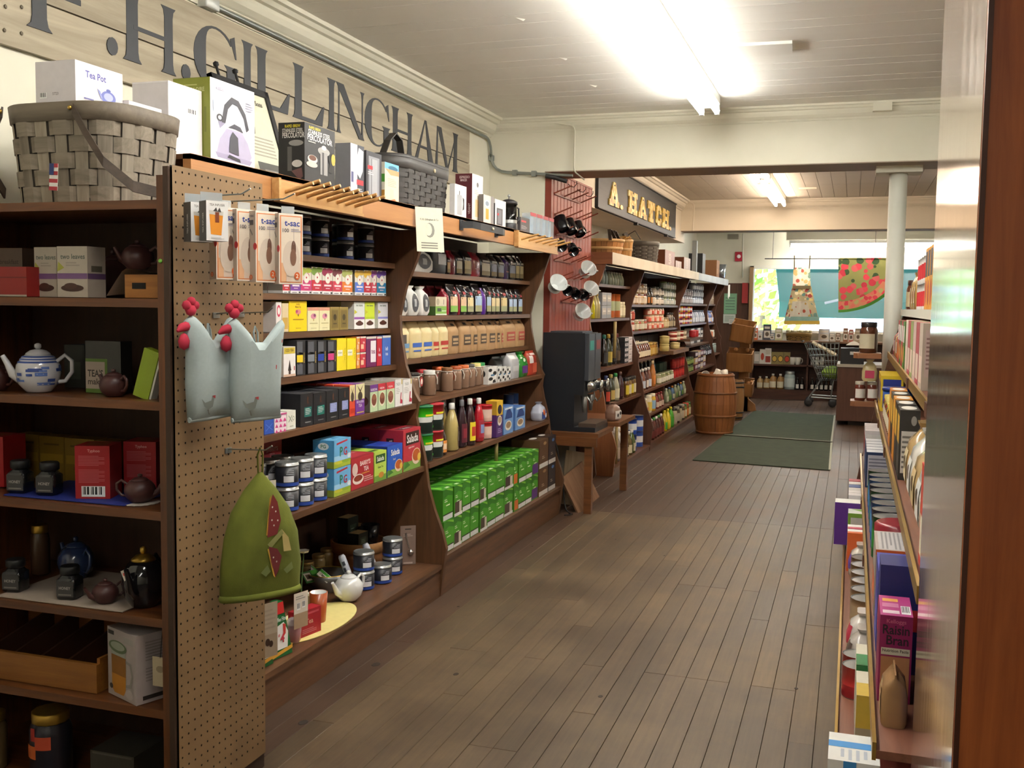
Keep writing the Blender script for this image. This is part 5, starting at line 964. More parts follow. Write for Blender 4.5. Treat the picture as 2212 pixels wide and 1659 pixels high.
for i, (u0, u1, c, d) in enumerate(((1163.8, 1183, '5a3c24', 'brown'), (1184, 1199, '2a2226', 'black'))):
    y0, y1, _ = lspan(u0, u1, 1000, -1.975, zs); w_ = y1-y0-.003
    for L_ in (0, 1): place(('podb', i), lambda: [('pod_box', carton(w_, .2, .19, c, [('r', 0, 0, 1, .16, 'd4d2cc'), ('l', .3, .3, .6, .42, 2, 'b8a890'), ('e', .6, .85, .18, .06, '5a86c0' if i else 'a08058')], [], [('r', .1, .1, .9, .9, '4a3424'), ('e', .5, .4, .25, .12, 'e0dcd4')]), None)], 'coffee_pod_box', '%s coffee pod box with white foot, %s of two' % (d, ('lower', 'upper')[L_]), 'box', (-1.975-.1, (y0+y1)/2, zs+L_*.191), 90, 'brown and black pod boxes')
# ================================================================== goods on top of the wall shelving
ZT = 1.968; ZCAP = 9
def tbox(u0, uc, u1, vt, x, label, body, front, left, top=(), name='carton', cat='box', z=ZT, h=None):
    """u0..uc side facing the camera, uc..u1 front facing the aisle"""
    y0, y1 = ypx(uc, x, z), ypx(u1, x, z); d = x-xpx(u0, y0, z); d = max(.03, min(d, .5)); h = h or at(uc, vt, x=x).z-z; w = y1-y0
    return place(('tb', label), lambda: [(name, carton(w, d, h, body, front, left, top), None)], name, label, cat, (x-d/2, (y0+y1)/2, z), 90)
tbox(288, 365, 437, 174, -2.1, 'tall plain white carton with barcode sticker on the top board', 'e4e0e0', [('b', .55, .62, .85, .7), ('r', .0, .93, .9, .96, 'ded9d8')], [('r', .02, .02, .98, .98, 'd2cdcd')])
KET = [('r', 0, 0, 1, 1, 'dfe1ea'), ('p', [(.12, .1), (.86, .08), (.93, .16), (.84, .32), (.7, .44), (.35, .44), (.2, .3)], 'aca6c2'), ('p', [(.15, .07), (.88, .05), (.94, .11), (.1, .13)], '9c96b4'), ('p', [(.2, .42), (.32, .5), (.28, .56), (.14, .58)], '8d88a4'), ('e', .2, .55, .07, .045, '2b2a33'), ('e', .2, .55, .04, .025, 'c8c8d0')]
KET += [('p', [(.24, .5), (.3, .72), (.46, .84), (.62, .82), (.78, .68), (.86, .5), (.8, .46), (.74, .62), (.6, .75), (.48, .76), (.38, .68), (.32, .5)], '34323c'), ('p', [(.38, .46), (.52, .52), (.66, .5), (.72, .44), (.55, .46)], '3a3844'), ('p', [(.4, .16), (.62, .14), (.6, .36), (.48, .42), (.42, .34)], '3a3a44'), ('p', [(.36, .09), (.66, .06), (.64, .1), (.4, .13)], '2c2a32'), ('t', 'kettle', .2, .9, .05, 'a8a4b8', .25), ('p', [(.06, .6), (.2, .66), (.16, .78), (.05, .74)], 'b8cce6'), ('l', .78, .72, .95, .84, 4, 'b0aec4')]
tbox(376, 455, 550, 166, -2.07, 'kettle carton with stove kettle picture and olive green side', '7d8230', KET, [('t', 'BOUILLOIRE', .55, .86, .05, 'c8c890', .6), ('l', .3, .9, .75, .93, 1, 'b0b070'), ('r', .84, .35, .9, .65, '6a6e26')], [('r', 0, 0, 1, 1, '6f7430')])
PER = [('r', 0, 0, 1, 1, '2c2b2c'), ('t', 'RAPID BREW', .33, .94, .05, 'd8c822', .45), ('t', 'STAINLESS STEEL', .48, .87, .075, 'eceae6', .84), ('t', 'PERCOLATOR', .5, .78, .1, 'f0eeea', .9), ('e', .62, .6, .2, .07, 'a8a6a4'), ('r', .5, .2, .74, .58, '9a9896'), ('r', .56, .2, .62, .58, '4a484a'), ('e', .62, .66, .08, .04, 'd4d2d0'), ('p', [(.74, .55), (.92, .5), (.9, .25), (.74, .28), (.82, .4)], '201f20'), ('e', .24, .42, .16, .07, 'dcd4ca'), ('e', .24, .44, .12, .045, '6a3c26'), ('e', .22, .33, .18, .05, 'c9c1b8'), ('e', .93, .5, .07, .1, 'c9b04a'), ('l', .1, .68, .4, .72, 1, 'b8b6b0')]
PERL = [('r', 0, 0, 1, 1, '232223'), ('t', 'RAPID BREW', .55, .94, .05, 'd8c822', .6), ('t', 'STAINLESS STEEL', .55, .87, .06, 'cfccc8', .8), ('t', 'PERCOLATOR', .58, .79, .09, 'd8d6d2', .85), ('e', .68, .66, .28, .05, '8c8a88'), ('r', .35, .2, .52, .6, '5a5856'), ('e', .72, .32, .2, .06, 'c8c4c0'), ('p', [(.5, .2), (.8, .05), (.95, .1), (.9, .25)], '6a4a4a')]
tbox(602, 658, 723, 263, -2.07, 'black carton reading STAINLESS STEEL PERCOLATOR', '262526', PER, PERL)
tbox(724, 757, 786, 308, -2.09, 'grey and white carton with pour pot picture beside the percolator', '8d8e94', [('r', 0, 0, .5, 1, 'c2c4d2'), ('r', .5, 0, 1, 1, '3f424c'), ('p', [(.3, .5), (.6, .95), (.95, .9), (.9, .5), (.7, .35)], 'd8dade'), ('r', .45, .22, .95, .32, 'c23440'), ('r', .05, .25, .2, .45, '5a5c8a'), ('l', .5, .08, .9, .16, 2, 'b0b2ba')], [('r', 0, .0, 1, 1, '77787e')])
tbox(787, 791, 824, 324, -2.09, 'dark grey carton with glass tube picture', '3c3c42', [('r', .15, .06, .85, .9, '8f9096'), ('r', .25, .1, .72, .85, 'a8a9ae'), ('r', .3, .1, .36, .85, '6f7076'), ('r', .08, .62, .4, .7, 'c03038'), ('l', .1, .5, .45, .58, 2, 'c8c8cc')], [])
tbox(823, 831, 861, 349, -2.08, 'pale orange and blue filter carton in front of the basket', 'd8d4c4', [('r', 0, .84, 1, 1, '6fb4dc'), ('e', .58, .88, .34, .06, '2a6a86'), ('r', 0, .0, 1, .84, 'edd8bc'), ('p', [(0, .84), (1, .84), (1, .72), (.4, .7)], 'e89a6a'), ('r', .35, .05, .62, .35, 'd8c8b0'), ('l', .2, .4, .8, .62, 5, 'd0b498'), ('p', [(.1, .02), (.9, .02), (.7, .12)], 'e0784a')], [('r', 0, .5, 1, .7, '4f9a3a'), ('r', 0, .1, 1, .3, 'b8863a')])
# black framed print
fr_ = thing('framed_print', 'black framed notice with iron hooks leaning behind the kettle carton', 'picture', (-2.4, 3.9, ZT+.002), (0, radians(-17), 0))
fw, fh = .43, .48
mb = MB(); mb.box(-.012, .012, -fw/2, -fw/2+.03, 0, fh, BLK); mb.box(-.012, .012, fw/2-.03, fw/2, 0, fh, BLK); mb.box(-.012, .012, -fw/2, fw/2, 0, .03, BLK); mb.box(-.012, .012, -fw/2, fw/2, fh-.03, fh, BLK); mb.obj('frame', fr_)
mb = MB(); mb.box(-.004, .004, -fw/2+.02, fw/2-.02, .02, fh-.02, M('d6d4bc', .6)); fn = lambda a, b: (.0052, a, b)
mb.text('F.H. Gillingham & Sons', fn, 0, fh-.075, .03, M('5a564c'), .3, True); mb.add([fn(.03*cos(k*.6), .29+.04*sin(k*.6)) for k in range(10)], [list(range(10))], M('6a665c'))
for q in range(6): mb.box(.0045, .0055, -.15, .15, .16+q*.016, .166+q*.016, M('a8a493'))
mb.box(.0045, .0056, -.02, .18, .035, .13, M('55544e')); mb.box(.0056, .006, .02, .14, .05, .1, M('8b8980')); mb.obj('print', fr_)
for y in (-.14, .0): mb = MB(); mb.tube([(0, y, fh-.005), (0, y, fh+.045)], .006, BLK, 8); mb.lathe([(.0, -.014), (.012, -.006), (.012, .006), (0, .014)], BLK, (0, y, fh+.055), 10); mb.obj('hook', fr_)
# woven basket helper: real splints
def woven(label, loc, rot, w, d, h, rows, ncol, mat, rim, flare=1.08, rad=.12, handles=(), hmat=None, corner=.06):
    t = thing('woven_basket', label, 'basket', loc, rot)
    def ring(f, z, n=48, off=0.0):
        k = 1+(flare-1)*f; base = rr(w*k, d*k, corner+rad*.0+.05, n//4); return base
    per = rr(w, d, corner+.05, 12); N_ = len(per)
    # resample perimeter evenly into 2*ncol points
    import itertools
    P = per+[per[0]]; Ls = [0]
    for a, b in zip(P, P[1:]): Ls.append(Ls[-1]+sqrt((a[0]-b[0])**2+(a[1]-b[1])**2))
    def pt(s):
        s = (s % 1)*Ls[-1]
        for i in range(len(P)-1):
            if Ls[i] <= s <= Ls[i+1]: q = (s-Ls[i])/(Ls[i+1]-Ls[i]+1e-9); return P[i][0]+(P[i+1][0]-P[i][0])*q, P[i][1]+(P[i+1][1]-P[i][1])*q
        return P[-1]
    hh = (h-.05)/rows; m = 2*ncol*2
    inn = MB(); rg_ = []
    for f in (0, .5, 1): k = 1+(flare-1)*f; rg_.append([(pt(i/64)[0]*k*.985, pt(i/64)[1]*k*.985, .004+f*(h-.012)) for i in range(64)])
    inn.loft(rg_, M('3c352c', .8), True, cap=False); inn.add(rg_[0], [list(range(64))[::-1]], M('4a4238', .8)); inn.obj('lining', t)
    for j in range(ncol):          # upright splints
        s0 = (j+.2)/ncol; s1 = (j+.8)/ncol; mb = MB(); rows_ = []
        for f in (0, 1): k = 1+(flare-1)*f; rows_.append([(pt(s0+(s1-s0)*q/3)[0]*k*1.0, pt(s0+(s1-s0)*q/3)[1]*k*1.0, .003+f*(h-.03)) for q in range(4)])
        mb.add(rows_[0]+rows_[1], [(q, q+1, q+5, q+4) for q in range(3)], mat[1], False); mb.obj('upright_splint', t)
    for r_ in range(rows):         # weavers go over and under
        z0 = .004+r_*hh; mb = MB(); lo, hi = [], []
        n = ncol*6
        for i in range(n):
            ph = (i/6+(r_ % 2)) % 2; bul = .0045 if ph < 1 else -.0035
            if i % 3 == 0 and (i//3) % 2 == 0: bul *= .1
            f = (z0+hh/2)/h; k = 1+(flare-1)*f; x, y = pt(i/n); l = sqrt(x*x+y*y)
            nx, ny = x/l, y/l; lo.append((x*(1+(flare-1)*z0/h)+nx*bul, y*(1+(flare-1)*z0/h)+ny*bul, z0+.0015)); hi.append((x*(1+(flare-1)*(z0+hh)/h)+nx*bul, y*(1+(flare-1)*(z0+hh)/h)+ny*bul, z0+hh-.0015))
        mb.add(lo+hi, [(i, (i+1) % n, n+(i+1) % n, n+i) for i in range(n)], mat[0], False); mb.obj('weaver', t)
    mb = MB(); ro = []
    for z, k2 in ((h-.052, 1.012), (h-.05, 1.03), (h-.002, 1.035), (h, 1.02), (h, .985), (h-.03, .98)):
        k = (1+(flare-1)*z/h)*k2; ro.append([(pt(i/64)[0]*k, pt(i/64)[1]*k, z) for i in range(64)])
    mb.loft(ro, rim, True, cap=False); mb.obj('rim_band', t)
    for hp in handles:
        mb = MB(); mb.ribbon(hp[0], hp[1], .006, hmat); mb.obj('handle', t)
    return t
SPL = (WOOD('6b6152', '8d8272', 'x', .7, 1.2, .3, .2), WOOD('74695a', '9a8f7e', 'z', .7, 1.2, .3, .2)); SPRIM = WOOD('5a5043', '776b5b', 'x', .6, 1, .2, 0)
DARKW = WOOD('3a2f26', '54463a', 'x', .5, 1, .1, 0)
# big gift basket on the end cabinet
bsk = woven('large grey-brown splint basket with flag on the end cabinet', (-2.185, 2.595, 1.771), 0, .37, .345, .283, 5, 20, SPL, SPRIM, 1.12, handles=(
    ([(.09, -.2, .26), (.13, -.205, .2), (.19, -.2, .11), (.26, -.165, .045), (.31, -.1, .03), (.33, 0, .045), (.31, .1, .1)], (0, .004, .03)),
    ([(-.16, -.2, .262), (-.195, -.2, .2), (-.225, -.18, .1), (-.235, -.12, .04)], (0, .004, .03))), hmat=DARKW)
for x in (.085, -.16): MB().lathe([(.0, 0), (.007, .001), (.005, .006), (0, .007)], BRASS, seg=10).obj('brass_stud', bsk, (x, -.205, .262), (radians(90), 0, 0))
fl_ = MB(); fl_.box(-.016, .016, -.0005, .0005, 0, .075, M('e8e6e2', .7))
for q in range(7):
    if q % 2 == 0: fl_.box(-.016, .016, -.0012, -.0004, q*.0107, q*.0107+.0107, M('b23a44', .7))
fl_.box(-.016, .001, -.002, -.0011, .043, .075, M('2f3f74', .7)); 
tag(link('paper_flag', fl_.data('paper_flag'), None, (-2.16, 2.385, 1.805), (0, radians(4), radians(-6))), 'small striped paper flag stuck to the big splint basket', 'flag')
def teabox(w, d, h):
    return carton(w, d, h, 'd8d2d4', [('t', 'Tea Pot', .42, .73, .17, '4a4a9c', .62), ('e', .68, .28, .16, .17, '6a72b8'), ('e', .68, .3, .1, .1, 'a8aed8'), ('e', .68, .46, .05, .04, '5a62a8'), ('p', [(.44, .44), (.5, .4), (.55, .24), (.52, .2)], '8a90c4'), ('l', .16, .08, .42, .16, 1, '6a6aa0')], [('b', .1, .1, .28, .24), ('t', '5723', .5, .2, .07, '8a8482', .3)], [('r', .0, .0, 1, .48, 'c2bcb8')])
c1 = at(172, 218, x=-2.12)
place('tp1', lambda: [('carton', teabox(.2, .14, .115), None)], 'teapot_box', 'upper white carton reading Tea Pot above the basket rim', 'box', (-2.12-.07, 2.435+.1, 2.062), 90)
place('tp2', lambda: [('carton', teabox(.155, .13, .115), None)], 'teapot_box', 'lower white carton reading Tea Pot sunk in the basket', 'box', (-2.165, 2.715, 1.985), 90)
# woven dark basket further along
b2 = woven('dark grey lidded splint basket with loop handle on top board', (-2.31, 5.0, ZT), 90, .66, .36, .25, 8, 26, (M('4d4a48', .6), M('44413f', .6)), M('4a4745', .5), 1.06, handles=(([(-.34, -.08, .24), (-.31, -.1, .33), (-.24, -.1, .375), (-.17, -.1, .35), (-.14, -.1, .27)], (0, .035, 0)),), hmat=M('2c2724', .5))
mb = MB(); mb.loft([[(x, y, .251) for x, y in rr(.71, .39, .11, 6)], [(x, y, .265) for x, y in rr(.71, .39, .11, 6)], [(x, y, .268) for x, y in rr(.69, .37, .11, 6)]], M('3f3c3b', .5)); mb.obj('lid', b2)
MB().lathe([(.0, 0), (.012, .001), (.01, .006), (0, .007)], M('b8ab8a', .5), seg=10).obj('brass_stud', b2, (.06, -.195, .225), (radians(90), 0, 0))
# more cartons
tbox(981, 982, 1007, 396, -2.07, 'white carton with French press picture', 'dcdad8', [('r', .2, .1, .6, .7, 'a8a9ac'), ('r', .36, .7, .42, .82, '4a4a4c'), ('p', [(.66, .25), (.8, .3), (.8, .6), (.66, .65), (.72, .45)], '2f2f33')], [])
tbox(983, 1019, 1042, 374, -2.13, 'maroon espresso maker carton with white front', '5a1f28', [('r', 0, 0, 1, 1, 'e6dfd6'), ('r', .3, .15, .7, .5, 'e6c896'), ('e', .5, .8, .1, .05, '6a6a6c'), ('l', .2, .6, .6, .7, 3, 'c4b8ac')], [('t', 'ESPRESSO', .55, .93, .05, 'd8c4c4', .6), ('t', 'MAKER', .5, .87, .05, 'd8c4c4', .4), ('v', 'VEANY', .84, .3, .14, 'd8ccc8', .5)])
tbox(1043, 1044, 1066, 419, -2.09, 'carton with amber thermometer picture', 'd4d0c8', [('e', .35, .72, .26, .12, 'e8e8e6'), ('e', .35, .72, .18, .08, '8a98a8'), ('r', .22, .2, .5, .55, 'd89a2c'), ('r', .7, 0, 1, 1, '8a8484')], [('r', 0, .0, 1, 1, '6a6460')])
tbox(1067, 1069, 1092, 429, -2.09, 'white carton with dark coffee press picture', 'dedcda', [('r', .15, .1, .7, .7, '4a4a50'), ('r', .25, .15, .6, .65, '77777c'), ('r', .2, .44, .35, .52, 'c03038')], [('r', 0, 0, 1, .85, '3a3a40')])
fp = place('press', lambda: [('beaker', MB().lathe([(.05, .03), (.052, .04), (.052, .17), (.049, .17), (.049, .035), (0.001, .033)], GLASS(), seg=18, cap=False), None), ('base_ring', MB().lathe([(.055, 0), (.056, .004), (.056, .045), (.053, .05)], M('2b2a2c', .4), seg=18), None), ('lid', MB().lathe([(.057, .168), (.057, .185), (.03, .2), (.006, .205)], M('2e2d2f', .35), seg=18), None), ('knob', MB().lathe([(.004, .2), (.004, .215), (.01, .22), (.008, .232), (.001, .235)], LIDM, seg=10), None), ('frame', MB().lathe([(.0535, .05), (.0535, .07)], LIDM, seg=18, cap=False), None), ('handle', MB().tube([(.055, 0, .16), (.085, 0, .15), (.088, 0, .08), (.055, 0, .06)], .006, M('2b2a2c', .4), 8), None)], 'french_press', 'small glass French press with black lid on the top board', 'coffee press', (-2.12, ypx(1108, -2.09, ZT), ZT), 60)
tbox(1123, 1124, 1144, 468, -2.08, 'low dark carton with red mark by the French press', '4a4648', [('r', .1, .7, .6, .82, 'c03a40'), ('l', .1, .25, .7, .5, 4, '9a9698')], [])
for i, (u0, u1) in enumerate(((1145, 1158), (1159, 1172), (1173, 1184), (1185, 1196))):
    y0, y1 = ypx(u0, -2.1, ZT), ypx(u1, -2.1, ZT); w_ = y1-y0-.004
    place(('blister', i > 1), lambda: [('clear_case', MB().cbox(w_, .06, .155, CLEAR(.35, 'dfe6ee')), None), ('header', MB().box(-w_/2, w_/2, -.031, -.029, .135, .158, M('b83a48', .5)), None), ('straws', MB().cbox(w_*.7, .03, .13, M('8fb4cc', .3), .004), None), ('insert', MB().box(-w_/2+.004, w_/2-.004, .02, .024, .002, .14, M('dfe2e6', .5)), None)], 'straw_pack', 'clear pack of blue glass straws at the end of the top board', 'pack', (-2.13, (y0+y1)/2, ZT), 90, 'clear straw packs')
# peg racks on the fascia
OAK = WOOD('b8874c', 'd8ac72', 'y', .45, .8, .1, 0)
def peg_rack(label, u0, u1, vt0, vb0, pegs, x=-2.018):
    y0, y1 = ypx(u0, x, 1.92), ypx(u1, x, 1.9); t = thing('peg_rack', label, 'rack')
    zt = at(u0, vt0, x=x).z; zb = at(u0, vb0, x=x).z
    mb = MB(); mb.box(x, x+.018, y0, y1, zb, zt, OAK); mb.obj('backboard', t); mb = MB(); mb.box(x, x+.03, y0-.015, y0, zb-.006, zt+.006, OAK); mb.obj('end_block', t)
    mb = MB(); mb.box(x, x+.024, y0, y1, zb-.012, zb, OAK); mb.obj('bottom_lip', t)
    for yy, zz in pegs(y0, y1, zb, zt): MB().tube([(x+.015, yy, zz), (x+.13, yy+.005, zz+.03)], .007, OAK, 7).obj('peg', t)
peg_rack('long pale wooden rack with two rows of pegs on the fascia', 592, 775, 388, 427, lambda a, b, c, d: [(a+.1+(b-a-.12)*i/7, d-.025) for i in range(8)]+[(a+.05+(b-a-.12)*i/7, c+.025) for i in range(8)])
peg_rack('short pale wooden peg rack at the far end of the fascia', 1112, 1199, 500, 530, lambda a, b, c, d: [(a+.08+(b-a-.14)*i/5, (c+d)/2) for i in range(6)])
# notice hanging from the fascia
nt_ = MB(); nt_.box(-.0006, .0006, -.075, .075, -.215, 0, M('d9d8c2', .7)); f_ = lambda a, b: (.0012, a, b)
nt_.text('F. H. Gillingham & Co', f_, 0, -.06, .012, M('6a685e'), .1, True); nt_.add([(.0012, .026*cos(k*.5236), -.11+.036*sin(k*.5236)) for k in range(12)], [list(range(12))], M('8a897f')); nt_.add([(.0016, -.008+.02*cos(k*.5236), -.108+.03*sin(k*.5236)) for k in range(12)], [list(range(12))], M('d4d3c0'))
for q in range(3): nt_.box(.0008, .0014, -.05, .04, -.175-q*.012, -.17-q*.012, M('77756a'))
tag(link('paper_notice', nt_.data('paper_notice'), None, (-1.965, ypx(926, -1.965, 1.9), 1.962), (0, radians(-6), radians(-38))), 'cream paper notice with a clock picture hanging on the fascia', 'notice')
# black iron strap bracket on the fascia
y0, y1 = ypx(1003, -2.0, 1.92), ypx(1078, -2.0, 1.9)
ib = thing('iron_bracket', 'black iron strap bracket standing out from the oak fascia', 'bracket')
mb = MB(); mb.ribbon([(-2.018, y0, 1.925), (-1.96, y0+.02, 1.925), (-1.945, y0+.1, 1.922), (-1.945, y1-.1, 1.92), (-1.96, y1-.02, 1.92), (-2.018, y1, 1.92)], (0, 0, .038), .006, M('2e3034', .5)); mb.obj('strap', ib)
for y in (y0, y1): MB().box(-2.019, -2.014, y-.025, y+.025, 1.895, 1.95, M('2e3034', .5)).obj('end_plate', ib)
MB().lathe([(.01, 0), (.008, .008), (0, .01)], M('c8bfa8', .5), seg=8).obj('knob', ib, (-1.94, (y0+y1)/2, 1.921), (0, radians(90), 0))
# ================================================================== end cabinet contents (facing the camera)
def cspan(u0, u1, vt, yf, z): x0, x1 = xpx(u0, yf, z), xpx(u1, yf, z); return x0, x1, at((u0+u1)/2, vt, y=yf).z-z
def cbox_(u0, u1, vt, yf, z, d, name, label, cat, body, front=(), right=(), top=(), left=(), rot=0, h=None, group=None):
    x0, x1, hh = cspan(u0, u1, vt, yf, z); h = h or hh
    return place(('cc', label), lambda: [(name, carton(x1-x0, d, h, body, front, left, top, right), None)], name, label, cat, ((x0+x1)/2, yf+d/2, z), rot, group)
z = 1.505
cbox_(-30, 58, 576, 2.40, z, .1, 'gift_box', 'red gift box at the left end of the upper cabinet shelf', 'box', '8a1f1a', [('r', 0, .62, 1, .66, '6a1410'), ('r', 0, 0, 1, .06, 'a8a090')])
cbox_(-30, 50, 536, 2.52, z, .06, 'tea_box', 'brown carton behind the red gift box', 'box', '6a5648', [('r', .4, .1, 1, .55, '8d8078'), ('t', 'breakfast', .65, .72, .1, '4a3a30', .5)])
TL = [('r', 0, 0, 1, 1, 'b0a596'), ('t', 'two leaves', .52, .8, .1, '4f5a52', .88), ('p', [(0, .5), (.24, .58), (.04, .7)], '9a9a3a'), ('r', 0, .36, 1, .47, '74507e'), ('e', .5, .18, .38, .07, '3f241c'), ('e', .45, .22, .22, .06, '4a2c22'), ('l', .3, .6, .75, .7, 2, '9a9084')]
cbox_(76, 124, 534, 2.45, z, .07, 'tea_box', 'left white tea carton with purple band on the cabinet', 'box', 'a89c8e', TL)
cbox_(125, 190, 532, 2.42, z, .075, 'tea_box', 'right white tea carton with purple band on the cabinet', 'box', 'a89c8e', TL, [('r', 0, .36, 1, .47, '5f4468'), ('r', .2, .5, .8, .62, '5a5446')])
# wooden crate with white towel
cr_ = thing('wooden_crate', 'small orange-brown wooden crate under a white towel', 'crate', (-1.862, 2.5, z))
HW = WOOD('7a4a1c', '9c6628', 'x', .5)
mb = MB(); mb.box(-.08, .06, -.09, -.08, 0, .065, HW); mb.obj('slat', cr_); MB().box(-.08, .06, .08, .09, 0, .065, HW).obj('slat', cr_); MB().box(-.08, -.07, -.08, .08, 0, .065, HW).obj('slat', cr_); MB().box(.05, .06, -.08, .08, 0, .065, HW).obj('slat', cr_); MB().box(-.055, -.01, -.0912, -.0898, .025, .042, M('14100c', .9)).obj('hand_slot', cr_)
tw = MB(); lgrid(tw, lambda u, v: (-.115+.19*u, -.1+.2*v, .071+.006*sin(u*5+v*3)-max(0, (.32-u))*.22*(1 if v < .95 else .9)), 14, 8, M('b5a898', .9)); 
tag(tw.obj('tea_towel', None, (-1.882, 2.5, z+.004)), 'white towel draped over the small wooden crate', 'towel')
BRN = M('4a2b28', .4); BR2 = M('54302a', .45)
def clay(label, u, yf, z, r, h, rot=20, m=None): return place(('clay', r, h, m is None), teapot_parts(r, h, m or BRN), 'clay_teapot', label, 'teapot', (xpx(u, yf, z), yf, z), rot, 'brown clay teapots')
clay('brown clay teapot on the towel-covered crate', 298, 2.52, z+.082, .046, .075, 10)
clay('brown clay teapot behind the white tea cartons', 245, 2.66, z, .05, .13, 170)
z = 1.223
# blue and white teapot
BW = M('c9c8cc', .12, coat=.6); BLU = M('2f4a8e', .3)
def pat(r, h, prof):
    P = MB(); rg = random.Random(4)
    def rad(q):
        for a, b in zip(prof, prof[1:]):
            if a[1] <= q <= b[1]: return a[0]+(b[0]-a[0])*(q-a[1])/(b[1]-a[1]+1e-9)
    for k in range(34):
        a = rg.uniform(0, 360); q = rg.choice((.18, .26, .4, .5, .56))*h; s = rg.uniform(8, 20); dz = rg.uniform(.04, .09)*h
        P.lathe([(rad(q)*1.004+.0006, q), (rad(q+dz)*1.004+.0006, q+dz)], M(rg.choice(('3a55a0', '5a76b8', '2c4488')), .3), seg=4, a0=radians(a-s), a1=radians(a+s), cap=False)
    for f0, f1 in ((.7, .74), (.77, .8), (.83, .86)): P.lathe([(rad(f0*h)+.0007, f0*h), (rad(f1*h)+.0007, f1*h)], BLU, seg=24, cap=False)
    return P
place('bw', teapot_parts(.064, .125, BW, pattern=pat), 'teapot', 'blue and white patterned teapot on the cabinet', 'teapot', (xpx(84, 2.46, z), 2.46, z), 25)
clay('brown clay teapot cut by the left edge of the picture', -5, 2.45, z, .04, .075, 0)
clay('brown clay teapot with paper tag under the lime boxes', 246, 2.44, z, .04, .068, -15)
cbox_(186, 262, 737, 2.5, z, .05, 'tea_bag_pouch', 'clear pouch of tea with green-edged label', 'pouch', M('2c2a26', .15), [('r', 0, 0, .62, .66, '5a7a2c'), ('r', 0, .08, .55, .6, 'a8988a'), ('t', "TEA'S", .28, .38, .14, '2f2a26', .44), ('t', 'make', .28, .22, .12, '4a3f36', .44)])
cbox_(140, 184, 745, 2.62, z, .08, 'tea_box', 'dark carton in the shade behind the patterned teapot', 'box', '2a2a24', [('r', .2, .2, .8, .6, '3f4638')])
lg = place('lime', lambda: [('cover', MB().cbox(.052, .03, .14, M('8aa020', .45)), None), ('pages', MB().cbox(.006, .028, .138, M('cfcfc0', .7), .001, .03, .002), None)], 'lime_box', 'lime green slim box leaning against the cabinet side', 'box', (-1.9, 2.43, z+.002), 0, None); lg.rotation_euler = (0, radians(17), 0)
z = .917
mb = MB(); mb.box(-.23, .2, -.14, .16, 0, .0025, M('1f2f86', .7)); tag(mb.obj('paper_mat', None, (-2.14, 2.53, z)), 'bright blue paper mat under the honey jars', 'mat')
ZQ = z+.003
TYF = [('r', 0, 0, 1, 1, 'a3141c'), ('t', 'Typhoo', .54, .9, .07, 'd89a94', .5), ('l', .1, .62, .85, .82, 7, 'c2585c'), ('l', .1, .3, .85, .56, 10, 'c2585c'), ('b', .18, .04, .86, .24)]
def typ(u0, u1, vt, yf, label, rot, d=.085):
    x0, x1, h = cspan(u0, u1, vt, yf, ZQ)
    place(('typ', label), lambda: [('carton', carton(.1, .1, .155, '9a1218', TYF, [('r', .1, .78, .3, .95, 'c8a0a0'), ('t', 'Typhoo', .5, .45, .16, 'd8b48c', .9), ('e', .25, .2, .18, .05, '5a5a20'), ('e', .3, .1, .12, .04, 'b8848c')], [('r', .2, .2, .8, .8, '8a4a20')]), None)], 'tea_box', label, 'box', ((x0+x1)/2, yf+.06, ZQ), rot, 'red tea cartons')
typ(140, 228, 968, 2.42, 'bright red tea carton with barcode on the blue mat', 20); typ(250, 330, 962, 2.55, 'bright red tea carton at the back right', 15); typ(-70, 12, 944, 2.47, 'red carton cut by the left edge of the picture', 5)
def honey(label, u, yf, z, grp='square black honey jars'):
    def b():
        B = MB(); rbox(B, .058, .058, .062, .008, M('17181a', .15, coat=.4)); B.loft([[(x, y, .062) for x, y in rr(.05, .05, .01)], [(x, y, .074) for x, y in rr(.04, .04, .018)]], M('1c1d20', .15)); Ld = MB(); Ld.lathe([(.024, .072), (.028, .075), (.028, .093), (.025, .097)], M('1d1e1f', .4), seg=14)
        Lb = MB(); Lb.box(-.026, .026, -.0302, -.0292, .01, .056, M('3a3836', .6)); Lb.text('HONEY', lambda a, b: (a, -.0306, b), 0, .036, .009, M('a8a49c'), .036, True); Lb.box(-.02, .02, -.0306, -.0302, .014, .018, M('77736c'))
        return [('jar', B, None), ('lid', Ld, None), ('label', Lb, None)]
    place('honey', b, 'honey_jar', label, 'jar', (xpx(u, yf, z), yf, z), 12, grp)
honey('square black honey jar on the blue mat, left of two', 45, 2.44, ZQ); honey('square black honey jar beside the red barcode carton', 108, 2.445, ZQ)
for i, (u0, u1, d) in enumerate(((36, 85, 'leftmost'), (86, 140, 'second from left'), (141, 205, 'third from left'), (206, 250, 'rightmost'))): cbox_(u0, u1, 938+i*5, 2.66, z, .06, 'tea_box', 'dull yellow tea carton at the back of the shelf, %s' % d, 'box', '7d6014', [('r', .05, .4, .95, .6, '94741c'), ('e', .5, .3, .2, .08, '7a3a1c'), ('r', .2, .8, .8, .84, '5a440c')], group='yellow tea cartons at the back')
clay('brown clay teapot on a white doily', 303, 2.45, z+.003, .044, .07, 200)
mb = MB(); mb.prism([((.052+.004*(k % 2))*cos(k*pi/18), (.052+.004*(k % 2))*sin(k*pi/18)) for k in range(36)], lambda a, b, t: (a, b, t), 0, .002, M('b8b0a8', .9)); tag(mb.obj('doily', None, (xpx(303, 2.45, z), 2.45, z)), 'round white doily under the brown clay teapot', 'doily')
z = .614
mb = MB(); mb.box(-.25, .2, -.17, .17, 0, .0025, M('a89a8c', .85)); o = mb.obj('paper_mat', None, (-2.14, 2.545, z)); tag(o, 'white cloth mat on the lower cabinet shelf', 'mat'); ZQ = z+.003
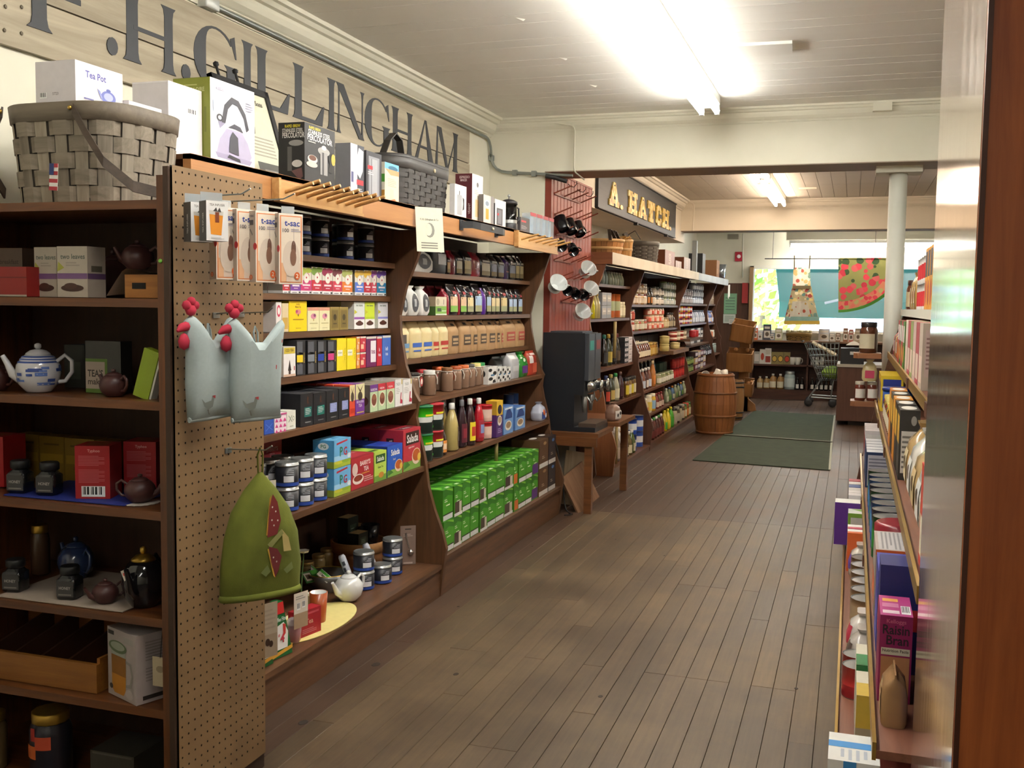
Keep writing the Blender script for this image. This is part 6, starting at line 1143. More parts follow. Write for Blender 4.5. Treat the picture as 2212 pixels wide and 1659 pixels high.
honey('square black honey jar at left on the white cloth mat', 35, 2.44, ZQ); honey('square black honey jar in the middle of the white cloth mat', 152, 2.435, ZQ)
place('tallj', jar_parts(.03, .16, M('4a3424', .2), GOLDL, None), 'tall_jar', 'tall jar with gold lid at the back left', 'jar', (xpx(88, 2.62, ZQ), 2.62, ZQ))
place('blue pot', teapot_parts(.056, .115, M('2c3a5c', .15, coat=.5), pattern=None), 'teapot', 'dark blue teapot with pale handle on the white cloth mat', 'teapot', (xpx(165, 2.62, ZQ), 2.62, ZQ), -20)
clay('brown faceted clay pot at the corner of the white cloth', 228, 2.43, ZQ, .038, .062, 60)
o = place('black pot', teapot_parts(.062, .15, M('141316', .12, coat=.6), lidc=GOLDL), 'teapot', 'tall glossy black teapot with gold lid', 'teapot', (xpx(304, 2.44, z), 2.455, z), 100)
mb = MB(); mb.box(-.014, .014, -.0005, .0005, -.03, 0, M('c8beb0', .7)); mb.box(-.009, .009, -.001, .0, -.016, -.008, M('b83a34', .7)); tag(link('price_sticker', mb.data('price_sticker'), None, (xpx(268, 2.385, .76), 2.385, .735), (0, radians(-25), 0)), 'white and red price sticker on the black teapot spout', 'sticker')
z = .352
tr_ = thing('wooden_tray', 'long wooden tray with slanted dividers on the cabinet', 'tray', (-2.29, 2.56, z))
MB().box(-.3, .235, -.16, -.145, 0, .085, HW).obj('board', tr_); MB().box(-.3, .235, .145, .16, 0, .17, HW).obj('board', tr_); MB().box(-.3, .235, -.145, .145, 0, .01, HW).obj('bottom', tr_); MB().box(.225, .235, -.145, .145, .01, .1, HW).obj('end_board', tr_)
for x in (-.2, -.1, 0, .1): mb = MB(); mb.prism([(-.145, .01), (.145, .01), (.145, .13), (-.145, .07)], lambda a, b, t: (x+t, a, b), 0, .008, M('4a2a18', .6)); mb.obj('divider', tr_)
mb = MB(); rbox(mb, .075, .004, .055, .015, M('7a7068', .6), b=.001); art(mb, .075, .006, .055, [('t', 'Organic', .5, .65, .14, '3a322c', .7), ('t', 'Green Tea', .5, .4, .14, '3a322c', .8)]); tag(mb.obj('tray_label', None, (xpx(64, 2.70, .5), 2.696, .524)), 'small rounded tea label on the back of the wooden tray', 'label')
GB = [('r', .03, .9, .24, .96, '2c2622'), ('r', .58, .84, .92, .93, 'a09a94'), ('p', [(.16, .12), (.24, .06), (.56, .06), (.64, .14), (.66, .62), (.14, .62)], '8d5c20'), ('p', [(.16, .12), (.24, .06), (.56, .06), (.64, .14), (.65, .34), (.15, .34)], 'b87a24'), ('p', [(.14, .62), (.66, .62), (.66, .74), (.12, .74)], '9a9c90'), ('e', .38, .75, .32, .09, '5a6a48'), ('e', .38, .76, .25, .06, '9aa08c'), ('p', [(.66, .6), (.86, .58), (.92, .4), (.84, .22), (.66, .2), (.66, .24), (.8, .27), (.86, .4), (.8, .54), (.66, .56)], '8d8880'), ('e', .14, .14, .06, .04, '2c2622'), ('e', .78, .12, .14, .07, 'b4aaa6')]
gx0, gx1 = xpx(196, 2.385, z), xpx(283, 2.385, z)
place('glassbox', lambda: [('carton', carton(.155, .2, .2, 'a89c98', GB, (), [('r', 0, 0, 1, 1, 'aaa09c')], [('l', .15, .6, .8, .9, 7, '8c817c'), ('l', .15, .3, .8, .52, 5, '8c817c'), ('r', .1, .05, .6, .11, '332c28'), ('e', .85, .4, .14, .2, '857a76')]), None)], 'tea_mug_box', 'white carton with glass tea mug picture', 'box', (-1.922, 2.485, z), -22)
hb = thing('hang_tag', 'cream hang tag on a string in front of the white carton', 'tag', (-1.822, 2.385, .495)); mb = MB(); mb.box(-.026, .026, -.0006, .0006, -.085, 0, M('b0a184', .7)); mb.add([(.014*cos(k*.7), -.0012, -.035+.01*sin(k*.7)) for k in range(9)], [list(range(9))], M('8a7c62')); mb.obj('card', hb); MB().tube([(0, 0, -.003), (.004, .01, .1)], .0012, M('2a241c', .7), 5).obj('string', hb)
z = .062
place('bigjar', jar_parts(.062, .2, M('26242c', .3), GOLDL, None), 'large_jar', 'large black jar with gold lid and orange flowers at floor level', 'jar', (xpx(112, 2.44, z), 2.44, z))
PF = MB()
for a, q, s, c in ((-70, .12, 22, 'b8482c'), (-110, .09, 20, 'c05a24'), (-100, .145, 8, 'a82c24')): PF.lathe([(.0632, q-.022), (.0634, q), (.0632, q+.018)], M(c, .5), seg=6, a0=radians(a-s), a1=radians(a+s), cap=False)
tag(PF.obj('flower_label', None, (xpx(112, 2.44, z), 2.44, z)), 'orange flower label wrapped on the large black jar', 'label')
place('jar5', jar_parts(.035, .175, M('5a4a30', .15), GOLDL, None), 'glass_jar', 'glass jar with gold lid at the lower left corner', 'jar', (xpx(-8, 2.42, z), 2.42, z))
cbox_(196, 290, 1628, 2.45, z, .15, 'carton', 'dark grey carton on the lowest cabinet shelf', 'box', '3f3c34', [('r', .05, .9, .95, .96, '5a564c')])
# ================================================================== goods hanging on the pegboard
CH = M('9aa09e', .3, .8)
def hook(label, u, v, ln, name='pegboard_hook'):
    p = at(u, v, x=XC); t = thing(name, label, 'hook', (XC, p.y, p.z))
    MB().tube([(.002, 0, 0), (ln*.85, 0, .004), (ln, 0, .018)], .0022, CH, 6).obj('prong', t); MB().box(.0005, .003, -.016, .016, -.012, .004, CH).obj('base_plate', t)
    return p
def hang(key, builder, label, u, v, x, name='hanging_pack', cat='pack', rot=90, group=None):
    p = at(u, v, x=x); return place(key, builder, name, label, cat, (x, p.y, p.z), rot, group)
h1 = hook('chrome pegboard hook holding the tea infuser packs', 412, 425, .19); h2 = hook('chrome pegboard hook holding the filter cartons', 478, 436, .24)
def infuser():
    C_ = carton(.062, .042, .105, '4c4846', [('r', 0, 0, 1, 1, 'e2e0de'), ('t', 'TEA INFUSER', .5, .9, .06, '77726c', .7), ('p', [(.2, .16), (.68, .14), (.76, .64), (.14, .66)], 'd98a24'), ('p', [(.14, .66), (.76, .64), (.78, .74), (.12, .76)], 'c9c4bc'), ('r', .4, .46, .58, .72, '7a3a1c'), ('p', [(.3, .74), (.45, .84), (.5, .74), (.6, .84), (.68, .72)], '3f3a38'), ('l', .2, .04, .8, .1, 2, 'b4b0ac')], [('v', 'TEA INFUSER', .55, .45, .16, 'cfcbc6', .7)])
    H_ = MB(); H_.box(-.031, .031, .012, .0135, .104, .13, CLEAR(.4, 'b8c4cc')); return [('carton', C_, None), ('hang_tab', H_, None)]
hang('inf', infuser, 'front tea infuser carton hanging on the pegboard', 462, 521, XC+.12, 'tea_infuser_pack', 'pack', 60, 'tea infuser packs'); hang('inf', infuser, 'rear tea infuser carton hanging on the pegboard', 428, 523, XC+.055, 'tea_infuser_pack', 'pack', 62, 'tea infuser packs')
def tsac():
    w, d, h = .074, .04, .2
    C_ = carton(w, d, h, 'b8a898', [('r', 0, 0, 1, 1, 'e9dfd2'), ('r', .04, .02, .96, .97, 'df8a58'), ('r', .09, .035, .91, .955, 'e4d6c4'), ('r', .09, .035, .91, .3, 'e6b48a'), ('r', .3, .035, .91, .3, 'd9c4b2'), ('t', 't-sac', .55, .86, .075, '2c3f94', .66), ('t', '100', .28, .76, .055, '5f5a5c', .34), ('l', .5, .74, .92, .79, 2, '9a94a4'), ('e', .5, .36, .36, .26, 'd4c4b4'), ('e', .6, .5, .1, .12, '6a4a3c'), ('e', .58, .38, .13, .12, '7d5a48'), ('r', .6, .56, .615, .8, '9a8a84'), ('e', .74, .12, .12, .055, 'd8642c'), ('t', '2', .74, .12, .06, 'f4e4d4', .2)], [('t', 't-sac', .5, .93, .04, '4a4450', .7), ('r', .3, .8, .75, .87, '4a4444'), ('e', .95, .5, .22, .05, 'c02a34'), ('p', [(.3, .74), (.4, .75), (.7, .67), (.62, .65)], '77706a'), ('e', .45, .07, .2, .035, 'c8622c'), ('t', '2', .45, .07, .035, 'f0d8c4', .2)])
    H_ = MB(); H_.box(-.02, .02, -.001, .0005, .198, .222, CLEAR(.4, 'd8e0e4')); return [('carton', C_, None), ('hang_tab', H_, None)]
for i, (u, x, d) in enumerate(((486, .06, 'nearest'), (528, .1, 'second'), (568, .145, 'third'), (622, .2, 'outermost'))):
    hang('tsac', tsac, 'orange and white tea filter carton on the hook, %s' % d, u, (604, 607, 610, 614)[i], XC+x, 'filter_carton', 'carton', (62, 66, 66, 56)[i], 'tea filter cartons')
# chicken oven mitts
MIT = M('a3b0b0', .9, scale=120); REDF = M('b52a42', .85)
def mitt(key):
    def b():
        outl = [(-.072, .0), (.072, .006), (.074, .1), (.078, .2), (.088, .275), (.082, .285), (.03, .222), (-.012, .222), (-.036, .262), (-.062, .29), (-.082, .275), (-.075, .2), (-.078, .1)]
        B = MB(); n = len(outl); cx = sum(p[0] for p in outl)/n; cz = sum(p[1] for p in outl)/n
        def ring(k, y): return [(cx+(a-cx)*k, y, cz+(b_-cz)*k) for a, b_ in outl]
        B.loft([ring(.94, .012), ring(1, .004), ring(1, -.006), ring(.95, -.018), ring(.8, -.03), ring(.4, -.036)], MIT, True)
        Hm = MB(); Hm.tube([(-.074, -.004, .004), (0, -.01, .006), (.074, -.004, .01)], .008, MIT, 7)
        C_ = MB()
        for x, z, r in ((-.078, .318, .014), (-.062, .328, .014), (-.048, .318, .013), (-.064, .305, .017)): C_.lathe([(0, -r), (r*.7, -r*.7), (r, 0), (r*.7, r*.7), (0, r)], REDF, (x, -.004, z), 10, sy=.8)
        Bk = MB(); Bk.tube([(-.075, -.004, .262), (-.095, -.004, .258), (-.11, -.004, .248)], [.014, .012, .004], REDF, 8)
        W_ = MB(); W_.lathe([(0, -.026), (.014, -.018), (.018, 0), (.01, .016), (0, .022)], REDF, (-.088, -.004, .222), 10, sy=.7)
        Lp = MB(); Lp.ribbon([(-.002, -.004, .22), (-.006, -.004, .25), (.002, .004, .268), (.01, .004, .25), (.008, -.002, .22)], (0, .008, 0), .0015, M('9aa6a6', .9))
        Pr = MB()
        for (x, z, s) in ((-.03, .03, 1.2), (.03, .12, 1), (-.045, .19, .8), (.055, .2, .8)):
            y = -.0318 if abs(x) < .05 else -.025; f = lambda a, b_: (x+a*s, -.0385+abs(x)*.2, z+b_*s)
            Pr.add([f(-.02, .028), f(-.012, .01), f(0, .002), (f(.012, .008)), f(.018, .03), f(.012, .036), f(.008, .022), f(-.01, .018)], [list(range(8))], M('6f746c', .9)); Pr.add([f(.012, .03), f(.02, .026), f(.021, .038), f(.013, .04)], [(0, 1, 2, 3)], M('b03a3c', .8)); Pr.add([f(-.004, .002), f(0, -.01), f(.002, -.01), f(0, .002)], [(0, 1, 2, 3)], M('57564c', .8))
        for x, z in ((-.02, .11), (.01, .16), (.05, .06), (.0, .2)): Pr.add([(x, -.034+abs(x)*.1, z), (x+.003, -.034+abs(x)*.1, z-.004), (x, -.034+abs(x)*.1, z-.009), (x-.003, -.034+abs(x)*.1, z-.004)], [(0, 1, 2, 3)], M('dfe4e2', .8))
        return [('mitt', B, None), ('hem', Hm, None), ('comb', C_, None), ('beak', Bk, None), ('wattle', W_, None), ('loop', Lp, None), ('hen_print', Pr, None)]
    return b
hook('pegboard hook holding the left chicken mitt', 466, 678, .05); hook('pegboard hook holding the right chicken mitt', 520, 676, .11)
hang('mitt', mitt(0), 'chicken-shaped oven mitt nearer the camera, grey with red comb', 452, 906, XC+.05, 'oven_mitt', 'oven mitt', 76, 'chicken oven mitts'); hang('mitt', mitt(0), 'chicken-shaped oven mitt on the right, nearer the tea shelves', 552, 908, XC+.145, 'oven_mitt', 'oven mitt', 58, 'chicken oven mitts')
# green tea cozy
h3 = hook('chrome pegboard hook holding the green tea cozy', 492, 970, .15)
def cozy():
    GM = PAINT('5d6420', '6f7628', 14, .95, .4); B = MB(); rings = []
    for f, w_, d_ in ((0, .118, .03), (.03, .122, .036), (.25, .124, .044), (.5, .112, .046), (.7, .088, .04), (.86, .05, .028), (.95, .022, .014), (1, .006, .006)):
        rg_ = []
        for k in range(28):
            a = 2*pi*k/28; wob = 1+.03*sin(5*a+f*6); rg_.append((w_*cos(a)*wob, d_*sin(a)*wob, f*.272))
        rings.append(rg_)
    B.loft(rings, GM); Hm = MB(); Hm.tube([(.12*cos(2*pi*k/28), .036*sin(2*pi*k/28), .006) for k in range(28)], .008, GM, 6, True)
    Lp = MB(); Lp.ribbon([(-.006, 0, .265), (-.008, 0, .31), (.0, 0, .325), (.008, 0, .31), (.006, 0, .265)], (0, .008, 0), .002, GM)
    A_ = MB(); f_ = lambda a, b: (a+.03, -.0485+abs(b-.13)*.02, b)
    for pl, c in (([(-.03, .135), (.0, .14), (.012, .17), (.002, .21), (-.012, .228), (-.024, .2)], '7a2a28'), ([(-.03, .12), (.014, .15), (.02, .14), (-.02, .11)], '8a8a50'), ([(-.026, .115), (.0, .108), (.014, .09), (.004, .06), (-.006, .045), (-.02, .08)], '6a2426'), ([(.014, .15), (.035, .13), (.044, .1), (.02, .1)], 'b8a468'), ([(-.034, .14), (-.03, .14), (-.016, .226), (-.022, .22)], 'b8862c'), ([(-.03, .11), (-.026, .11), (-.006, .045), (-.012, .05)], 'c89a34'), ([(-.05, .06), (-.03, .075), (-.02, .06), (-.035, .05)], '6f7a44'), ([(.02, .06), (.045, .075), (.05, .06), (.03, .05)], '6f7a44')): A_.add([f_(*q) for q in pl], [list(range(len(pl)))], M(c, .85))
    for x, z in ((-.01, .16), (-.004, .19), (-.014, .2), (.002, .17), (-.016, .172), (-.012, .09), (-.002, .08)): A_.add([(f_(x+.0022*cos(k), z+.0022*sin(k))[0], f_(x, z)[1]-.0006, z+.0022*sin(k)) for k in range(6)], [list(range(6))], M('d8ccc0', .8))
    T_ = MB(); T_.box(.0, .03, .012, .013, .21, .262, M('cfc6b8', .7)); T_.box(.03, .055, .014, .015, .18, .25, M('d4ccc0', .7)); T_.box(.034, .05, .0135, .0142, .195, .225, M('6a4a78', .7))
    return [('cozy', B, None), ('hem', Hm, None), ('loop', Lp, None), ('applique', A_, None), ('card_tag', T_, None)]
place('cozy', cozy, 'tea_cozy', 'olive green tea cozy with mushroom applique on the pegboard', 'tea cozy', (XC+.11, h3.y, h3.z-.318*1.36), 56, None, (1.02, 1, 1.36))
# ================================================================== red beadboard panel with pegs and mugs
XRD = -2.19
rp = thing('beadboard_panel', 'red painted beadboard panel behind the coffee grinder', 'panel', (XRD, 0, 0))
REDP = PAINT('8e3a2a', 'a04634', 3, .5)
bd_ = MB(); bd_.box(-.025, 0, .002, .096, 0.05, 2.5, REDP); bd_.lathe([(.005, .05), (.005, 2.5)], REDP, (-.002, .098, 0), 6); bdd = bd_.data('board')
for i in range(13): link('board', bdd, rp, (0, 7.49+i*.0985, 0))
MB().box(-.028, .02, 7.452, 7.49, .0, 2.5, PAINT('7a2f20', '8c3a28', 3, .5)).obj('corner_trim', rp)
MB().box(-.009, .006, 7.49, 8.77, 2.5, 2.515, REDP).obj('cap_moulding', rp)
def pegz(u, v): p = at(u, v, x=XRD); return p.y, p.z
PEG = PAINT('7d3a28', '94503a', 5, .5); rk = 0
PX = lambda a, b: (1160+a/4.739, 370+b/4.739)
for label, pegs in (('top', [(170, 225), (265, 262), (350, 292), (435, 325)]), ('second', [(175, 440), (285, 475), (390, 490), (455, 500)]), ('third', [(185, 640), (280, 655), (370, 685), (460, 690)]), ('fourth', [(165, 905), (255, 920), (335, 937), (400, 930)]), ('fifth', [(190, 1100), (260, 1120), (360, 1110), (430, 1110)]), ('lowest', [(240, 1330), (330, 1340), (400, 1350)])):
    t = thing('peg_rack', 'red zigzag peg rack on the beadboard, %s row' % label, 'rack', (0, 0, 0), 0, 'red peg racks')
    pts = [pegz(*PX(*q)) for q in pegs]
    mb = MB(); mb.ribbon([(XRD+.008, y, z) for y, z in pts], (0, 0, .016), .008, PEG); mb.obj('rail', t)
    for y, z in pts: MB().tube([(XRD+.006, y, z), (XRD+.14, y+.01, z+.055)], .0055, PEG, 6).obj('peg', t)
for i, (u, v) in enumerate(((1232, 393), (1252, 401), (1268, 408))):
    p = at(u, v, x=XRD+.02); mb = MB(); mb.tube([(0, 0, .0), (.02, 0, -.02), (.05, 0, -.025), (.07, 0, 0), (.07, 0, .02)], .003, M('3a3430', .4, .5), 6); tag(mb.obj('iron_hook', None, (XRD+.003, p.y, 2.46-.01*i)), 'black iron cup hook at the top of the red panel', 'hook', 'iron cup hooks')
mb = MB(); mb.tube([at(1178, 380, y=7.4), at(1200, 384, y=7.42), at(1225, 392, y=7.45)], .016, M('24211f', .6), 8); tag(mb.obj('cable_end', None), 'black cable sleeve at the end of the conduit', 'cable')
BKM = M('16161a', .25); GLS = M('1c1a1e', .08, coat=.6)
def hangmug(label, u, v, mat, inner, r=.045, h=.1, rot=(60, 0, 70), key='hm'):
    p = at(u, v, x=-2.08); o = place((key, r, h, mat.name), mug_parts(r, h, mat, inner, True, 1.05), 'mug', label, 'mug', (-2.08, p.y, p.z), 0, 'mugs on the red panel'); o.rotation_euler = [radians(a) for a in rot]
for i, (u, v) in enumerate(((1219, 497), (1237, 503), (1255, 508))): hangmug('matt black mug hanging in the upper row of the red panel', u, v, BKM, BKM, .05, .11, (-35, 0, 60))
for i, (u, v) in enumerate(((1208, 522), (1234, 532))): hangmug('glossy dark mug hanging under the black mugs', u, v, GLS, GLS, .04, .09, (120, 0, 30))
for i, (u, v) in enumerate(((1221, 620), (1239, 628), (1257, 631))): hangmug('dark glossy mug hanging between white drippers', u, v, GLS, GLS, .04, .09, (110, 0, 30))
def dripper():
    B = MB(); B.lathe([(.025, 0), (.03, .004), (.068, .085), (.072, .088), (.068, .088), (.026, .008), (.001, .006)], M('d6dad8', .2, coat=.4), seg=22, cap=False)
    F_ = MB(); F_.lathe([(.03, .0), (.052, .002), (.052, .008), (.03, .01)], M('d6dad8', .2, coat=.4), seg=20); Hn = MB(); Hn.tube([(.06, 0, .075), (.09, 0, .07), (.088, 0, .04), (.045, 0, .03)], .006, M('d6dad8', .2), 7)
    return [('cone', B, None), ('flange', F_, None), ('handle', Hn, None)]
for u, v, d in ((1262, 590, 'topmost'), (1197, 622, 'leftmost'), (1268, 633, 'under the topmost one'), (1250, 682, 'lowest')):
    p = at(u, v, x=-2.13); o = place('drip', dripper, 'coffee_dripper', 'white ceramic coffee dripper hanging on the red panel, %s' % d, 'dripper', (-2.13, p.y, p.z), 0, 'white ceramic drippers'); o.rotation_euler = (radians(62), radians(8), radians(38))
# ================================================================== bench with coffee grinder
BW_ = WOOD('5a3418', '80502a', 'x', .4, .8, .12, .1)
bn = thing('bench', 'brown wooden bench carrying the black coffee grinder', 'bench')
MB().box(-2.16, -1.7, 7.13, 7.62, .555, .585, BW_).obj('bench_top', bn); MB().box(-2.15, -1.66, 7.63, 8.25, .585, .615, BW_).obj('bench_top', bn)
MB().box(-2.16, -1.71, 7.12, 7.145, .49, .555, BW_).obj('apron', bn)
for x, y in ((-1.76, 7.135), (-1.72, 8.16), (-2.14, 7.2), (-2.1, 8.16)): MB().box(x-.04, x+.015, y, y+.045, .001, .553 if y < 8 else .585, BW_).obj('leg', bn)
mb = MB(); mb.prism([(-2.16, .001), (-1.97, .001), (-1.84, .2), (-1.87, .45), (-1.8, .55), (-2.16, .55)], lambda a, b, t: (a, t, b), 7.66, 7.69, FSH); mb.obj('brace_board', bn)
o = MB().box(-.14, .14, -.008, .008, 0, .3, WOOD('6a4a32', '86644a', 'z', .6)).obj('loose_board', None, (-1.8, 7.29, .03), (radians(-18), radians(-20), radians(70))); tag(o, 'loose brown board leaning against the bench leg', 'board')
o = MB().box(-.1, .1, -.008, .008, 0, .4, WOOD('8d7a5c', 'a8957a', 'z', .6)).obj('loose_board', None, (-1.93, 7.32, .02), (radians(-10), radians(10), radians(40))); tag(o, 'pale loose board leaning under the bench', 'board')
tag(MB().box(-2.15, -1.99, 7.42, 7.62, .001, .46, M('a9a598', .6)).obj('plastic_bin', None), 'pale grey bin under the bench', 'bin')
gr = thing('coffee_grinder', 'tall black twin coffee grinder with chrome knobs', 'coffee grinder', (0, 0, .586))
GBK = M('15171d', .45); GD = M('3c3e44', .4)
mb = MB(); mb.box(-2.14, -1.83, 7.2, 7.6, .27, .715, GBK); mb.box(-2.14, -1.9, 7.2, 7.6, .03, .27, GBK); mb.obj('body', gr)
MB().box(-2.14, -1.74, 7.2, 7.6, 0, .032, GBK).obj('base', gr)
MB().box(-2.1, -1.86, 7.25, 7.55, .715, .725, GD).obj('top_lid', gr)
for i, (y0, y1, lc) in enumerate(((7.215, 7.39, '2f9a8a'), (7.41, 7.585, '8a3a34'))):
    h_ = MB().box(-1.832, -1.8, y0, y1, .37, .71, GD).obj('hopper_front', gr); MB().box(-1.7995, -1.798, y0+.03, y1-.03, .59, .66, M(lc, .5)).obj('label', h_); MB().box(-1.7995, -1.7985, y0+.05, y1-.05, .635, .65, M('c8d8d4', .5)).obj('lettering', h_)
    yc = (y0+y1)/2; k_ = MB(); k_.lathe([(.03, 0), (.045, .01), (.045, .02), (.03, .03), (.03, .1), (.045, .105), (.045, .115), (.02, .12)], M('c8ccca', .15, .95), seg=18); k_.obj('chrome_knob', gr, (-1.832, yc, .33), (0, radians(90), 0))
    MB().tube([(-1.78, yc, .29), (-1.77, yc, .24), (-1.8, yc, .2), (-1.83, yc, .25)], .006, M('c8ccca', .15, .95), 6).obj('wire_bail', gr)
    MB().lathe([(.012, 0), (.018, .05), (.028, .12)], M('77736c', .4, .3), seg=12).obj('chute', gr, (-1.85, yc, .13))
MB().box(-1.87, -1.74, 7.22, 7.58, .032, .06, M('4a3a2e', .5)).obj('drip_tray', gr)
place('coffeebag', lambda: bag(.15, .09, .14, M('8a6a58', .3), 'pouch', [(.1, .1, .9, .55, 'd8d4d0'), (.3, .2, .5, .4, '222222', 'picture', 'oval'), (.6, .3, .8, .5, '222222', 'picture', 'oval')]), 'gift_jar_bag', 'brown gift bag with cow-spot label and ribbon on the bench', 'bag', (-1.74, 7.78, .617), 80)
# cord
mb = MB(); mb.tube(arc_pts([(-2.05, 7.105, .6), (-2.0, 7.1, .5), (-1.95, 7.1, .25), (-1.93, 7.1, .06), (-1.9, 7.06, .012), (-1.84, 7.03, .012), (-1.9, 6.98, .012)], .05), .005, M('1a1a1a', .5), 6); tag(mb.obj('power_cord', None), 'black power cord hanging beside the coffee shelves', 'cord')
# ================================================================== goods on the far shelving
RG = random.Random(11)
def frow(kind, u0, u1, n, xf, zs, h, cols, label, layers=1, lid='d8d6d0', lab=None, cat=None, back=0, r=None, grp=None):
    y0, y1 = ypx(u0, xf, zs), ypx(u1, xf, zs); ym = (y0+y1)/2
    for a_, b_, ss in ((8.83, 10.535, FA), (10.565, 13.625, FB), (13.655, 16.455, FC), (16.485, 17.465, FD)):
        if a_-.016 <= ym <= b_+.016 or (a_ > 16 and ym > 16.47): break
    if y1 > b_-.01: y0, y1 = max(a_+.01, y0-(y1-b_+.01)), b_-.01
    y0 = max(y0, a_+.01); up = [q for _, q in ss if q > zs+.05]; cap_ = (min(up)-.03 if up else 1.86)
    if 10.57 < ym < 13.6 and zs < .3: cap_ = .336
    h = min(h, (cap_-zs)/layers-.004); st = (y1-y0)/n; rr_ = min(r or .05, st*.46, .05 if not r else r)
    for i in range(n):
        for L_ in range(layers):
            for bk in range(back+1):
                c = cols[(i+L_*2+bk) % len(cols)]; y = y0+(i+.5)*st; z = zs+L_*(h+.002)
                lc = lid[(i+L_) % len(lid)] if isinstance(lid, list) else lid; lb = lab[(i+L_) % len(lab)] if isinstance(lab, list) else lab
                lay = '' if layers == 1 else ', '+('bottom' if L_ == 0 else 'top' if L_ == layers-1 else ('middle' if layers == 3 else ORDS[L_]))+' layer'
                LB = label+lay+(', back row' if bk else ''); nm = {'jar': 'jar', 'bottle': 'bottle', 'box': 'carton', 'can': 'can', 'pot': 'crock'}[kind]
                g = grp or label; bx0 = xf-bk*(2*rr_+.006)
                if kind == 'jar': place(('fj', round(rr_, 3), h, c, lc, lb), jar_parts(rr_, h, M(c, .2, coat=.3), M(lc, .35), lb), nm, LB, cat or 'jar', (bx0-rr_, y, z), 90+RG.uniform(-15, 15), g)
                elif kind == 'bottle': place(('fb', round(rr_, 3), h, c, lc, lb), bottle_parts(bprof(rr_, h), M(c, .15, coat=.3), ([(rr_*.4, h*.87), (rr_*.46, h*.88), (rr_*.42, h*.98), (rr_*.3, h)], lc), [(h*.1, h*.44, lb, -150, -30)] if lb else []), nm, LB, cat or 'bottle', (bx0-rr_, y, z), 90+RG.uniform(-15, 15), g)
                elif kind == 'box': w_ = st*.97; place(('fx', round(w_, 3), h, c, lb), lambda: [(nm, carton(w_, .1, h, c, [('r', .08, .3, .92, .8, lb or 'e6e0d4'), ('r', .2, .5, .8, .62, lc)]), None)], nm, LB, cat or 'box', (xf-bk*.103-.05, y, z), 90, g)
                elif kind == 'can': place(('fc', round(rr_, 3), h, c, lb), can_parts(rr_, h, [(.3, c), (.7, lb or 'e4e0d8'), (1, c)], None), nm, LB, cat or 'can', (bx0-rr_, y, z), 0, g)
                elif kind == 'pot': place(('fp', round(rr_, 3), h, c), lambda: [('pot', MB().lathe([(rr_*.85, 0), (rr_, h*.1), (rr_*1.02, h*.7), (rr_*.95, h*.78), (rr_*1.05, h*.86), (rr_*1.05, h)], M(c, .3), seg=14), None), ('lid', MB().lathe([(rr_*.9, h), (rr_*.5, h*1.08), (rr_*.12, h*1.1)], M(lc, .4), seg=14), None)], nm, LB, cat or 'crock', (bx0-rr_, y, z), 0, g)
# bay A
frow('bottle', 1302, 1316, 2, -2.22, 1.702, .16, ['9fb0a8'], 'tall clear bottle on the top far shelf', lid='c8ccca', r=.034)
frow('bottle', 1318, 1350, 6, -2.225, 1.702, .13, ['a8b49c', 'b4bca4'], 'small pale green bottle on the top far shelf', lid='d0cdbc', r=.033, back=1)
frow('bottle', 1276, 1299, 4, -2.215, 1.382, .235, ['a8a030', 'c9c018', 'b4a86a', 'b0a470'], 'olive oil bottle beside the red panel', lid='b89a48', lab=None, r=.036)
frow('box', 1300, 1320, 2, -2.22, 1.382, .12, ['8d9096'], 'grey bottle gift carton', 2, lid='d8d2c8', lab='b4aca0')
frow('can', 1321, 1345, 2, -2.22, 1.382, .235, ['b8602c'], 'tall pale green tin with orange top', lab='aab48c', r=.055)
frow('jar', 1346, 1360, 2, -2.23, 1.382, .16, ['d0c8a4'], 'cream jar beside the green tins', lid='e0d8b8', lab='e4ddc0')
frow('bottle', 1308, 1344, 4, -2.2, .927, .3, ['2a2420', '3a3f2a', '1f1d1e', '2c2620'], 'dark balsamic bottle behind the grinder knobs', lid=['2c6a5a', 'c0a040', '2a2628', '6a2a2a'], lab=['3a3a3c', 'c9b45a', '2c2a2c', '5a4a3a'], r=.042)
frow('box', 1357, 1373, 2, -2.165, .927, .05, ['2a282c', 'd8d0d4'], 'black and white striped carton', 5, lid='2a282c', lab='dcd6da')
frow('bottle', 1312, 1352, 4, -2.09, .602, .26, ['1f1a18', '3a3c2a', 'a8a890', '3a2024'], 'salad dressing bottle behind the chrome knobs', lid=['2f3f6a', '9a8a4a', '3aa05a', '4a2a24'], lab=['b8402c', 'c0a860', 'd8d4b8', '4a2a30'], r=.042)
frow('jar', 1356, 1376, 4, -2.08, .602, .19, ['6a4a20', '7a5a28'], 'dark mustard jar with yellow label', lid='2a2624', lab=['d8c43a', 'd8cdb4'], r=.036)
frow('bottle', 1336, 1352, 2, -2.0, .067, .3, ['9a8d84', 'c8c6c4'], 'large vinegar jug at floor level', lid='e4e2de', lab='b0a090', r=.075)
frow('bottle', 1354, 1376, 3, -1.98, .067, .23, ['5a4a24', '6a5a34', '4a5a2a'], 'cider bottle with cream label at floor level', lid='e8e6e2', lab='d4ccae', r=.045)
frow('can', 1377, 1404, 2, -2.0, .067, .16, ['2a4fb0', '3a5fc0'], 'blue and white canister at floor level', 2, lab='dfe4ec', r=.062)
frow('box', 1338, 1358, 2, -2.22, .067, .3, ['b86a3a', '3a3f8a'], 'orange and blue carton behind the cider bottles', lid='d8804a', lab='c9743c')
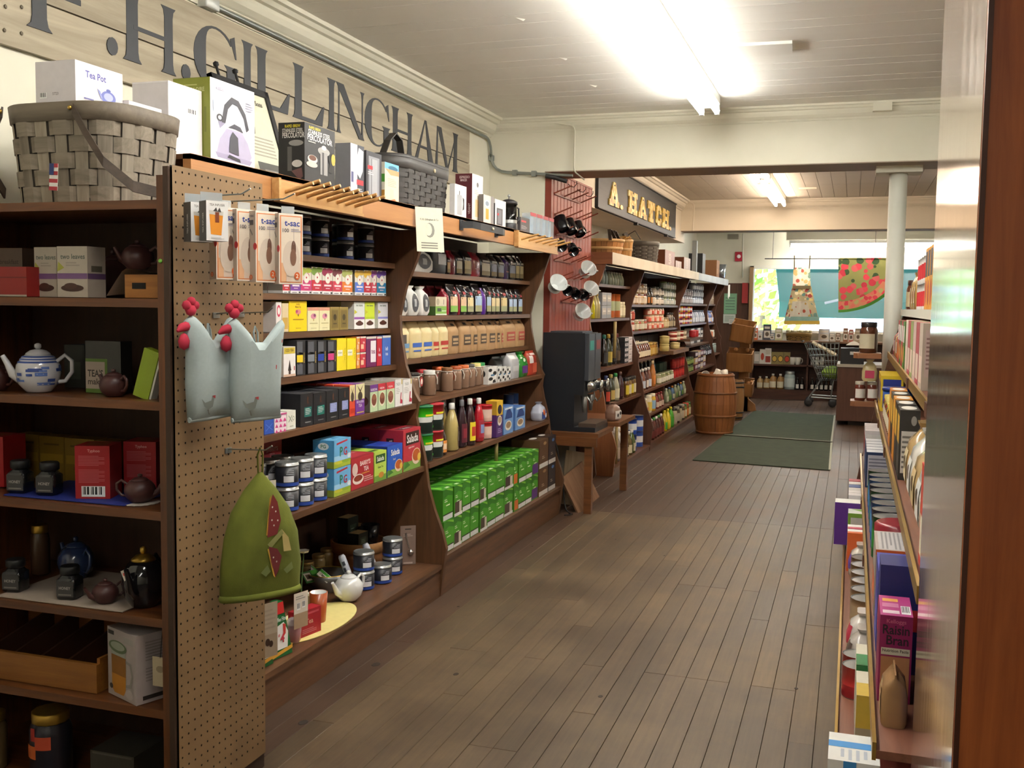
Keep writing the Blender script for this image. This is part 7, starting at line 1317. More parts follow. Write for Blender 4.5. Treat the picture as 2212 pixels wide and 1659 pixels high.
# bay B
frow('jar', 1368, 1400, 5, -2.22, 1.519, .115, ['c9b49c', 'b8905c'], 'peach labelled preserve jar on the top far shelf', 2, lid=['7a3a34', 'b8b0a8'], lab=['e6d8c4', 'd8c8b4'])
frow('bottle', 1401, 1412, 2, -2.23, 1.519, .2, ['3a2a1c'], 'dark tall bottle among preserve jars', lid='2a2420', lab='c07a34', r=.036)
frow('jar', 1414, 1436, 4, -2.22, 1.519, .105, ['d0c4b4', '5a5a50'], 'white labelled jar in the middle of the top far shelf', 2, lid=['3a3c34', '2e302c'], lab='e4dcd0')
frow('jar', 1438, 1462, 5, -2.22, 1.519, .095, ['a8b09c', '98a4a0'], 'pale jar with green lid on the top far shelf', 3, lid=['5f6f3c', '4a5a44'], lab=['c4ccc8', 'd8dcd4'])
frow('jar', 1360, 1374, 2, -2.22, 1.232, .115, ['a8402c', '9c3424'], 'red sauce jar on the second far shelf', 2, lid='c8c4bc', lab=['c05a48', 'e4d0c0'])
frow('jar', 1376, 1400, 4, -2.22, 1.232, .12, ['9a8a5c', 'a84a34'], 'mixed relish jar on the second far shelf', lid=['d4ccb8', 'b8b4ac'], lab=['dcd4c0', 'd0c8b4'])
frow('jar', 1404, 1436, 6, -2.215, 1.232, .085, ['c8745c', 'd8a078'], 'peach jelly jar in the tall stack', 3, lid=['d8c8a8', 'c9b89a'], lab=['e8d2c0', 'd9604c'])
frow('jar', 1437, 1447, 2, -2.22, 1.232, .13, ['b89a6a'], 'tan spread jar on the second far shelf', lid='8a7a54', lab='d4c49a')
frow('bottle', 1448, 1462, 3, -2.22, 1.232, .19, ['5a4a3a', '7a6a5a'], 'small brown bottle at the bay end', lid='3a3430', lab='b8a888')
frow('bottle', 1378, 1407, 7, -2.135, .94, .175, ['5a2a1c', '6a3420'], 'maple syrup bottle with cream label', lid='d8cdb8', lab='d8cbb0', back=1)
frow('jar', 1408, 1423, 4, -2.135, .94, .15, ['a87a2c', '9a6a24'], 'honey jar with gold label', lid=['b8964a', '8a6a34'], lab=['c9a24a', 'd0b070'])
frow('box', 1380, 1450, 6, -2.45, .94, .2, ['2f2c2c'], 'dark grey box at the back of the syrup shelf', lid='4a4644', lab='3c3838')
frow('pot', 1436, 1454, 1, -2.0, .987, .085, ['c8b878'], 'cream crock on the display step', 2, lid='d8c890', r=.055)
frow('pot', 1458, 1478, 1, -2.0, .987, .075, ['cfc088'], 'wide cream crock beside the stacked crocks', lid='d8cc9c', r=.06)
frow('bottle', 1384, 1410, 4, -2.075, .607, .23, ['4a2420', '7a4a3a'], 'barbecue sauce bottle with white cap', lid='e4e0dc', lab=['dcd4cc', 'c8d0e0'], r=.038)
frow('bottle', 1411, 1421, 1, -2.07, .607, .29, ['c07a3a'], 'tall orange label sauce bottle', lid='c9b48a', lab='d8843c', r=.04)
frow('bottle', 1386, 1420, 4, -2.2, .607, .31, ['2a2624'], 'dark bottle with ball cap in the back row', lid='c8b898', lab='8a3a30', r=.036)
frow('box', 1424, 1440, 2, -2.22, .607, .2, ['2a4a3a'], 'dark green carton on the sauce shelf', lid='3f6a52', lab='2f5442')
frow('jar', 1426, 1457, 7, -2.075, .607, .115, ['8a8a5c', '6a6a48'], 'white labelled pickle jar on the sauce shelf', lid=['b8b49c', '7a8a5a'], lab='dcdacc')
frow('can', 1458, 1482, 4, -2.08, .607, .12, ['b02a2c'], 'red tomato can', 2, lab='c83a34', r=.038)
frow('bottle', 1390, 1403, 2, -2.02, .36, .17, ['3a2a24', 'c8b890'], 'dark condiment bottle on the low middle shelf', lid='d0ccc4', lab=['d8d0d0', 'c0783c'], r=.04)
frow('jar', 1404, 1420, 2, -2.02, .36, .19, ['d8d0b8', 'd8b040'], 'mayonnaise jar with blue and yellow label', lid='e8e2cc', lab=['dcc25a', '8ab0d0'], r=.05)
frow('bottle', 1421, 1436, 3, -2.03, .36, .17, ['7a2420', '5a3420'], 'dark red condiment bottle on the low middle shelf', lid='8a2a2a', lab='d0b8a8', r=.036)
frow('bottle', 1441, 1484, 7, -2.05, .36, .17, ['8a9478', '6a7a5c', '4f6a8a'], 'clear dressing bottle on the low right shelf', lid=['d0d0c0', '3f5a8a', 'd8903a'], lab=['b8c0a8', '5a8a3c'], r=.036)
frow('bottle', 1411, 1437, 5, -1.97, .077, .225, ['4a1f1c', '552620'], 'dark ketchup bottle at floor level', lid=['e4e0dc', '4a9a4a'], lab='6a2a28', r=.045)
frow('bottle', 1438, 1459, 3, -1.975, .077, .24, ['c9b824', 'd4c02c', '4aa02c'], 'yellow mustard bottle at floor level', lid='d8c830', lab=['3f9a34', 'c8b83a'], r=.045)
frow('jar', 1460, 1480, 4, -1.98, .077, .2, ['c4bc9c', '5a5040'], 'tan dressing jar at floor level', lid=['3a3630', 'b4b0a4'], lab='c8bfa8', r=.042)
frow('jar', 1481, 1498, 4, -1.985, .077, .18, ['8a5a34', '7a8a4a'], 'mixed salsa jar at floor level', lid=['c0402c', '3a6a3a'], lab=['d0803c', 'c8c0a0'], r=.045)
# bay C
frow('jar', 1475, 1498, 5, -2.22, 1.546, .1, ['a09a98', '8a8688'], 'grey labelled jar high on the third bay', 2, lid='8d8a90', lab=['cac4c8', 'b8b0b4'])
frow('jar', 1499, 1521, 5, -2.22, 1.546, .1, ['a8b0b8', '98a0b0'], 'bluish white jar high on the third bay', 3, lid=['4a505a', '6a7080'], lab='dfe4ec')
frow('can', 1466, 1497, 6, -2.21, 1.262, .08, ['d8503a', '8a3a6a', 'd8b03a'], 'red and yellow banded tub in the third bay', 3, lab='e8e0e4', r=.045)
frow('bottle', 1498, 1524, 6, -2.215, 1.262, .19, ['c8ccd8', 'a8b0c0'], 'white bottle with dark cap in the third bay', lid='5a6070', lab='e6eaf2', r=.042)
frow('can', 1470, 1496, 4, -2.06, 1.082, .075, ['c8504a', 'd8c8a8'], 'red striped tub on the display step', 2, lab='e8dccc', r=.055)
frow('pot', 1499, 1512, 2, -2.06, 1.082, .09, ['b83038', 'c83a3c'], 'red lidded jar on the display step', lid='c03038', r=.045)
frow('box', 1500, 1525, 4, -2.25, .96, .22, ['d8d4d0', '2a282c'], 'black and white patterned carton in the third bay', lid='2a282c', lab='e0dcd8')
frow('jar', 1486, 1500, 3, -2.08, .612, .1, ['5a6a44'], 'green relish jar low in the third bay', 2, lid='3a4a34', lab='8aa05a')
frow('box', 1501, 1524, 4, -2.08, .612, .085, ['6a2430', '3a2428', 'c8b080'], 'dark red carton stacked low in the third bay', 3, lid='d8cdb8', lab='c8c0d0')
frow('bottle', 1527, 1548, 5, -2.1, .76, .22, ['2a2428', '3a3034'], 'dark bottle with white print at the far end', lid='3a3438', lab='b8b8c4', r=.04)
frow('can', 1500, 1512, 2, -2.0, .077, .2, ['d8dce4'], 'white tub with blue lid behind the barrel', 1, lab='3a5ab0', r=.05)
# bay D
frow('bottle', 1533, 1553, 5, -2.215, 1.243, .2, ['4a5a9c', 'b08a7a', '5a6aa8'], 'blue label bottle in the last bay', lid=['5a6a9c', '9aa0b8'], lab=['c8d0ec', 'e0c8b8'], r=.042)
frow('jar', 1533, 1553, 5, -2.19, 1.003, .12, ['d8d0bc', 'c8602c'], 'white and orange pot in the last bay', lid='e0d8c4', lab=['e6dcc8', 'd0703c'], r=.045)
frow('jar', 1534, 1552, 4, -2.15, .753, .15, ['9aa8a0'], 'clear green glass jar in the last bay', lid='a8b4ac', lab=None, r=.05)
frow('box', 1534, 1552, 3, -2.22, 1.552, .17, ['a88a6a', '8a6a4a'], 'brown paper pack high in the last bay', lid='d8c8b0', lab='b89a78')
# ---------------- on top of the far shelving
def bent(label, u, x, r, h, m, rot=0):
    y = ypx(u, x, 1.967)
    def b():
        out = []; inn = MB(); inn.lathe([(r*.8, .004), (r*.97, h-.004), (r*.95, h-.004), (.001, .01)], M('7a5630', .7), seg=24, cap=False); out.append(('lining', inn, None)); n = 22
        for k in range(n):
            a0, a1 = 2*pi*k/n+.012, 2*pi*(k+1)/n-.012; s = MB(); s.add([(r*.84*cos(a0), r*.84*sin(a0), 0), (r*.84*cos(a1), r*.84*sin(a1), 0), (r*cos(a1), r*sin(a1), h), (r*cos(a0), r*sin(a0), h)], [(0, 1, 2, 3)], m); out.append(('stave', s, None))
        for z in (.9, .42): s = MB(); k2 = .84+.16*z; s.lathe([(r*k2*1.005, h*z-.012), (r*k2*1.03, h*z-.01), (r*k2*1.03+.002, h*z+.012), (r*k2*1.01, h*z+.014)], WOOD('b08a54', 'd0aa74', 'x', .5), seg=28, cap=False); out.append(('hoop', s, None))
        return out
    return place(('bent', label), b, 'bushel_basket', label, 'basket', (x, y, 1.967), rot)
bk_ = bent('round bushel basket of pale slats on top of the far shelving', 1302, -2.25, .2, .15, WOOD('a06a38', 'c89258', 'z', .5))
for i, (u, d) in enumerate(((1283, 'left'), (1300, 'right'))):
    y = (-.16, .02)[i]; mb = MB(); mb.ribbon([(.12, y-.06, .13), (.1, y-.03, .23), (.1, y+.04, .23), (.14, y+.1, .13)], (.03, 0, 0), .004, M('3a2f26', .5)); mb.obj('strap_handle', bk_)
bent('small splint berry basket beside the bushel basket', 1348, -2.12, .085, .17, WOOD('a8763c', 'd0a060', 'z', .5))
mb = MB()
for k in range(60): a = RG.uniform(0, 6.28); q = RG.uniform(0, .08); mb.tube([(q*cos(a), q*sin(a), RG.uniform(0, .01)), (q*cos(a+.8), q*sin(a+.8), RG.uniform(.01, .035))], .002, M(('b8863c', '9a6a2c', 'd0a458')[k % 3], .8), 4)
o = mb.obj('wood_shavings', None, (-2.12, ypx(1348, -2.12, 1.967), 1.967+.17)); o['kind'] = 'stuff'; o['label'] = 'golden wood shavings heaped in the berry basket'; o['category'] = 'shavings'
woven('tall dark splint basket on top of the far shelving', (-2.17, ypx(1402, -2.1, 1.967), 1.967), 0, .3, .3, .22, 9, 16, (M('6a655f', .6), M('55504b', .6)), M('5a554f', .5), 1.14, corner=.09, handles=(([(-.1, -.14, .2), (-.13, -.14, .29), (-.06, -.14, .33), (.0, -.14, .24)], (.0, .03, 0)),), hmat=M('2c2724', .5))
o = MB().box(-.012, .012, -.1, .1, 0, .36, WOOD('6a5f50', '84786a', 'z', .5)).obj('leaning_frame', None, (-2.42, ypx(1362, -2.42, 2.0), 1.972), (radians(10), radians(-10), 0)); tag(o, 'grey board frame leaning between the baskets', 'frame')
for i, (u0, u1, vt, c, d) in enumerate(((1436, 1457, 536, '9c7a74', 'tall pinkish carton with letters'), (1459, 1472, 558, 'a8948c', 'short pale carton'), (1477, 1491, 551, 'b0a09a', 'middle pale carton'))):
    y0, y1 = ypx(u0, -2.06, 1.966), ypx(u1, -2.06, 1.966); h_ = at((u0+u1)/2, vt+6, x=-2.06).z-1.966
    place(('topc', i), lambda: [('carton', carton(y1-y0, .12, h_, '6a3a20', [('r', .03, .02, .97, .98, c), ('v', 'FLAVOR', .5, .5, .25, 'd0bcb4', .7)]), None)], 'carton', d+' on top of the far shelving', 'box', (-2.12, (y0+y1)/2, 1.967), 90)
tag(MB().box(-.03, .03, -.04, .04, 0, .42, M('9aa4a8', .6)).obj('grey_post', None, (-2.06, ypx(1500, -2.06, 2.0), 1.967)), 'narrow grey post on top of the far shelving', 'post')
tag(carton(.3, .2, .3, '2c2e30', [('r', .1, .1, .9, .9, '3a3c3e')]).obj('mailbox', None, (-2.18, ypx(1517, -2.1, 1.967), 1.967), 90), 'black metal mailbox on top of the far shelving', 'mailbox')
tag(carton(.35, .2, .27, '8a5a34', [('r', .1, .2, .5, .5, 'a87848')], [], [('r', .1, .1, .9, .9, '9a6a40')]).obj('crate', None, (-2.16, ypx(1545, -2.1, 1.967), 1.967), 90), 'brown wooden crate on top of the far shelving', 'crate')
tag(MB().lathe([(.06, 0), (.075, .01), (.1, .24), (.094, .24), (.07, .015), (.001, .012)], M('b4bac0', .2, .9), seg=18, cap=False).obj('metal_bucket', None, (-2.12, 17.38, 1.967)), 'shiny galvanised bucket at the end of the far shelving', 'bucket')
# ================================================================== barrels
def barrel(label, u0, u1, y, v_top, mat, hoopm, hoops, n=18):
    x0, x1 = xpx(u0, y, .4), xpx(u1, y, .4); R_ = (x1-x0)/2*.97; cx = (x0+x1)/2; h = at((u0+u1)/2, v_top, y=y).z; t = thing('barrel', label, 'barrel', (cx, y, .001)); 
    def rad(f): return R_*(.82+.18*(1-(2*f-1)**2))
    for k in range(n):
        a0, a1 = 2*pi*k/n+.006, 2*pi*(k+1)/n-.006; mb = MB(); rg = []
        for f in (0, .12, .3, .5, .7, .88, 1): r = rad(f); rg.append([(r*cos(a0), r*sin(a0), f*h), (r*cos((a0+a1)/2)*1.002, r*sin((a0+a1)/2)*1.002, f*h), (r*cos(a1), r*sin(a1), f*h), ((r-.018)*cos(a1), (r-.018)*sin(a1), f*h), ((r-.018)*cos(a0), (r-.018)*sin(a0), f*h)])
        mb.loft(rg, mat, False); mb.obj('stave', t)
    for f in hoops: MB().lathe([(rad(f-.015)+.001, (f-.018)*h), (rad(f)+.008, (f-.012)*h), (rad(f)+.008, (f+.012)*h), (rad(f+.015)+.001, (f+.018)*h)], hoopm, seg=32, cap=False).obj('hoop', t)
    MB().lathe([(rad(.9)-.02, .0), (rad(.9)-.02, .012)], mat, seg=24).obj('head', t, (0, 0, h*.86))
    return cx, y, h, R_
BM = WOOD('7a4a26', '9c6436', 'z', .45, .6, .12, .1)
cx, cy, bh, bR = barrel('large brown wooden barrel with wooden hoops in the aisle', 1497, 1593, 12.4, 806, BM, WOOD('6e4222', '8a5830', 'x', .5), (.025, .3, .68, .97))
for i, (dx, dy, d) in enumerate(((-.13, -.06, 'leftmost'), (.0, -.13, 'second'), (.0, .06, 'back'), (.13, -.05, 'rightmost'))):
    o = place('cupw', mug_parts(.045, .075, M('dad8d2', .25), M('d0cec8', .3), False, 1.15), 'white_cup', 'white cup lying in the top of the large barrel, %s' % d, 'cup', (cx+dx*.9, cy+dy, bh*.86+.062), 0, 'white cups in the barrel'); o.rotation_euler = (radians(70-i*25), radians(30), radians(40*i))
barrel('smaller barrel with black iron hoops behind the large one', 1567, 1609, 14.05, 820, WOOD('86603a', 'a07a4e', 'z', .45, .6, .12, .1), M('1c1a18', .5), (.05, .18, .82, .93))
# ================================================================== tiered bin stand
MDF = WOOD('8a5c30', 'a87844', 'z', .55, .5, .08, .0); ys = 15.25
bs = thing('bin_stand', 'brown wooden stand with tilted produce bins behind the barrels', 'stand', (0, ys, 0))
x0, x1 = xpx(1598, ys, .8), xpx(1619, ys, .8)
MB().box(x0, x1, -.05, .05, .001, at(1605, 692, y=ys).z, MDF).obj('post', bs)
def bin_(u0, u1, vt, vb, tilt):
    a, b = xpx(u0, ys-.15, 1), xpx(u1, ys-.15, 1); zt, zb = at(1600, vt, y=ys-.15).z, at(1600, vb, y=ys-.15).z; w = b-a; h = zt-zb; d = .26
    m = MB(); m.box(-w/2, w/2, -d/2, -d/2+.015, 0, h, MDF); m.box(-w/2, w/2, d/2-.015, d/2, 0, h*1.1, MDF); m.box(-w/2, -w/2+.015, -d/2, d/2, 0, h, MDF); m.box(w/2-.015, w/2, -d/2, d/2, 0, h, MDF); m.box(-w/2, w/2, -d/2, d/2, 0, .015, MDF)
    m.obj('bin', bs, ((a+b)/2, -.2, zb), (radians(12), radians(tilt), 0))
bin_(1578, 1627, 697, 735, 9); bin_(1573, 1628, 758, 798, 2); bin_(1608, 1630, 822, 850, 4)
mb = MB(); mb.prism([(-.17, 0), (.19, 0), (.17, .1), (.05, .2), (-.05, .2), (-.17, .1)], lambda a, b, t: ((x0+x1)/2+a, t, b), -.03, .03, MDF); mb.obj('foot', bs, (0, -.02, .001))
for i, (u, v) in enumerate(((1617, 828), (1624, 826), (1615, 756), (1590, 755))):
    p = at(u, v, y=ys-.2); tag(MB().lathe([(0, -.03), (.022, -.02), (.03, 0), (.022, .02), (0, .03)], M('c08a54', .6), seg=10).obj('wooden_ball', None, (p.x, p.y, p.z)), 'small tan round item in the produce bins', 'produce', 'small round items in the bins')
# ================================================================== back wall: panel, notices, alarm
tag(MB().box(-2.64, -1.7, 18.27, 18.295, 0, 1.92, WOOD('42291c', '5a3a28', 'z', .5)).obj('wood_panel', None), 'dark wooden wall panel left of the window', 'panel')
for i, (u0, u1, v0, v1, c, d) in enumerate(((1563, 1592, 634, 678, '7fae8c', 'pale green notice sheet'), (1562, 1589, 679, 698, 'c8d0c8', 'white notice sheet under the green one'), (1575, 1585, 690, 700, 'd8d4d0', 'small white note lower down'))):
    a, b = at(u0, v1, y=18.25), at(u1, v0, y=18.25); mb = MB(); mb.box(0, b.x-a.x, -.002, 0, 0, b.z-a.z, M(c, .7))
    for q in range(5): mb.box((b.x-a.x)*.12, (b.x-a.x)*.85, -.003, -.002, (b.z-a.z)*(.2+.14*q), (b.z-a.z)*(.24+.14*q), M('5f7a6a', .7))
    tag(mb.obj('notice', None, (a.x, 18.262-.008*i, a.z)), d+' on the dark wall panel', 'notice')
p = at(1596, 554, y=18.25); t = thing('fire_alarm', 'red fire alarm box high on the far wall', 'alarm', (p.x, 18.296, p.z)); MB().box(-.065, .065, -.05, 0, -.08, .08, M('b8203a', .4)).obj('housing', t); MB().lathe([(.035, 0), (.03, .012)], M('dcd8d8', .4), seg=12).obj('strobe', t, (0, -.05, 0), (radians(90), 0, 0))
p = at(1583, 512, y=18.2); tag(MB().box(-.09, .09, -.1, .0, -.03, .05, M('8d8676', .6)).obj('speaker_box', None, (p.x, 18.296, p.z)), 'small grey-brown box high on the far wall', 'box')
mb = MB(); mb.tube([at(1605, 504, y=18.25), at(1604, 600, y=18.25)], .012, M('c4c4b4', .4), 6); tag(mb.obj('wall_pipe', None), 'pale pipe running down the far wall by the alarm', 'pipe')
mb = MB(); mb.box(-.05, .05, -.04, 0, 0, .35, M('a83030', .5)); p = at(1609, 655, y=18.25); tag(mb.obj('extinguisher_case', None, (p.x, 18.26, p.z)), 'red extinguisher cabinet beside the window frame', 'case')
tag(MB().box(-1.72, -1.66, 18.18, 18.265, .0, 2.2, WOOD('8a6a48', 'a08058', 'z', .5)).obj('window_post', None), 'tan wooden post at the left of the window', 'post')
# cloth rag at fascia end
mb = MB(); lgrid(mb, lambda u, v: (-1.984+.012*sin(9*u), 17.34+.2*u, 1.86-.2*v-.02*sin(6*u)), 10, 6, M('d8d6cc', .9)); tag(mb.obj('white_rag', None), 'white rag hanging from the end of the far fascia', 'cloth')
# ================================================================== low back shelves under the window
bk = thing('window_shelf', 'low dark brown shelves under the shop window', 'shelves'); DK = WOOD('3e2218', '573324', 'x', .45)
bx0, bx1 = -1.6, .9
MB().box(bx0-.02, bx1, 17.46, 17.98, .94, .966, WOOD('6a4630', '8a6446', 'x', .45)).obj('top_board', bk); MB().box(bx0, bx1, 17.5, 17.95, .545, .57, DK).obj('shelf', bk); MB().box(bx0, bx1, 17.48, 17.95, .0, .157, DK).obj('base', bk); MB().box(bx0, bx1, 17.94, 17.96, .157, .94, DK).obj('back_panel', bk); MB().box(bx0, bx0+.03, 17.5, 17.94, .157, .94, DK).obj('side_panel', bk); MB().box(-.7, -.675, 17.5, 17.94, .157, .94, DK).obj('divider', bk)
def bput(u, z, builder, key, name, label, cat, yf=17.62, group=None, rot=0): return place(key, builder, name, label, cat, (xpx(u, yf, z), yf, z), rot, group)
def bcart(w, h, c, front): return lambda: [('carton', carton(w, .1, h, c, front), None)]
ZA, ZBk, ZCk = .967, .571, .158
for u, w, h, c, f, d in ((1635, .09, .2, 'a8a49a', [('r', .1, .2, .9, .8, 'd8d0c4')], 'white'), (1647, .09, .24, 'd8d4c8', [('e', .5, .5, .3, .25, 'b8442c')], 'cream and red'), (1659, .1, .26, 'e0dcd4', [('r', .1, .1, .9, .5, '9a3a2c'), ('r', .1, .6, .9, .9, 'c8c0b0')], 'tall white')): bput(u, ZBk, bcart(w, h, c, f), ('bc', u), 'carton', d+' carton on the middle window shelf', 'box')
for i, u in enumerate((1673, 1686, 1700)): bput(u, ZBk, lambda: [('carton', carton(.1, .1, .2, '8a7a4a', [('e', .5, .45, .42, .28, '3a2c1c'), ('e', .5, .45, .34, .22, ('c9a44a', 'd8b04a', 'c8442c')[i])]), None)], ('rnd', i), 'carton', 'tan carton with round %s badge on the window shelf' % ('gold', 'yellow', 'red')[i], 'box')
for i, u in enumerate((1711, 1723)): bput(u, ZBk, mug_parts(.045, .12, M('d4d0c4', .3), M('c8c4b8', .3)), 'wm', 'mug', 'white jar mug on the middle window shelf', 'mug', group='white jar mugs')
for i, u in enumerate((1755, 1765, 1775)): bput(u, ZBk, jar_parts(.03, .13, M('b8b4a8', .3), M('d0ccc4', .4), 'dcd8cc'), 'sj', 'jar', 'small pale jar on the middle window shelf behind the cart', 'jar', group='small pale jars')
for i, (u, r, h, c) in enumerate(((1641, .05, .2, 'b09060'), (1655, .05, .2, 'a88450'), (1669, .058, .25, 'a8804c'), (1685, .058, .25, '9c7848'))):
    bput(u, ZCk, lambda: bottle_parts([(r*.9, 0), (r, h*.06), (r, h*.55), (r*.7, h*.75), (r*.3, h*.86), (r*.3, h*.9)], M(c, .25), ([(r*.36, h*.88), (r*.36, h)], 'e0dcd0'), [(h*.1, h*.5, 'd4ccb0', -150, -30)])()+[('handle', MB().tube([(r*.5, 0, h*.8), (r*.95, 0, h*.75), (r*.95, 0, h*.55)], .008, M(c, .3), 6), None)], ('jug', i), 'syrup_jug', 'maple syrup jug on the bottom window shelf', 'jug', group='maple syrup jugs')
bput(1705, ZCk, jar_parts(.09, .3, M('a8b8b8', .1, coat=.5), M('b8c0c0', .3, .6), 'c0ccc8'), 'bigclear', 'drink_dispenser', 'large clear glass drink jar on the bottom window shelf', 'jar')
for i, u in enumerate((1722, 1732, 1754, 1764, 1774, 1784, 1795)): bput(u, ZCk, bottle_parts(bprof(.036, .2), M('1c1614', .2), ([(.015, .17), (.016, .2)], '2a2422'), [(.02, .09, 'd8d4cc', -130, -50)]), 'bb', 'bottle', 'black bottle with white label on the bottom window shelf', 'bottle', group='black bottles with white labels')
# top of the window shelf
TOPS = [(1632, .1, .2, 'd8642c', 'orange'), (1642, .1, .14, 'c4c8cc', 'grey can shaped'), (1657, .17, .26, '4a4c58', 'dark blue'), (1668, .1, .12, '8a9098', 'blue grey'), (1682, .16, .2, 'b8b48c', 'olive beige'), (1780, .24, .2, 'd8d8dc', 'white printed'), (1797, .13, .14, 'b8b4ac', 'grey'), (1810, .1, .14, '7a5a44', 'brown'), (1826, .1, .22, '8a5a3c', 'tall brown'), (1838, .1, .2, 'b86a5a', 'pinkish'), (1853, .14, .22, 'b8a88a', 'pale tan')]
for i, (u, w, h, c, d) in enumerate(TOPS): bput(u, ZA, bcart(w*.72, h, c, [('r', .1, .15, .9, .6, 'dcd4c8'), ('e', .5, .38, .25, .14, '6a5a4a'), ('r', .15, .72, .85, .86, 'e6ddd0')]), ('top', i), 'carton', '%s packet on top of the window shelf' % d, 'box')
t = woven('shallow tan basket of round soaps on the window shelf', (xpx(1725, 17.6, ZA), 17.6, ZA), 0, .38, .2, .13, 4, 14, (M('8a6c34', .7), M('7a5c2c', .7)), M('94763c', .6), 1.08)
for i in range(8):
    x = xpx(1703+i*6.5, 17.6, ZA+.1); tag(MB().lathe([(0, -.025), (.03, -.02), (.042, 0), (.03, .02), (0, .025)], M(('d8cfae', 'c9bd94', 'e0d8bc')[i % 3], .5), seg=12).obj('round_soap', None, (x, 17.6+.05*((i % 2)-.5), ZA+.155), (0, 0, 0)), 'cream round soap heaped in the tan basket', 'soap', 'cream round soaps')
# ================================================================== apron, tablecloth and rod
mb = MB(); a, b = at(1652, 559, y=17.3), at(1930, 559, y=17.3); mb.tube([a, b], .008, M('3a3632', .4, .4), 6); t = thing('hanging_rod', 'thin dark rod hanging in front of the window', 'rod'); mb.obj('rod', t)
for u in (1669, 1890): q = at(u, 559, y=17.3); MB().tube([q, (q.x, 17.3, 2.6), (q.x, 17.45, 2.88)], .004, M('4a4642', .4), 5).obj('chain', t)
def prints(name, base, cols, scale, thr=.55):
    m, tt, b = newmat(name); N = tt.nodes.new; L = tt.links.new; tc = N('ShaderNodeTexCoord'); v = N('ShaderNodeTexVoronoi'); v.inputs['Scale'].default_value = scale; L(tc.outputs['Object'], v.inputs['Vector'])
    r = N('ShaderNodeValToRGB'); r.color_ramp.interpolation = 'CONSTANT'; e = r.color_ramp.elements; e[0].position = 0; e[0].color = lin(base); e[1].position = .18; e[1].color = lin(cols[0])
    for i, c in enumerate(cols[1:]): x = e.new(.18+.82*(i+1)/len(cols)); x.color = lin(c)
    sp = N('ShaderNodeSeparateColor'); L(v.outputs['Color'], sp.inputs[0]); L(sp.outputs[0], r.inputs[0])
    d = N('ShaderNodeMath'); d.operation = 'LESS_THAN'; d.inputs[1].default_value = thr; L(v.outputs['Distance'], d.inputs[0]); mx = N('ShaderNodeMix'); mx.data_type = 'RGBA'; L(d.outputs[0], mx.inputs[0]); mx.inputs[6].default_value = lin(base); L(r.outputs[0], mx.inputs[7]); L(mx.outputs[2], b.inputs['Base Color'])
    b.inputs['Roughness'].default_value = .9; b.inputs['Transmission Weight'].default_value = 0
    tr = N('ShaderNodeBsdfTranslucent'); L(mx.outputs[2], tr.inputs[0]); ms = N('ShaderNodeMixShader'); ms.inputs[0].default_value = .4; L(b.outputs[0], ms.inputs[1]); L(tr.outputs[0], ms.inputs[2]); L(ms.outputs[0], tt.nodes['Material Output'].inputs[0]); return m
APM = prints('apron_print', 'd8c9b0', ['b85a48', 'c9a86a', '7a9078', 'e0d4c4'], 18, .6); APD = prints('apron_skirt_print', '9a8664', ['8a3a34', 'b89a5c', '5a7064', 'c8b08a'], 16, .6)
ap = thing('apron', 'floral cream and tan apron hanging in front of the window', 'apron', (0, 17.3, 0))
def px3(u, v, y=0.0): q = at(u, v, y=17.3+y); return (q.x, y, q.z)
def cloth_poly(pts, m, th=.006): mb = MB(); mb.prism([(px3(*q)[0], px3(*q)[2]) for q in pts], lambda a, b, t: (a, t, b), 0, th, m); return mb
def folded(fn, m, nu=16, nv=10): mb = MB(); lgrid(mb, fn, nu, nv, m); return mb
folded(lambda u, v: px3((1714-2*v)+(1750-1714+3*v)*u, 578+48*v, .006*sin(7*u)), APM).obj('bib', ap)
folded(lambda u, v: px3((1712-19*v)+(1752-1712+37*v)*u, 618+80*v, .03*sin(11*u)*v-.01), APD).obj('skirt', ap)
folded(lambda u, v: px3((1712-7*v)+(1744-1712+15*v)*u, 651+36*v, .02*sin(9*u)-.06), prints('apron_pocket_print', 'f0e8da', ['c8604a', 'd0a860', 'e8dccb'], 14, .4)).obj('pocket', ap)
folded(lambda u, v: px3(1695+75*u, 684+10*v, .03*sin(11*u)-.08), M('8fb0a4', .9)).obj('hem_band', ap); folded(lambda u, v: px3(1694+77*u, 693+8*v, .03*sin(11*u)-.084), M('d8b04a', .9)).obj('yellow_hem', ap)
folded(lambda u, v: px3(1713+38*u, 617+7*v, -.02), M('8a7a58', .9)).obj('waistband', ap)
for a, b in (((1716, 580), (1716, 552)), ((1748, 580), (1750, 552))): MB().ribbon([px3(*a), px3(*b)], (.02, 0, 0), .004, M('8a7a58', .9)).obj('strap', ap)
TBM = prints('cloth_print', '6f6a3c', ['962c34', 'a8363c', '34422a', 'a04844'], 9, .52)
tb = thing('tablecloth', 'red and green rose tablecloth hanging as a half round', 'tablecloth', (0, 17.28, 0))
ca = [(1811, 557), (1921, 555)]
def tfn(r0, r1): return lambda u, v: (lambda a, r: px3(1811+r*cos(a)*142, 557+r*sin(a)*118, .015*sin(8*a)*r))((pi/2)*u, r0+(r1-r0)*v)
folded(tfn(.02, .8), TBM, 20, 10).obj('printed_field', tb); folded(tfn(.8, .95), prints('cloth_border', 'a8664a', ['a8323a', '8a7f4c', 'b05a48'], 14), 20, 3).obj('border', tb); folded(tfn(.95, 1.0), M('5a9a3c', .9), 20, 2).obj('green_edge', tb)
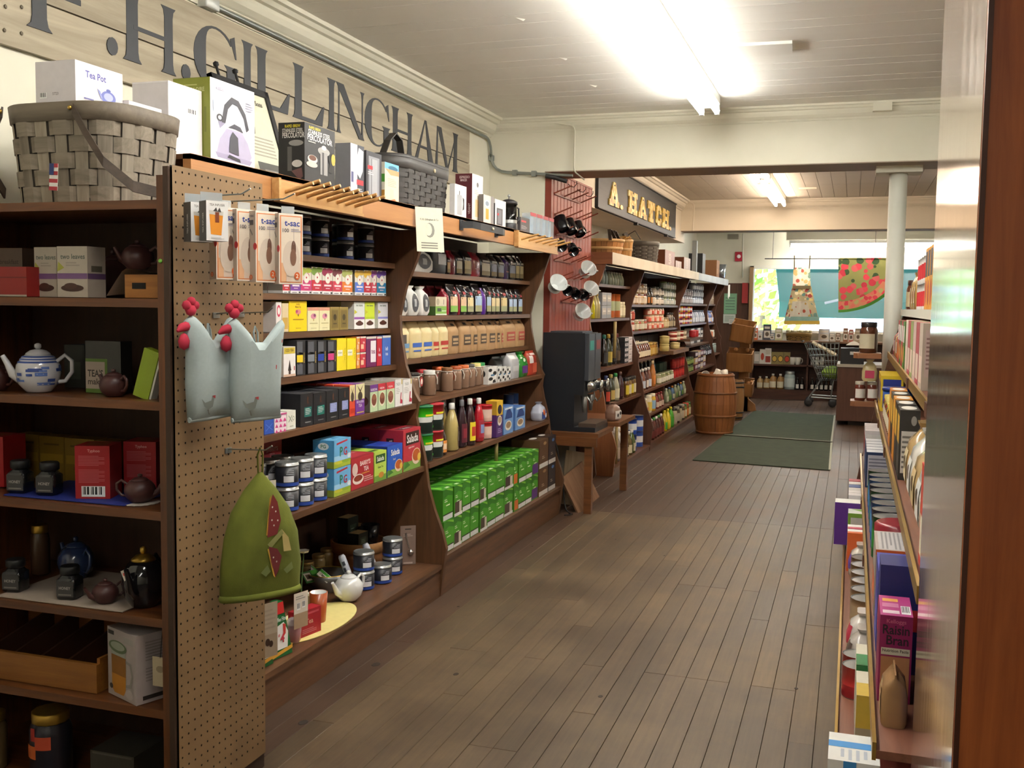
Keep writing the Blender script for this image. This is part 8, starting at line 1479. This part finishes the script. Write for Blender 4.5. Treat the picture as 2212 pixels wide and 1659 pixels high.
# ================================================================== shopping cart
ct = thing('shopping_cart', 'grey wire shopping cart near the window shelves', 'cart', (0, 0, 0)); CHM = M('9aa0a0', .3, .8); yc = 16.35
def cp_(u, v, y): q = at(u, v, y=y); return Vector((q.x, y, q.z))
A0, A1, A2, A3 = cp_(1738, 742, yc), cp_(1812, 742, yc), cp_(1806, 822, yc), cp_(1770, 822, yc)
def quadframe(y): return [Vector((p.x, y, p.z)) for p in (A0, A1, A2, A3)]
for y in (yc, yc+.45): MB().tube(quadframe(y), .011, CHM, 6, True).obj('basket_frame', ct)
for k in range(9):
    f = k/8; mb = MB()
    for y in (yc,): pass
    p0 = A0.lerp(A1, f); p1 = A3.lerp(A2, f); MB().tube([p0, p1, Vector((p1.x, yc+.45, p1.z)), Vector((p0.x, yc+.45, p0.z))], .004, CHM, 4).obj('wire', ct)
for k in range(1, 6):
    f = k/6; p0 = A0.lerp(A3, f); p1 = A1.lerp(A2, f); MB().tube([p0, p1, Vector((p1.x, yc+.45, p1.z)), Vector((p0.x, yc+.45, p0.z))], .004, CHM, 4, True).obj('wire', ct)
MB().tube([cp_(1733, 738, yc), cp_(1733, 738, yc+.0)+Vector((0, .45, 0))], .014, M('3a3a3c', .4), 8).obj('handle', ct)
for y in (yc, yc+.45):
    P = [cp_(1772, 822, yc), cp_(1758, 845, yc), cp_(1745, 862, yc)]; MB().tube([Vector((p.x, y, p.z)) for p in P], .012, CHM, 6).obj('leg', ct); P = [cp_(1752, 858, yc), cp_(1808, 862, yc)]; MB().tube([Vector((p.x, y, p.z)) for p in P], .012, CHM, 6).obj('rail', ct); P = [cp_(1800, 822, yc), cp_(1794, 862, yc)]; MB().tube([Vector((p.x, y, p.z)) for p in P], .01, CHM, 6).obj('leg', ct)
    for u in (1746, 1798):
        q = cp_(u, 868, yc); MB().lathe([(.02, -.016), (.062, -.014), (.062, .014), (.02, .016)], M('2a2a2c', .6), seg=14).obj('wheel', ct, (q.x, y, .064), (radians(90), 0, 0))
tag(MB().box(-.2, .2, -.13, .13, 0, .02, M('b8a888', .8)).obj('paper_sack', None, (cp_(1778, 760, yc).x, yc+.22, cp_(1778, 755, yc).z), (radians(5), radians(28), 0)), 'tan paper sack lying across the shopping cart', 'sack')
tag(MB().lathe([(.06, 0), (.15, .04), (.17, .1), (.12, .17), (.02, .2)], M('7f9a3a', .8), seg=9, smooth=False).obj('green_bag', None, (cp_(1797, 815, yc).x, yc+.22, cp_(1797, 820, yc).z)), 'green mesh bag of produce in the cart', 'bag')
# ================================================================== checkout counter with bin
kt = thing('counter', 'brown checkout counter with pale top edge', 'counter'); x0 = -.169
MB().box(x0, .75, 13.9, 14.7, .06, .755, WOOD('4a2f24', '5c3c2e', 'z', .5)).obj('body', kt); MB().box(x0-.01, .78, 13.88, 14.72, .755, .79, M('a8a49c', .4)).obj('top', kt); MB().box(x0+.15, .75, 13.98, 14.7, .0, .06, M('2a1c16', .7)).obj('toe_kick', kt)
a, b = xpx(1815, 13.95, .8), xpx(1866, 13.95, .8); tag(carton(b-a, .35, .2, '1c1e24', [('r', .4, .6, .6, .8, 'c4c8cc')]).obj('plastic_tub', None, ((a+b)/2, 14.15, .791)), 'black plastic tub on the checkout counter', 'tub')
mb = MB(); lgrid(mb, lambda u, v: (-.06+.3*u, .2*v, .05+.05*sin(5*u)*sin(3*v)), 8, 6, M('c8c4b8', .9)); tag(mb.obj('paper_bundle', None, ((a+b)/2-.02, 14.08, .98)), 'crumpled white paper lying on the black tub', 'paper')
MB_ = MB(); lgrid(MB_, lambda u, v: (-.25+.5*u, .35*v, 0.004), 2, 2, M('324038', .9)); tag(MB_.obj('floor_mat', None, (-.25, 14.8, .002)), 'small dark mat beside the checkout counter', 'mat')
# ================================================================== goods on the stepped shelving (facing left)
def gput(lv, y, builder, key, name, label, cat, back=0.0, dx=.012, rot=-90, group=None, z=0): x, zz = GL[lv]; return place(key, builder, name, label, cat, (x+dx+back, y, zz+.0005+z), rot, group)
def gbox(lv, y, w, d, h, c, front, label, rot=-90, left=(), top=(), right=(), name='carton', cat='box', group=None, z=0, dx=.012): return gput(lv, y, lambda: [(name, carton(w, d, h, c, front, right if rot == -90 else left, top, left if rot == -90 else right), None)], ('g', w, d, h, c, repr(front), repr(right), repr(left)), name, label, cat, d/2 if rot == -90 else w/2, dx, rot, group, z)
# top level
for i in range(3): gput(4, 6.9-i*.22, lambda: bag(.16, .08, .24, M('a8834c', .2), 'pouch', [(.2, .2, .8, .6, 'd8c8a8'), (.4, .3, .7, .5, 'b0403a', 'picture', 'oval')]), ('pasta', 0), 'pasta_bag', 'clear bag of pasta on the top stepped shelf', 'bag', .05, group='pasta bags')
for i in range(4):
    for L_ in (0, 1): gput(4, 6.1-i*.16, lambda: can_parts(.065, .14, [(.2, 'e4e2de'), (.75, 'c83038'), (1, 'e4e2de')], None)(), 'tomcan', 'tomato_can', 'large white can with red tomato, %s layer' % ('lower', 'upper')[L_], 'can', .07, group='large tomato cans', z=L_*.142)
for i in range(4): gbox(4, 5.3-i*.17, .15, .1, .3, 'd8942c', [('r', .1, .55, .9, .95, '2a2a3a'), ('e', .5, .3, .3, .2, 'b03a30')], 'orange and navy carton on the top stepped shelf', left=[('e', .5, .3, .3, .2, 'b03a30')], right=[('r', .1, .5, .9, .9, '2a2a3a')])
gput(4, 7.2, jar_parts(.06, .2, M('6a3a24', .2, coat=.4), M('4a2a24', .4), 'c8b890'), 'bigsauce', 'large_jar', 'large dark sauce jar at the far end of the top shelf', 'jar', .06)
# level 4 (z 1.2)
for i in range(5): gput(3, 7.2-i*.13, lambda: bag(.12, .08, .17, ('c04030', '2c3a5a', 'c8a03a', '8a2a2a', 'c86a2c')[i], 'gusset', [(.15, .2, .85, .6, ('e0c8b0', 'd8d8dc', 'b83a2c', 'e0d0a8', 'e8e0d0')[i])]), ('l4b', i), 'snack_bag', '%s snack bag at the far end of the fourth stepped shelf' % ('red', 'navy', 'mustard', 'dark red', 'orange')[i], 'bag', .05)
for i in range(4): gbox(3, 6.2-i*.2, .18, .08, .24, ('a82838', '3a6a2c', 'b03040', '4a7a30')[i], [('r', .1, .55, .9, .9, 'd8d0c8'), ('e', .5, .3, .3, .18, 'd89a4a')], '%s baking mix box on the fourth stepped shelf' % ('red', 'green', 'crimson', 'leaf green')[i], left=[('r', .1, .5, .9, .85, 'c03a44'), ('t', 'salada', .5, .68, .1, 'f0dcd8', .7), ('e', .5, .25, .3, .15, 'd8a060')])
for i in range(6): gbox(3, 5.3-i*.22, .2, .09, .25, ('c8b8a8', 'a83a48', '8a9a5a', 'c4a8a0', 'a8444a', 'b8a898')[i], [('r', .1, .1, .9, .5, 'd8c0b0')], 'cracker box with fine print on the fourth stepped shelf', left=[('r', .1, .2, .9, .9, 'c0a8a0'), ('l', .15, .3, .85, .8, 8, '8a6a66')], group='cracker boxes')
# level 3 (z .87)
for i in range(6): gbox(2, 7.25-i*.09, .085, .13, .22, 'd8b824', [('r', .2, .2, .8, .8, '2c3f8a')], 'yellow and blue pasta carton on the third stepped shelf', left=[('r', .1, .1, .9, .9, '24368a')], group='yellow and blue cartons')
gput(2, 6.5, lambda: [('tub', MB().lathe([(.07, 0), (.08, .01), (.085, .15)], M('1f4f9a', .3), seg=18), None), ('lid', MB().lathe([(.09, .15), (.09, .165), (.085, .17)], M('2a3f8a', .3), seg=18), None), ('lettering', MB().text('super', lambda a, b: (a, -.087, b+.09), 0, 0, .035, M('e0c830'), .1, True), None)], 'tub', 'blue_tub', 'blue tub with yellow lettering on the third stepped shelf', 'tub', .09)
for i in range(10): gput(2, 6.3-i*.1, jar_parts(.04, .14, M(('a83028', '5a6a3a', 'b88a3a', '6a3a24')[i % 4], .2, coat=.3), M('c8b45a', .4), 'd8cdb4'), ('l3j', i % 4), 'jar', '%s pickle jar on the third stepped shelf' % ('red', 'green', 'amber', 'brown')[i % 4], 'jar', .045)
for i in range(5): gbox(2, 5.1-i*.24, .2, .07, .26, ('c07a2c', '2a2622', 'c8862c', '2c2824', '33302c')[i], [('r', .1, .5, .9, .9, 'd8a83a')], '%s pasta box on the third stepped shelf' % ('dull orange', 'black', 'bright orange', 'second black', 'nearest black')[i], left=[('r', .1, .1, .9, .7, 'd4d0c8'), ('l', .15, .15, .85, .65, 7, '77736c'), ('e', .7, .85, .14, .07, '9a968e')], top=[('e', .5, .5, .35, .4, 'e0ddd6')])
for i in range(5): gput(2, 3.85-i*.24, lambda: bag(.2, .13, .24, M(('a88a5c', 'c8c4ba', 'b09468', 'd0ccc4', 'a08050')[i], .2), 'pouch', [(.15, .15, .85, .6, ('d8c8a0', 'e4e2dc', 'c8b080', 'dcdad4', 'c0a070')[i]), (.3, .3, .7, .5, '5a4630', 'picture', 'oval')]), ('l3bag', i), 'grain_bag', '%s bag of dry goods on the third stepped shelf' % ('tan', 'white', 'golden', 'pale', 'brown')[i], 'bag', .08)
gbox(2, 2.66, .18, .08, .25, 'c84a3a', [('r', .1, .1, .9, .5, 'e0d8c0')], 'red packet near the tall case on the third stepped shelf', left=[('r', 0, .4, 1, .6, '3a7ab0'), ('r', .1, .65, .9, .9, 'e8e0d0')]); gbox(2, 2.5, .12, .08, .22, 'd8c090', [('r', .1, .1, .9, .5, 'b03a30')], 'tan packet nearest the tall case on the third stepped shelf')
# level 2 (z .5)
for i in range(4): gbox(1, 7.2-i*.12, .11, .12, .24, 'd8d0d0', [('r', .1, .3, .9, .8, 'b83a3c')], 'white and red soap carton on the second stepped shelf', left=[('r', .1, .1, .9, .9, 'e0dcd8'), ('e', .5, .4, .3, .2, 'a8403c')], group='white and red cartons')
for i in range(5): gbox(1, 6.65-i*.13, .12, .15, .2, '23345c', [('r', .1, .3, .9, .8, '3a5a9a')], 'navy carton with white nutrition panel on the second stepped shelf', left=[('r', .06, .05, .94, .92, 'b0b0bc'), ('l', .1, .1, .9, .85, 8, '6f7080')], top=[('r', .02, .02, .98, .98, 'd8dade')], group='navy cartons')
for i in range(9):
    for q in (0, 1): gput(1, 5.6-i*.155, lambda: can_parts(.07, .17, [(.25, ('1f6a34', '2a6ac0', '2a6ac0', '2a7ac4')[i % 4]), (.7, ('2f8a3c', '3a86d0', '5aa8d8', '2a6ac0')[i % 4]), (1, ('1f6a34', '2258a8', '2a6ac0', '3a3a6a')[i % 4])], None)(), ('cofc', i % 4), 'coffee_can', 'steel-topped coffee can on the second stepped shelf, %s row' % ('front', 'back')[q], 'can', .075+q*.15, group='steel-topped coffee cans')
gput(1, 4.05, lambda: [('tub', MB().lathe([(.085, 0), (.09, .01), (.09, .2), (.08, .21)], M('8a2430', .3), seg=18), None)], 'redtub', 'detergent_tub', 'dark red tub on the second stepped shelf', 'tub', .095)
gbox(1, 3.66, .3, .16, .22, 'a89a90', [('r', .1, .1, .9, .5, 'd86a3a')], 'large white and orange carton with fine print on the second stepped shelf', top=[('r', .04, .06, .96, .9, 'b8b4b4'), ('l', .06, .1, .94, .85, 9, '8a8688'), ('r', 0, .92, 1, 1, 'd8642c')], left=[('r', .04, .05, .96, .9, '9a8a86'), ('r', 0, .92, 1, 1, 'd8642c')])
gbox(1, 3.26, .24, .14, .24, '3a3f9a', [('r', .1, .1, .9, .6, '5a5ab8')], 'blue and red detergent carton on the second stepped shelf', top=[('r', 0, 0, 1, 1, '3c429c'), ('p', [(.1, .1), (.9, .3), (.8, .7), (.2, .6)], 'd8d4e0'), ('t', 'ALL', .5, .45, .3, 'b83048', .6), ('r', .55, .75, .98, .98, 'c8803a')], left=[('r', .08, .5, .92, .95, '444ab0'), ('p', [(.1, .62), (.9, .6), (.8, .85), (.2, .85)], 'dcd8e4')])
gbox(1, 3.03, .13, .11, .3, '23286a', [('r', .1, .3, .9, .6, 'c03a40')], 'navy carton with red mark on the second stepped shelf', left=[('r', .5, .4, .9, .6, 'c83a3c')])
RB = [('r', 0, 0, 1, 1, '8c1a52'), ('t', 'Kelloggs', .5, .93, .06, 'c0607a', .6), ('t', 'Raisin', .5, .84, .11, '2c1a20', .82), ('t', 'Bran', .55, .72, .11, '2c1a20', .68), ('r', .06, .55, .94, .63, 'c8c0a8'), ('t', 'Nutrition Facts', .5, .6, .035, '4a3a34', .8), ('r', .06, .02, .94, .53, 'a9754c')]
gbox(1, 2.83, .078, .19, .225, 'a02860', RB, 'magenta cereal box with black lettering near the tall case', 0, top=[('r', 0, 0, 1, 1, 'b03a7c'), ('r', .1, .7, .6, .85, 'd8a04a'), ('r', .08, .1, .6, .25, 'e0c8d0'), ('b', .66, .1, .95, .5), ('r', .08, .4, .6, .6, 'c87aa0')], left=[('r', .1, .1, .9, .9, '8c1a52')], dx=.008)
gbox(1, 2.52, .09, .12, .26, '4a4a8a', [('r', .3, .75, .8, .95, 'e0a840'), ('r', .1, .1, .9, .4, '8ab0c8')], 'violet packet with orange sun nearest the tall case', 0, dx=.1)
gput(1, 2.62, lambda: bag(.12, .06, .13, M('9a7650', .25), 'gusset', [(.2, .2, .8, .6, 'b8926a')]), 'tanbag', 'cereal_bag', 'tan cellophane bag beside the magenta cereal box', 'bag', .03, group=None)
for i in range(6): gput(0, 5.24-i*.15, lambda: bag(.12, .08, .12, M(('c8c0b4', 'b8a888', 'd0c8c0')[i % 3], .12), 'pouch', [(.2, .2, .8, .6, ('8a6a4a', 'b0a080', 'a03a3a')[i % 3])]), ('nutbag', i % 3), 'nut_bag', 'crinkled small bag behind the tan cans on the lowest shelf', 'bag', .24)
for i in range(5): gbox(0, 3.9-i*.2, .17, .1, .26, ('b8a88c', '8a3a34', 'c8b89c', 'a8987c', '7a6a58')[i], [('r', .1, .3, .9, .8, 'd8ccb4')], '%s packet at the back of the lowest stepped shelf' % ('sand', 'brick', 'cream', 'khaki', 'taupe')[i], left=[('r', .1, .1, .9, .6, 'd0c4ac'), ('l', .15, .15, .85, .55, 5, '8a7c68')], dx=.24)
# level 1 (z .15)
for i in range(4): gbox(0, 7.25-i*.12, .1, .13, .2, ('b03a44', 'd8d4d0', '2a4a8a', 'c8c4c0')[i], [('r', .1, .3, .9, .8, 'e0d8d0')], '%s packet at the far end of the lowest stepped shelf' % ('red', 'white', 'blue', 'grey')[i], left=[('r', .1, .1, .9, .5, 'e4e0dc')])
for i in range(2): gbox(0, 6.79-i*.1, .09, .1, .2, 'd8d4d4', [('r', .1, .1, .9, .4, 'a83a44')], 'white carton with brown mill picture on the lowest stepped shelf', left=[('r', .1, .3, .9, .75, 'b08478'), ('r', .05, .05, .95, .2, '4a4448')], group='white mill cartons')
for i in range(4): gbox(0, 6.6-i*.08, .07, .12, .16, '5a3a8a', [('r', .1, .3, .9, .8, 'd8d4e0')], 'white-topped purple carton on the lowest stepped shelf', top=[('r', 0, 0, 1, 1, 'e8e6e2')], group='white-topped purple cartons')
gput(0, 5.8, lambda: [('bowl', MB().lathe([(.04, 0), (.06, .02), (.075, .08), (.07, .08), (.05, .02), (.001, .015)], M('c08a3a', .5), seg=16, cap=False), None)], 'gbowl', 'tan_bowl', 'tan paper bowl on the lowest stepped shelf', 'bowl', .08)
gbox(0, 5.68, .1, .12, .2, 'c8506a', [('r', .1, .3, .9, .8, 'e8e0e0')], 'pink carton on the lowest stepped shelf', top=[('r', 0, 0, .6, 1, 'ece8e6')]); gbox(0, 5.56, .1, .12, .2, 'd8642c', [('r', .1, .3, .9, .8, 'e8e0e0')], 'orange and white carton on the lowest stepped shelf', top=[('r', 0, 0, .6, 1, 'ece8e6')])
gbox(0, 6.1, .13, .14, .24, '5a2a8a', [('r', .1, .5, .9, .9, 'c8a0d8')], 'purple carton with white top sticking out of the lowest shelf', top=[('r', 0, 0, 1, 1, 'e8e8e4')], dx=-.06, z=.02); gbox(0, 5.96, .14, .14, .23, '7aa83a', [('r', .1, .5, .9, .9, 'd8e0c0')], 'lime and white carton on the lowest stepped shelf', top=[('r', 0, 0, 1, 1, 'e0e4dc'), ('p', [(.1, .1), (.5, .5), (.1, .9)], '8ab84a')], left=[('r', .1, .1, .9, .9, 'c8c8c0')]); gbox(0, 6.23, .1, .12, .22, 'c8c4bc', [('r', .1, .5, .9, .9, '8a8680')], 'pale grey carton on the lowest stepped shelf', left=[('r', .1, .6, .9, .8, '3a3634'), ('l', .1, .15, .9, .5, 5, '8a8680')])
for i in range(3): gput(0, (5.42, 4.2, 3.98)[i], lambda: bag(.16, .12, .17, M(('c8c0b4', 'd4ccc4', 'b8b0a8')[i], .12), 'pouch', [(.4, .3, .95, .7, ('6a4a9a', 'b83a4c', '5a4a44')[i])]), ('rice', i), 'plastic_bag', 'crinkled clear bag with %s label on the lowest stepped shelf' % ('violet', 'red', 'brown')[i], 'bag', .07)
for i in range(6): gput(0, 5.25-i*.15, lambda: can_parts(.07, .14, [(.3, 'a88a6a'), (.8, 'b09878'), (1, 'a88a6a')], None)(), 'tancan', 'food_can', 'steel-topped tan can on the lowest stepped shelf', 'can', .09, group='steel-topped tan cans')
for i in range(2): gput(0, 3.84-i*.12, lambda: can_parts(.055, .11, [(.4, 'a02830'), (1, 'c83a3c')], None)(), 'redcan', 'food_can', 'small red can at the front of the lowest stepped shelf', 'can', .05, group='small red cans')
for i, (c, d) in enumerate((('2f7a44', 'green'), ('c8a83a', 'yellow'))): gbox(0, 3.56-i*.28, .22, .14, .2, 'd4ceb8', [('r', .1, .1, .9, .5, 'd8d0c0')], '%s and white snack carton on the lowest stepped shelf' % d, top=[('r', 0, .0, 1, 1, 'cfc8b4'), ('r', .5, 0, 1, 1, c), ('r', .58, .3, .9, .75, 'e6e0d8'), ('v', 'Goldie', .74, .52, .1, 'b0304a', .4)], left=[('r', 0, .5, 1, 1, c), ('r', 0, 0, 1, .5, 'a89a80')], dx=.05)
gbox(0, 2.84, .12, .12, .2, '8a4038', [('r', .1, .1, .9, .5, 'c89040')], 'brick red carton on the lowest stepped shelf', dx=.1, top=[('r', .3, .3, .9, .7, 'c8983a')], left=[('r', .3, .4, .9, .8, 'b88a3a')]); gbox(0, 3.0, .14, .13, .22, 'd8dadc', [('r', .1, .1, .9, .5, '3a86c8')], 'white and blue carton behind the brick red one', dx=.1, top=[('r', .5, 0, .8, 1, '3a86c8')], left=[('r', .4, 0, .8, 1, '4a90cc')])
gbox(0, 2.63, .17, .12, .24, 'dcdcd8', [('r', .1, .1, .9, .5, '3a86c8')], 'white and blue carton at the bottom edge of the picture', top=[('r', .3, 0, .52, 1, '3a8acc'), ('l', .58, .2, .95, .8, 4, 'b0b8c4')], left=[('r', .3, .5, .55, 1, '3a8acc'), ('r', 0, 0, 1, .3, 'd8c890')], dx=-.02, z=.02)
# end shelves
gd1 = GL
for i, (dx, dy) in enumerate(((.06, 7.5), (.14, 7.52))):
    place('ejar', jar_parts(.036, .13, M('6a3024', .2, coat=.3), M('c4bca8', .4), 'd8d4cc'), 'jar', 'white labelled jar on the lower end shelf of the stepped shelving', 'jar', (dx, dy, .871), 20, 'jars on the end shelf')
place('bjar', jar_parts(.06, .21, M('5a3420', .15, coat=.4), M('2a2420', .4), 'c8c0a4'), 'large_jar', 'large brown jar with cream label on the upper end shelf', 'jar', (.105, 7.52, 1.201), -30)
place('endpasta', lambda: bag(.1, .07, .15, M('c8b888', .2), 'pouch', [(.2, .15, .8, .5, 'b83a5a')]), 'pasta_bag', 'bag with pink label hanging below the upper end shelf', 'bag', (.12, 7.5, 1.005), 0)
finish_labels()
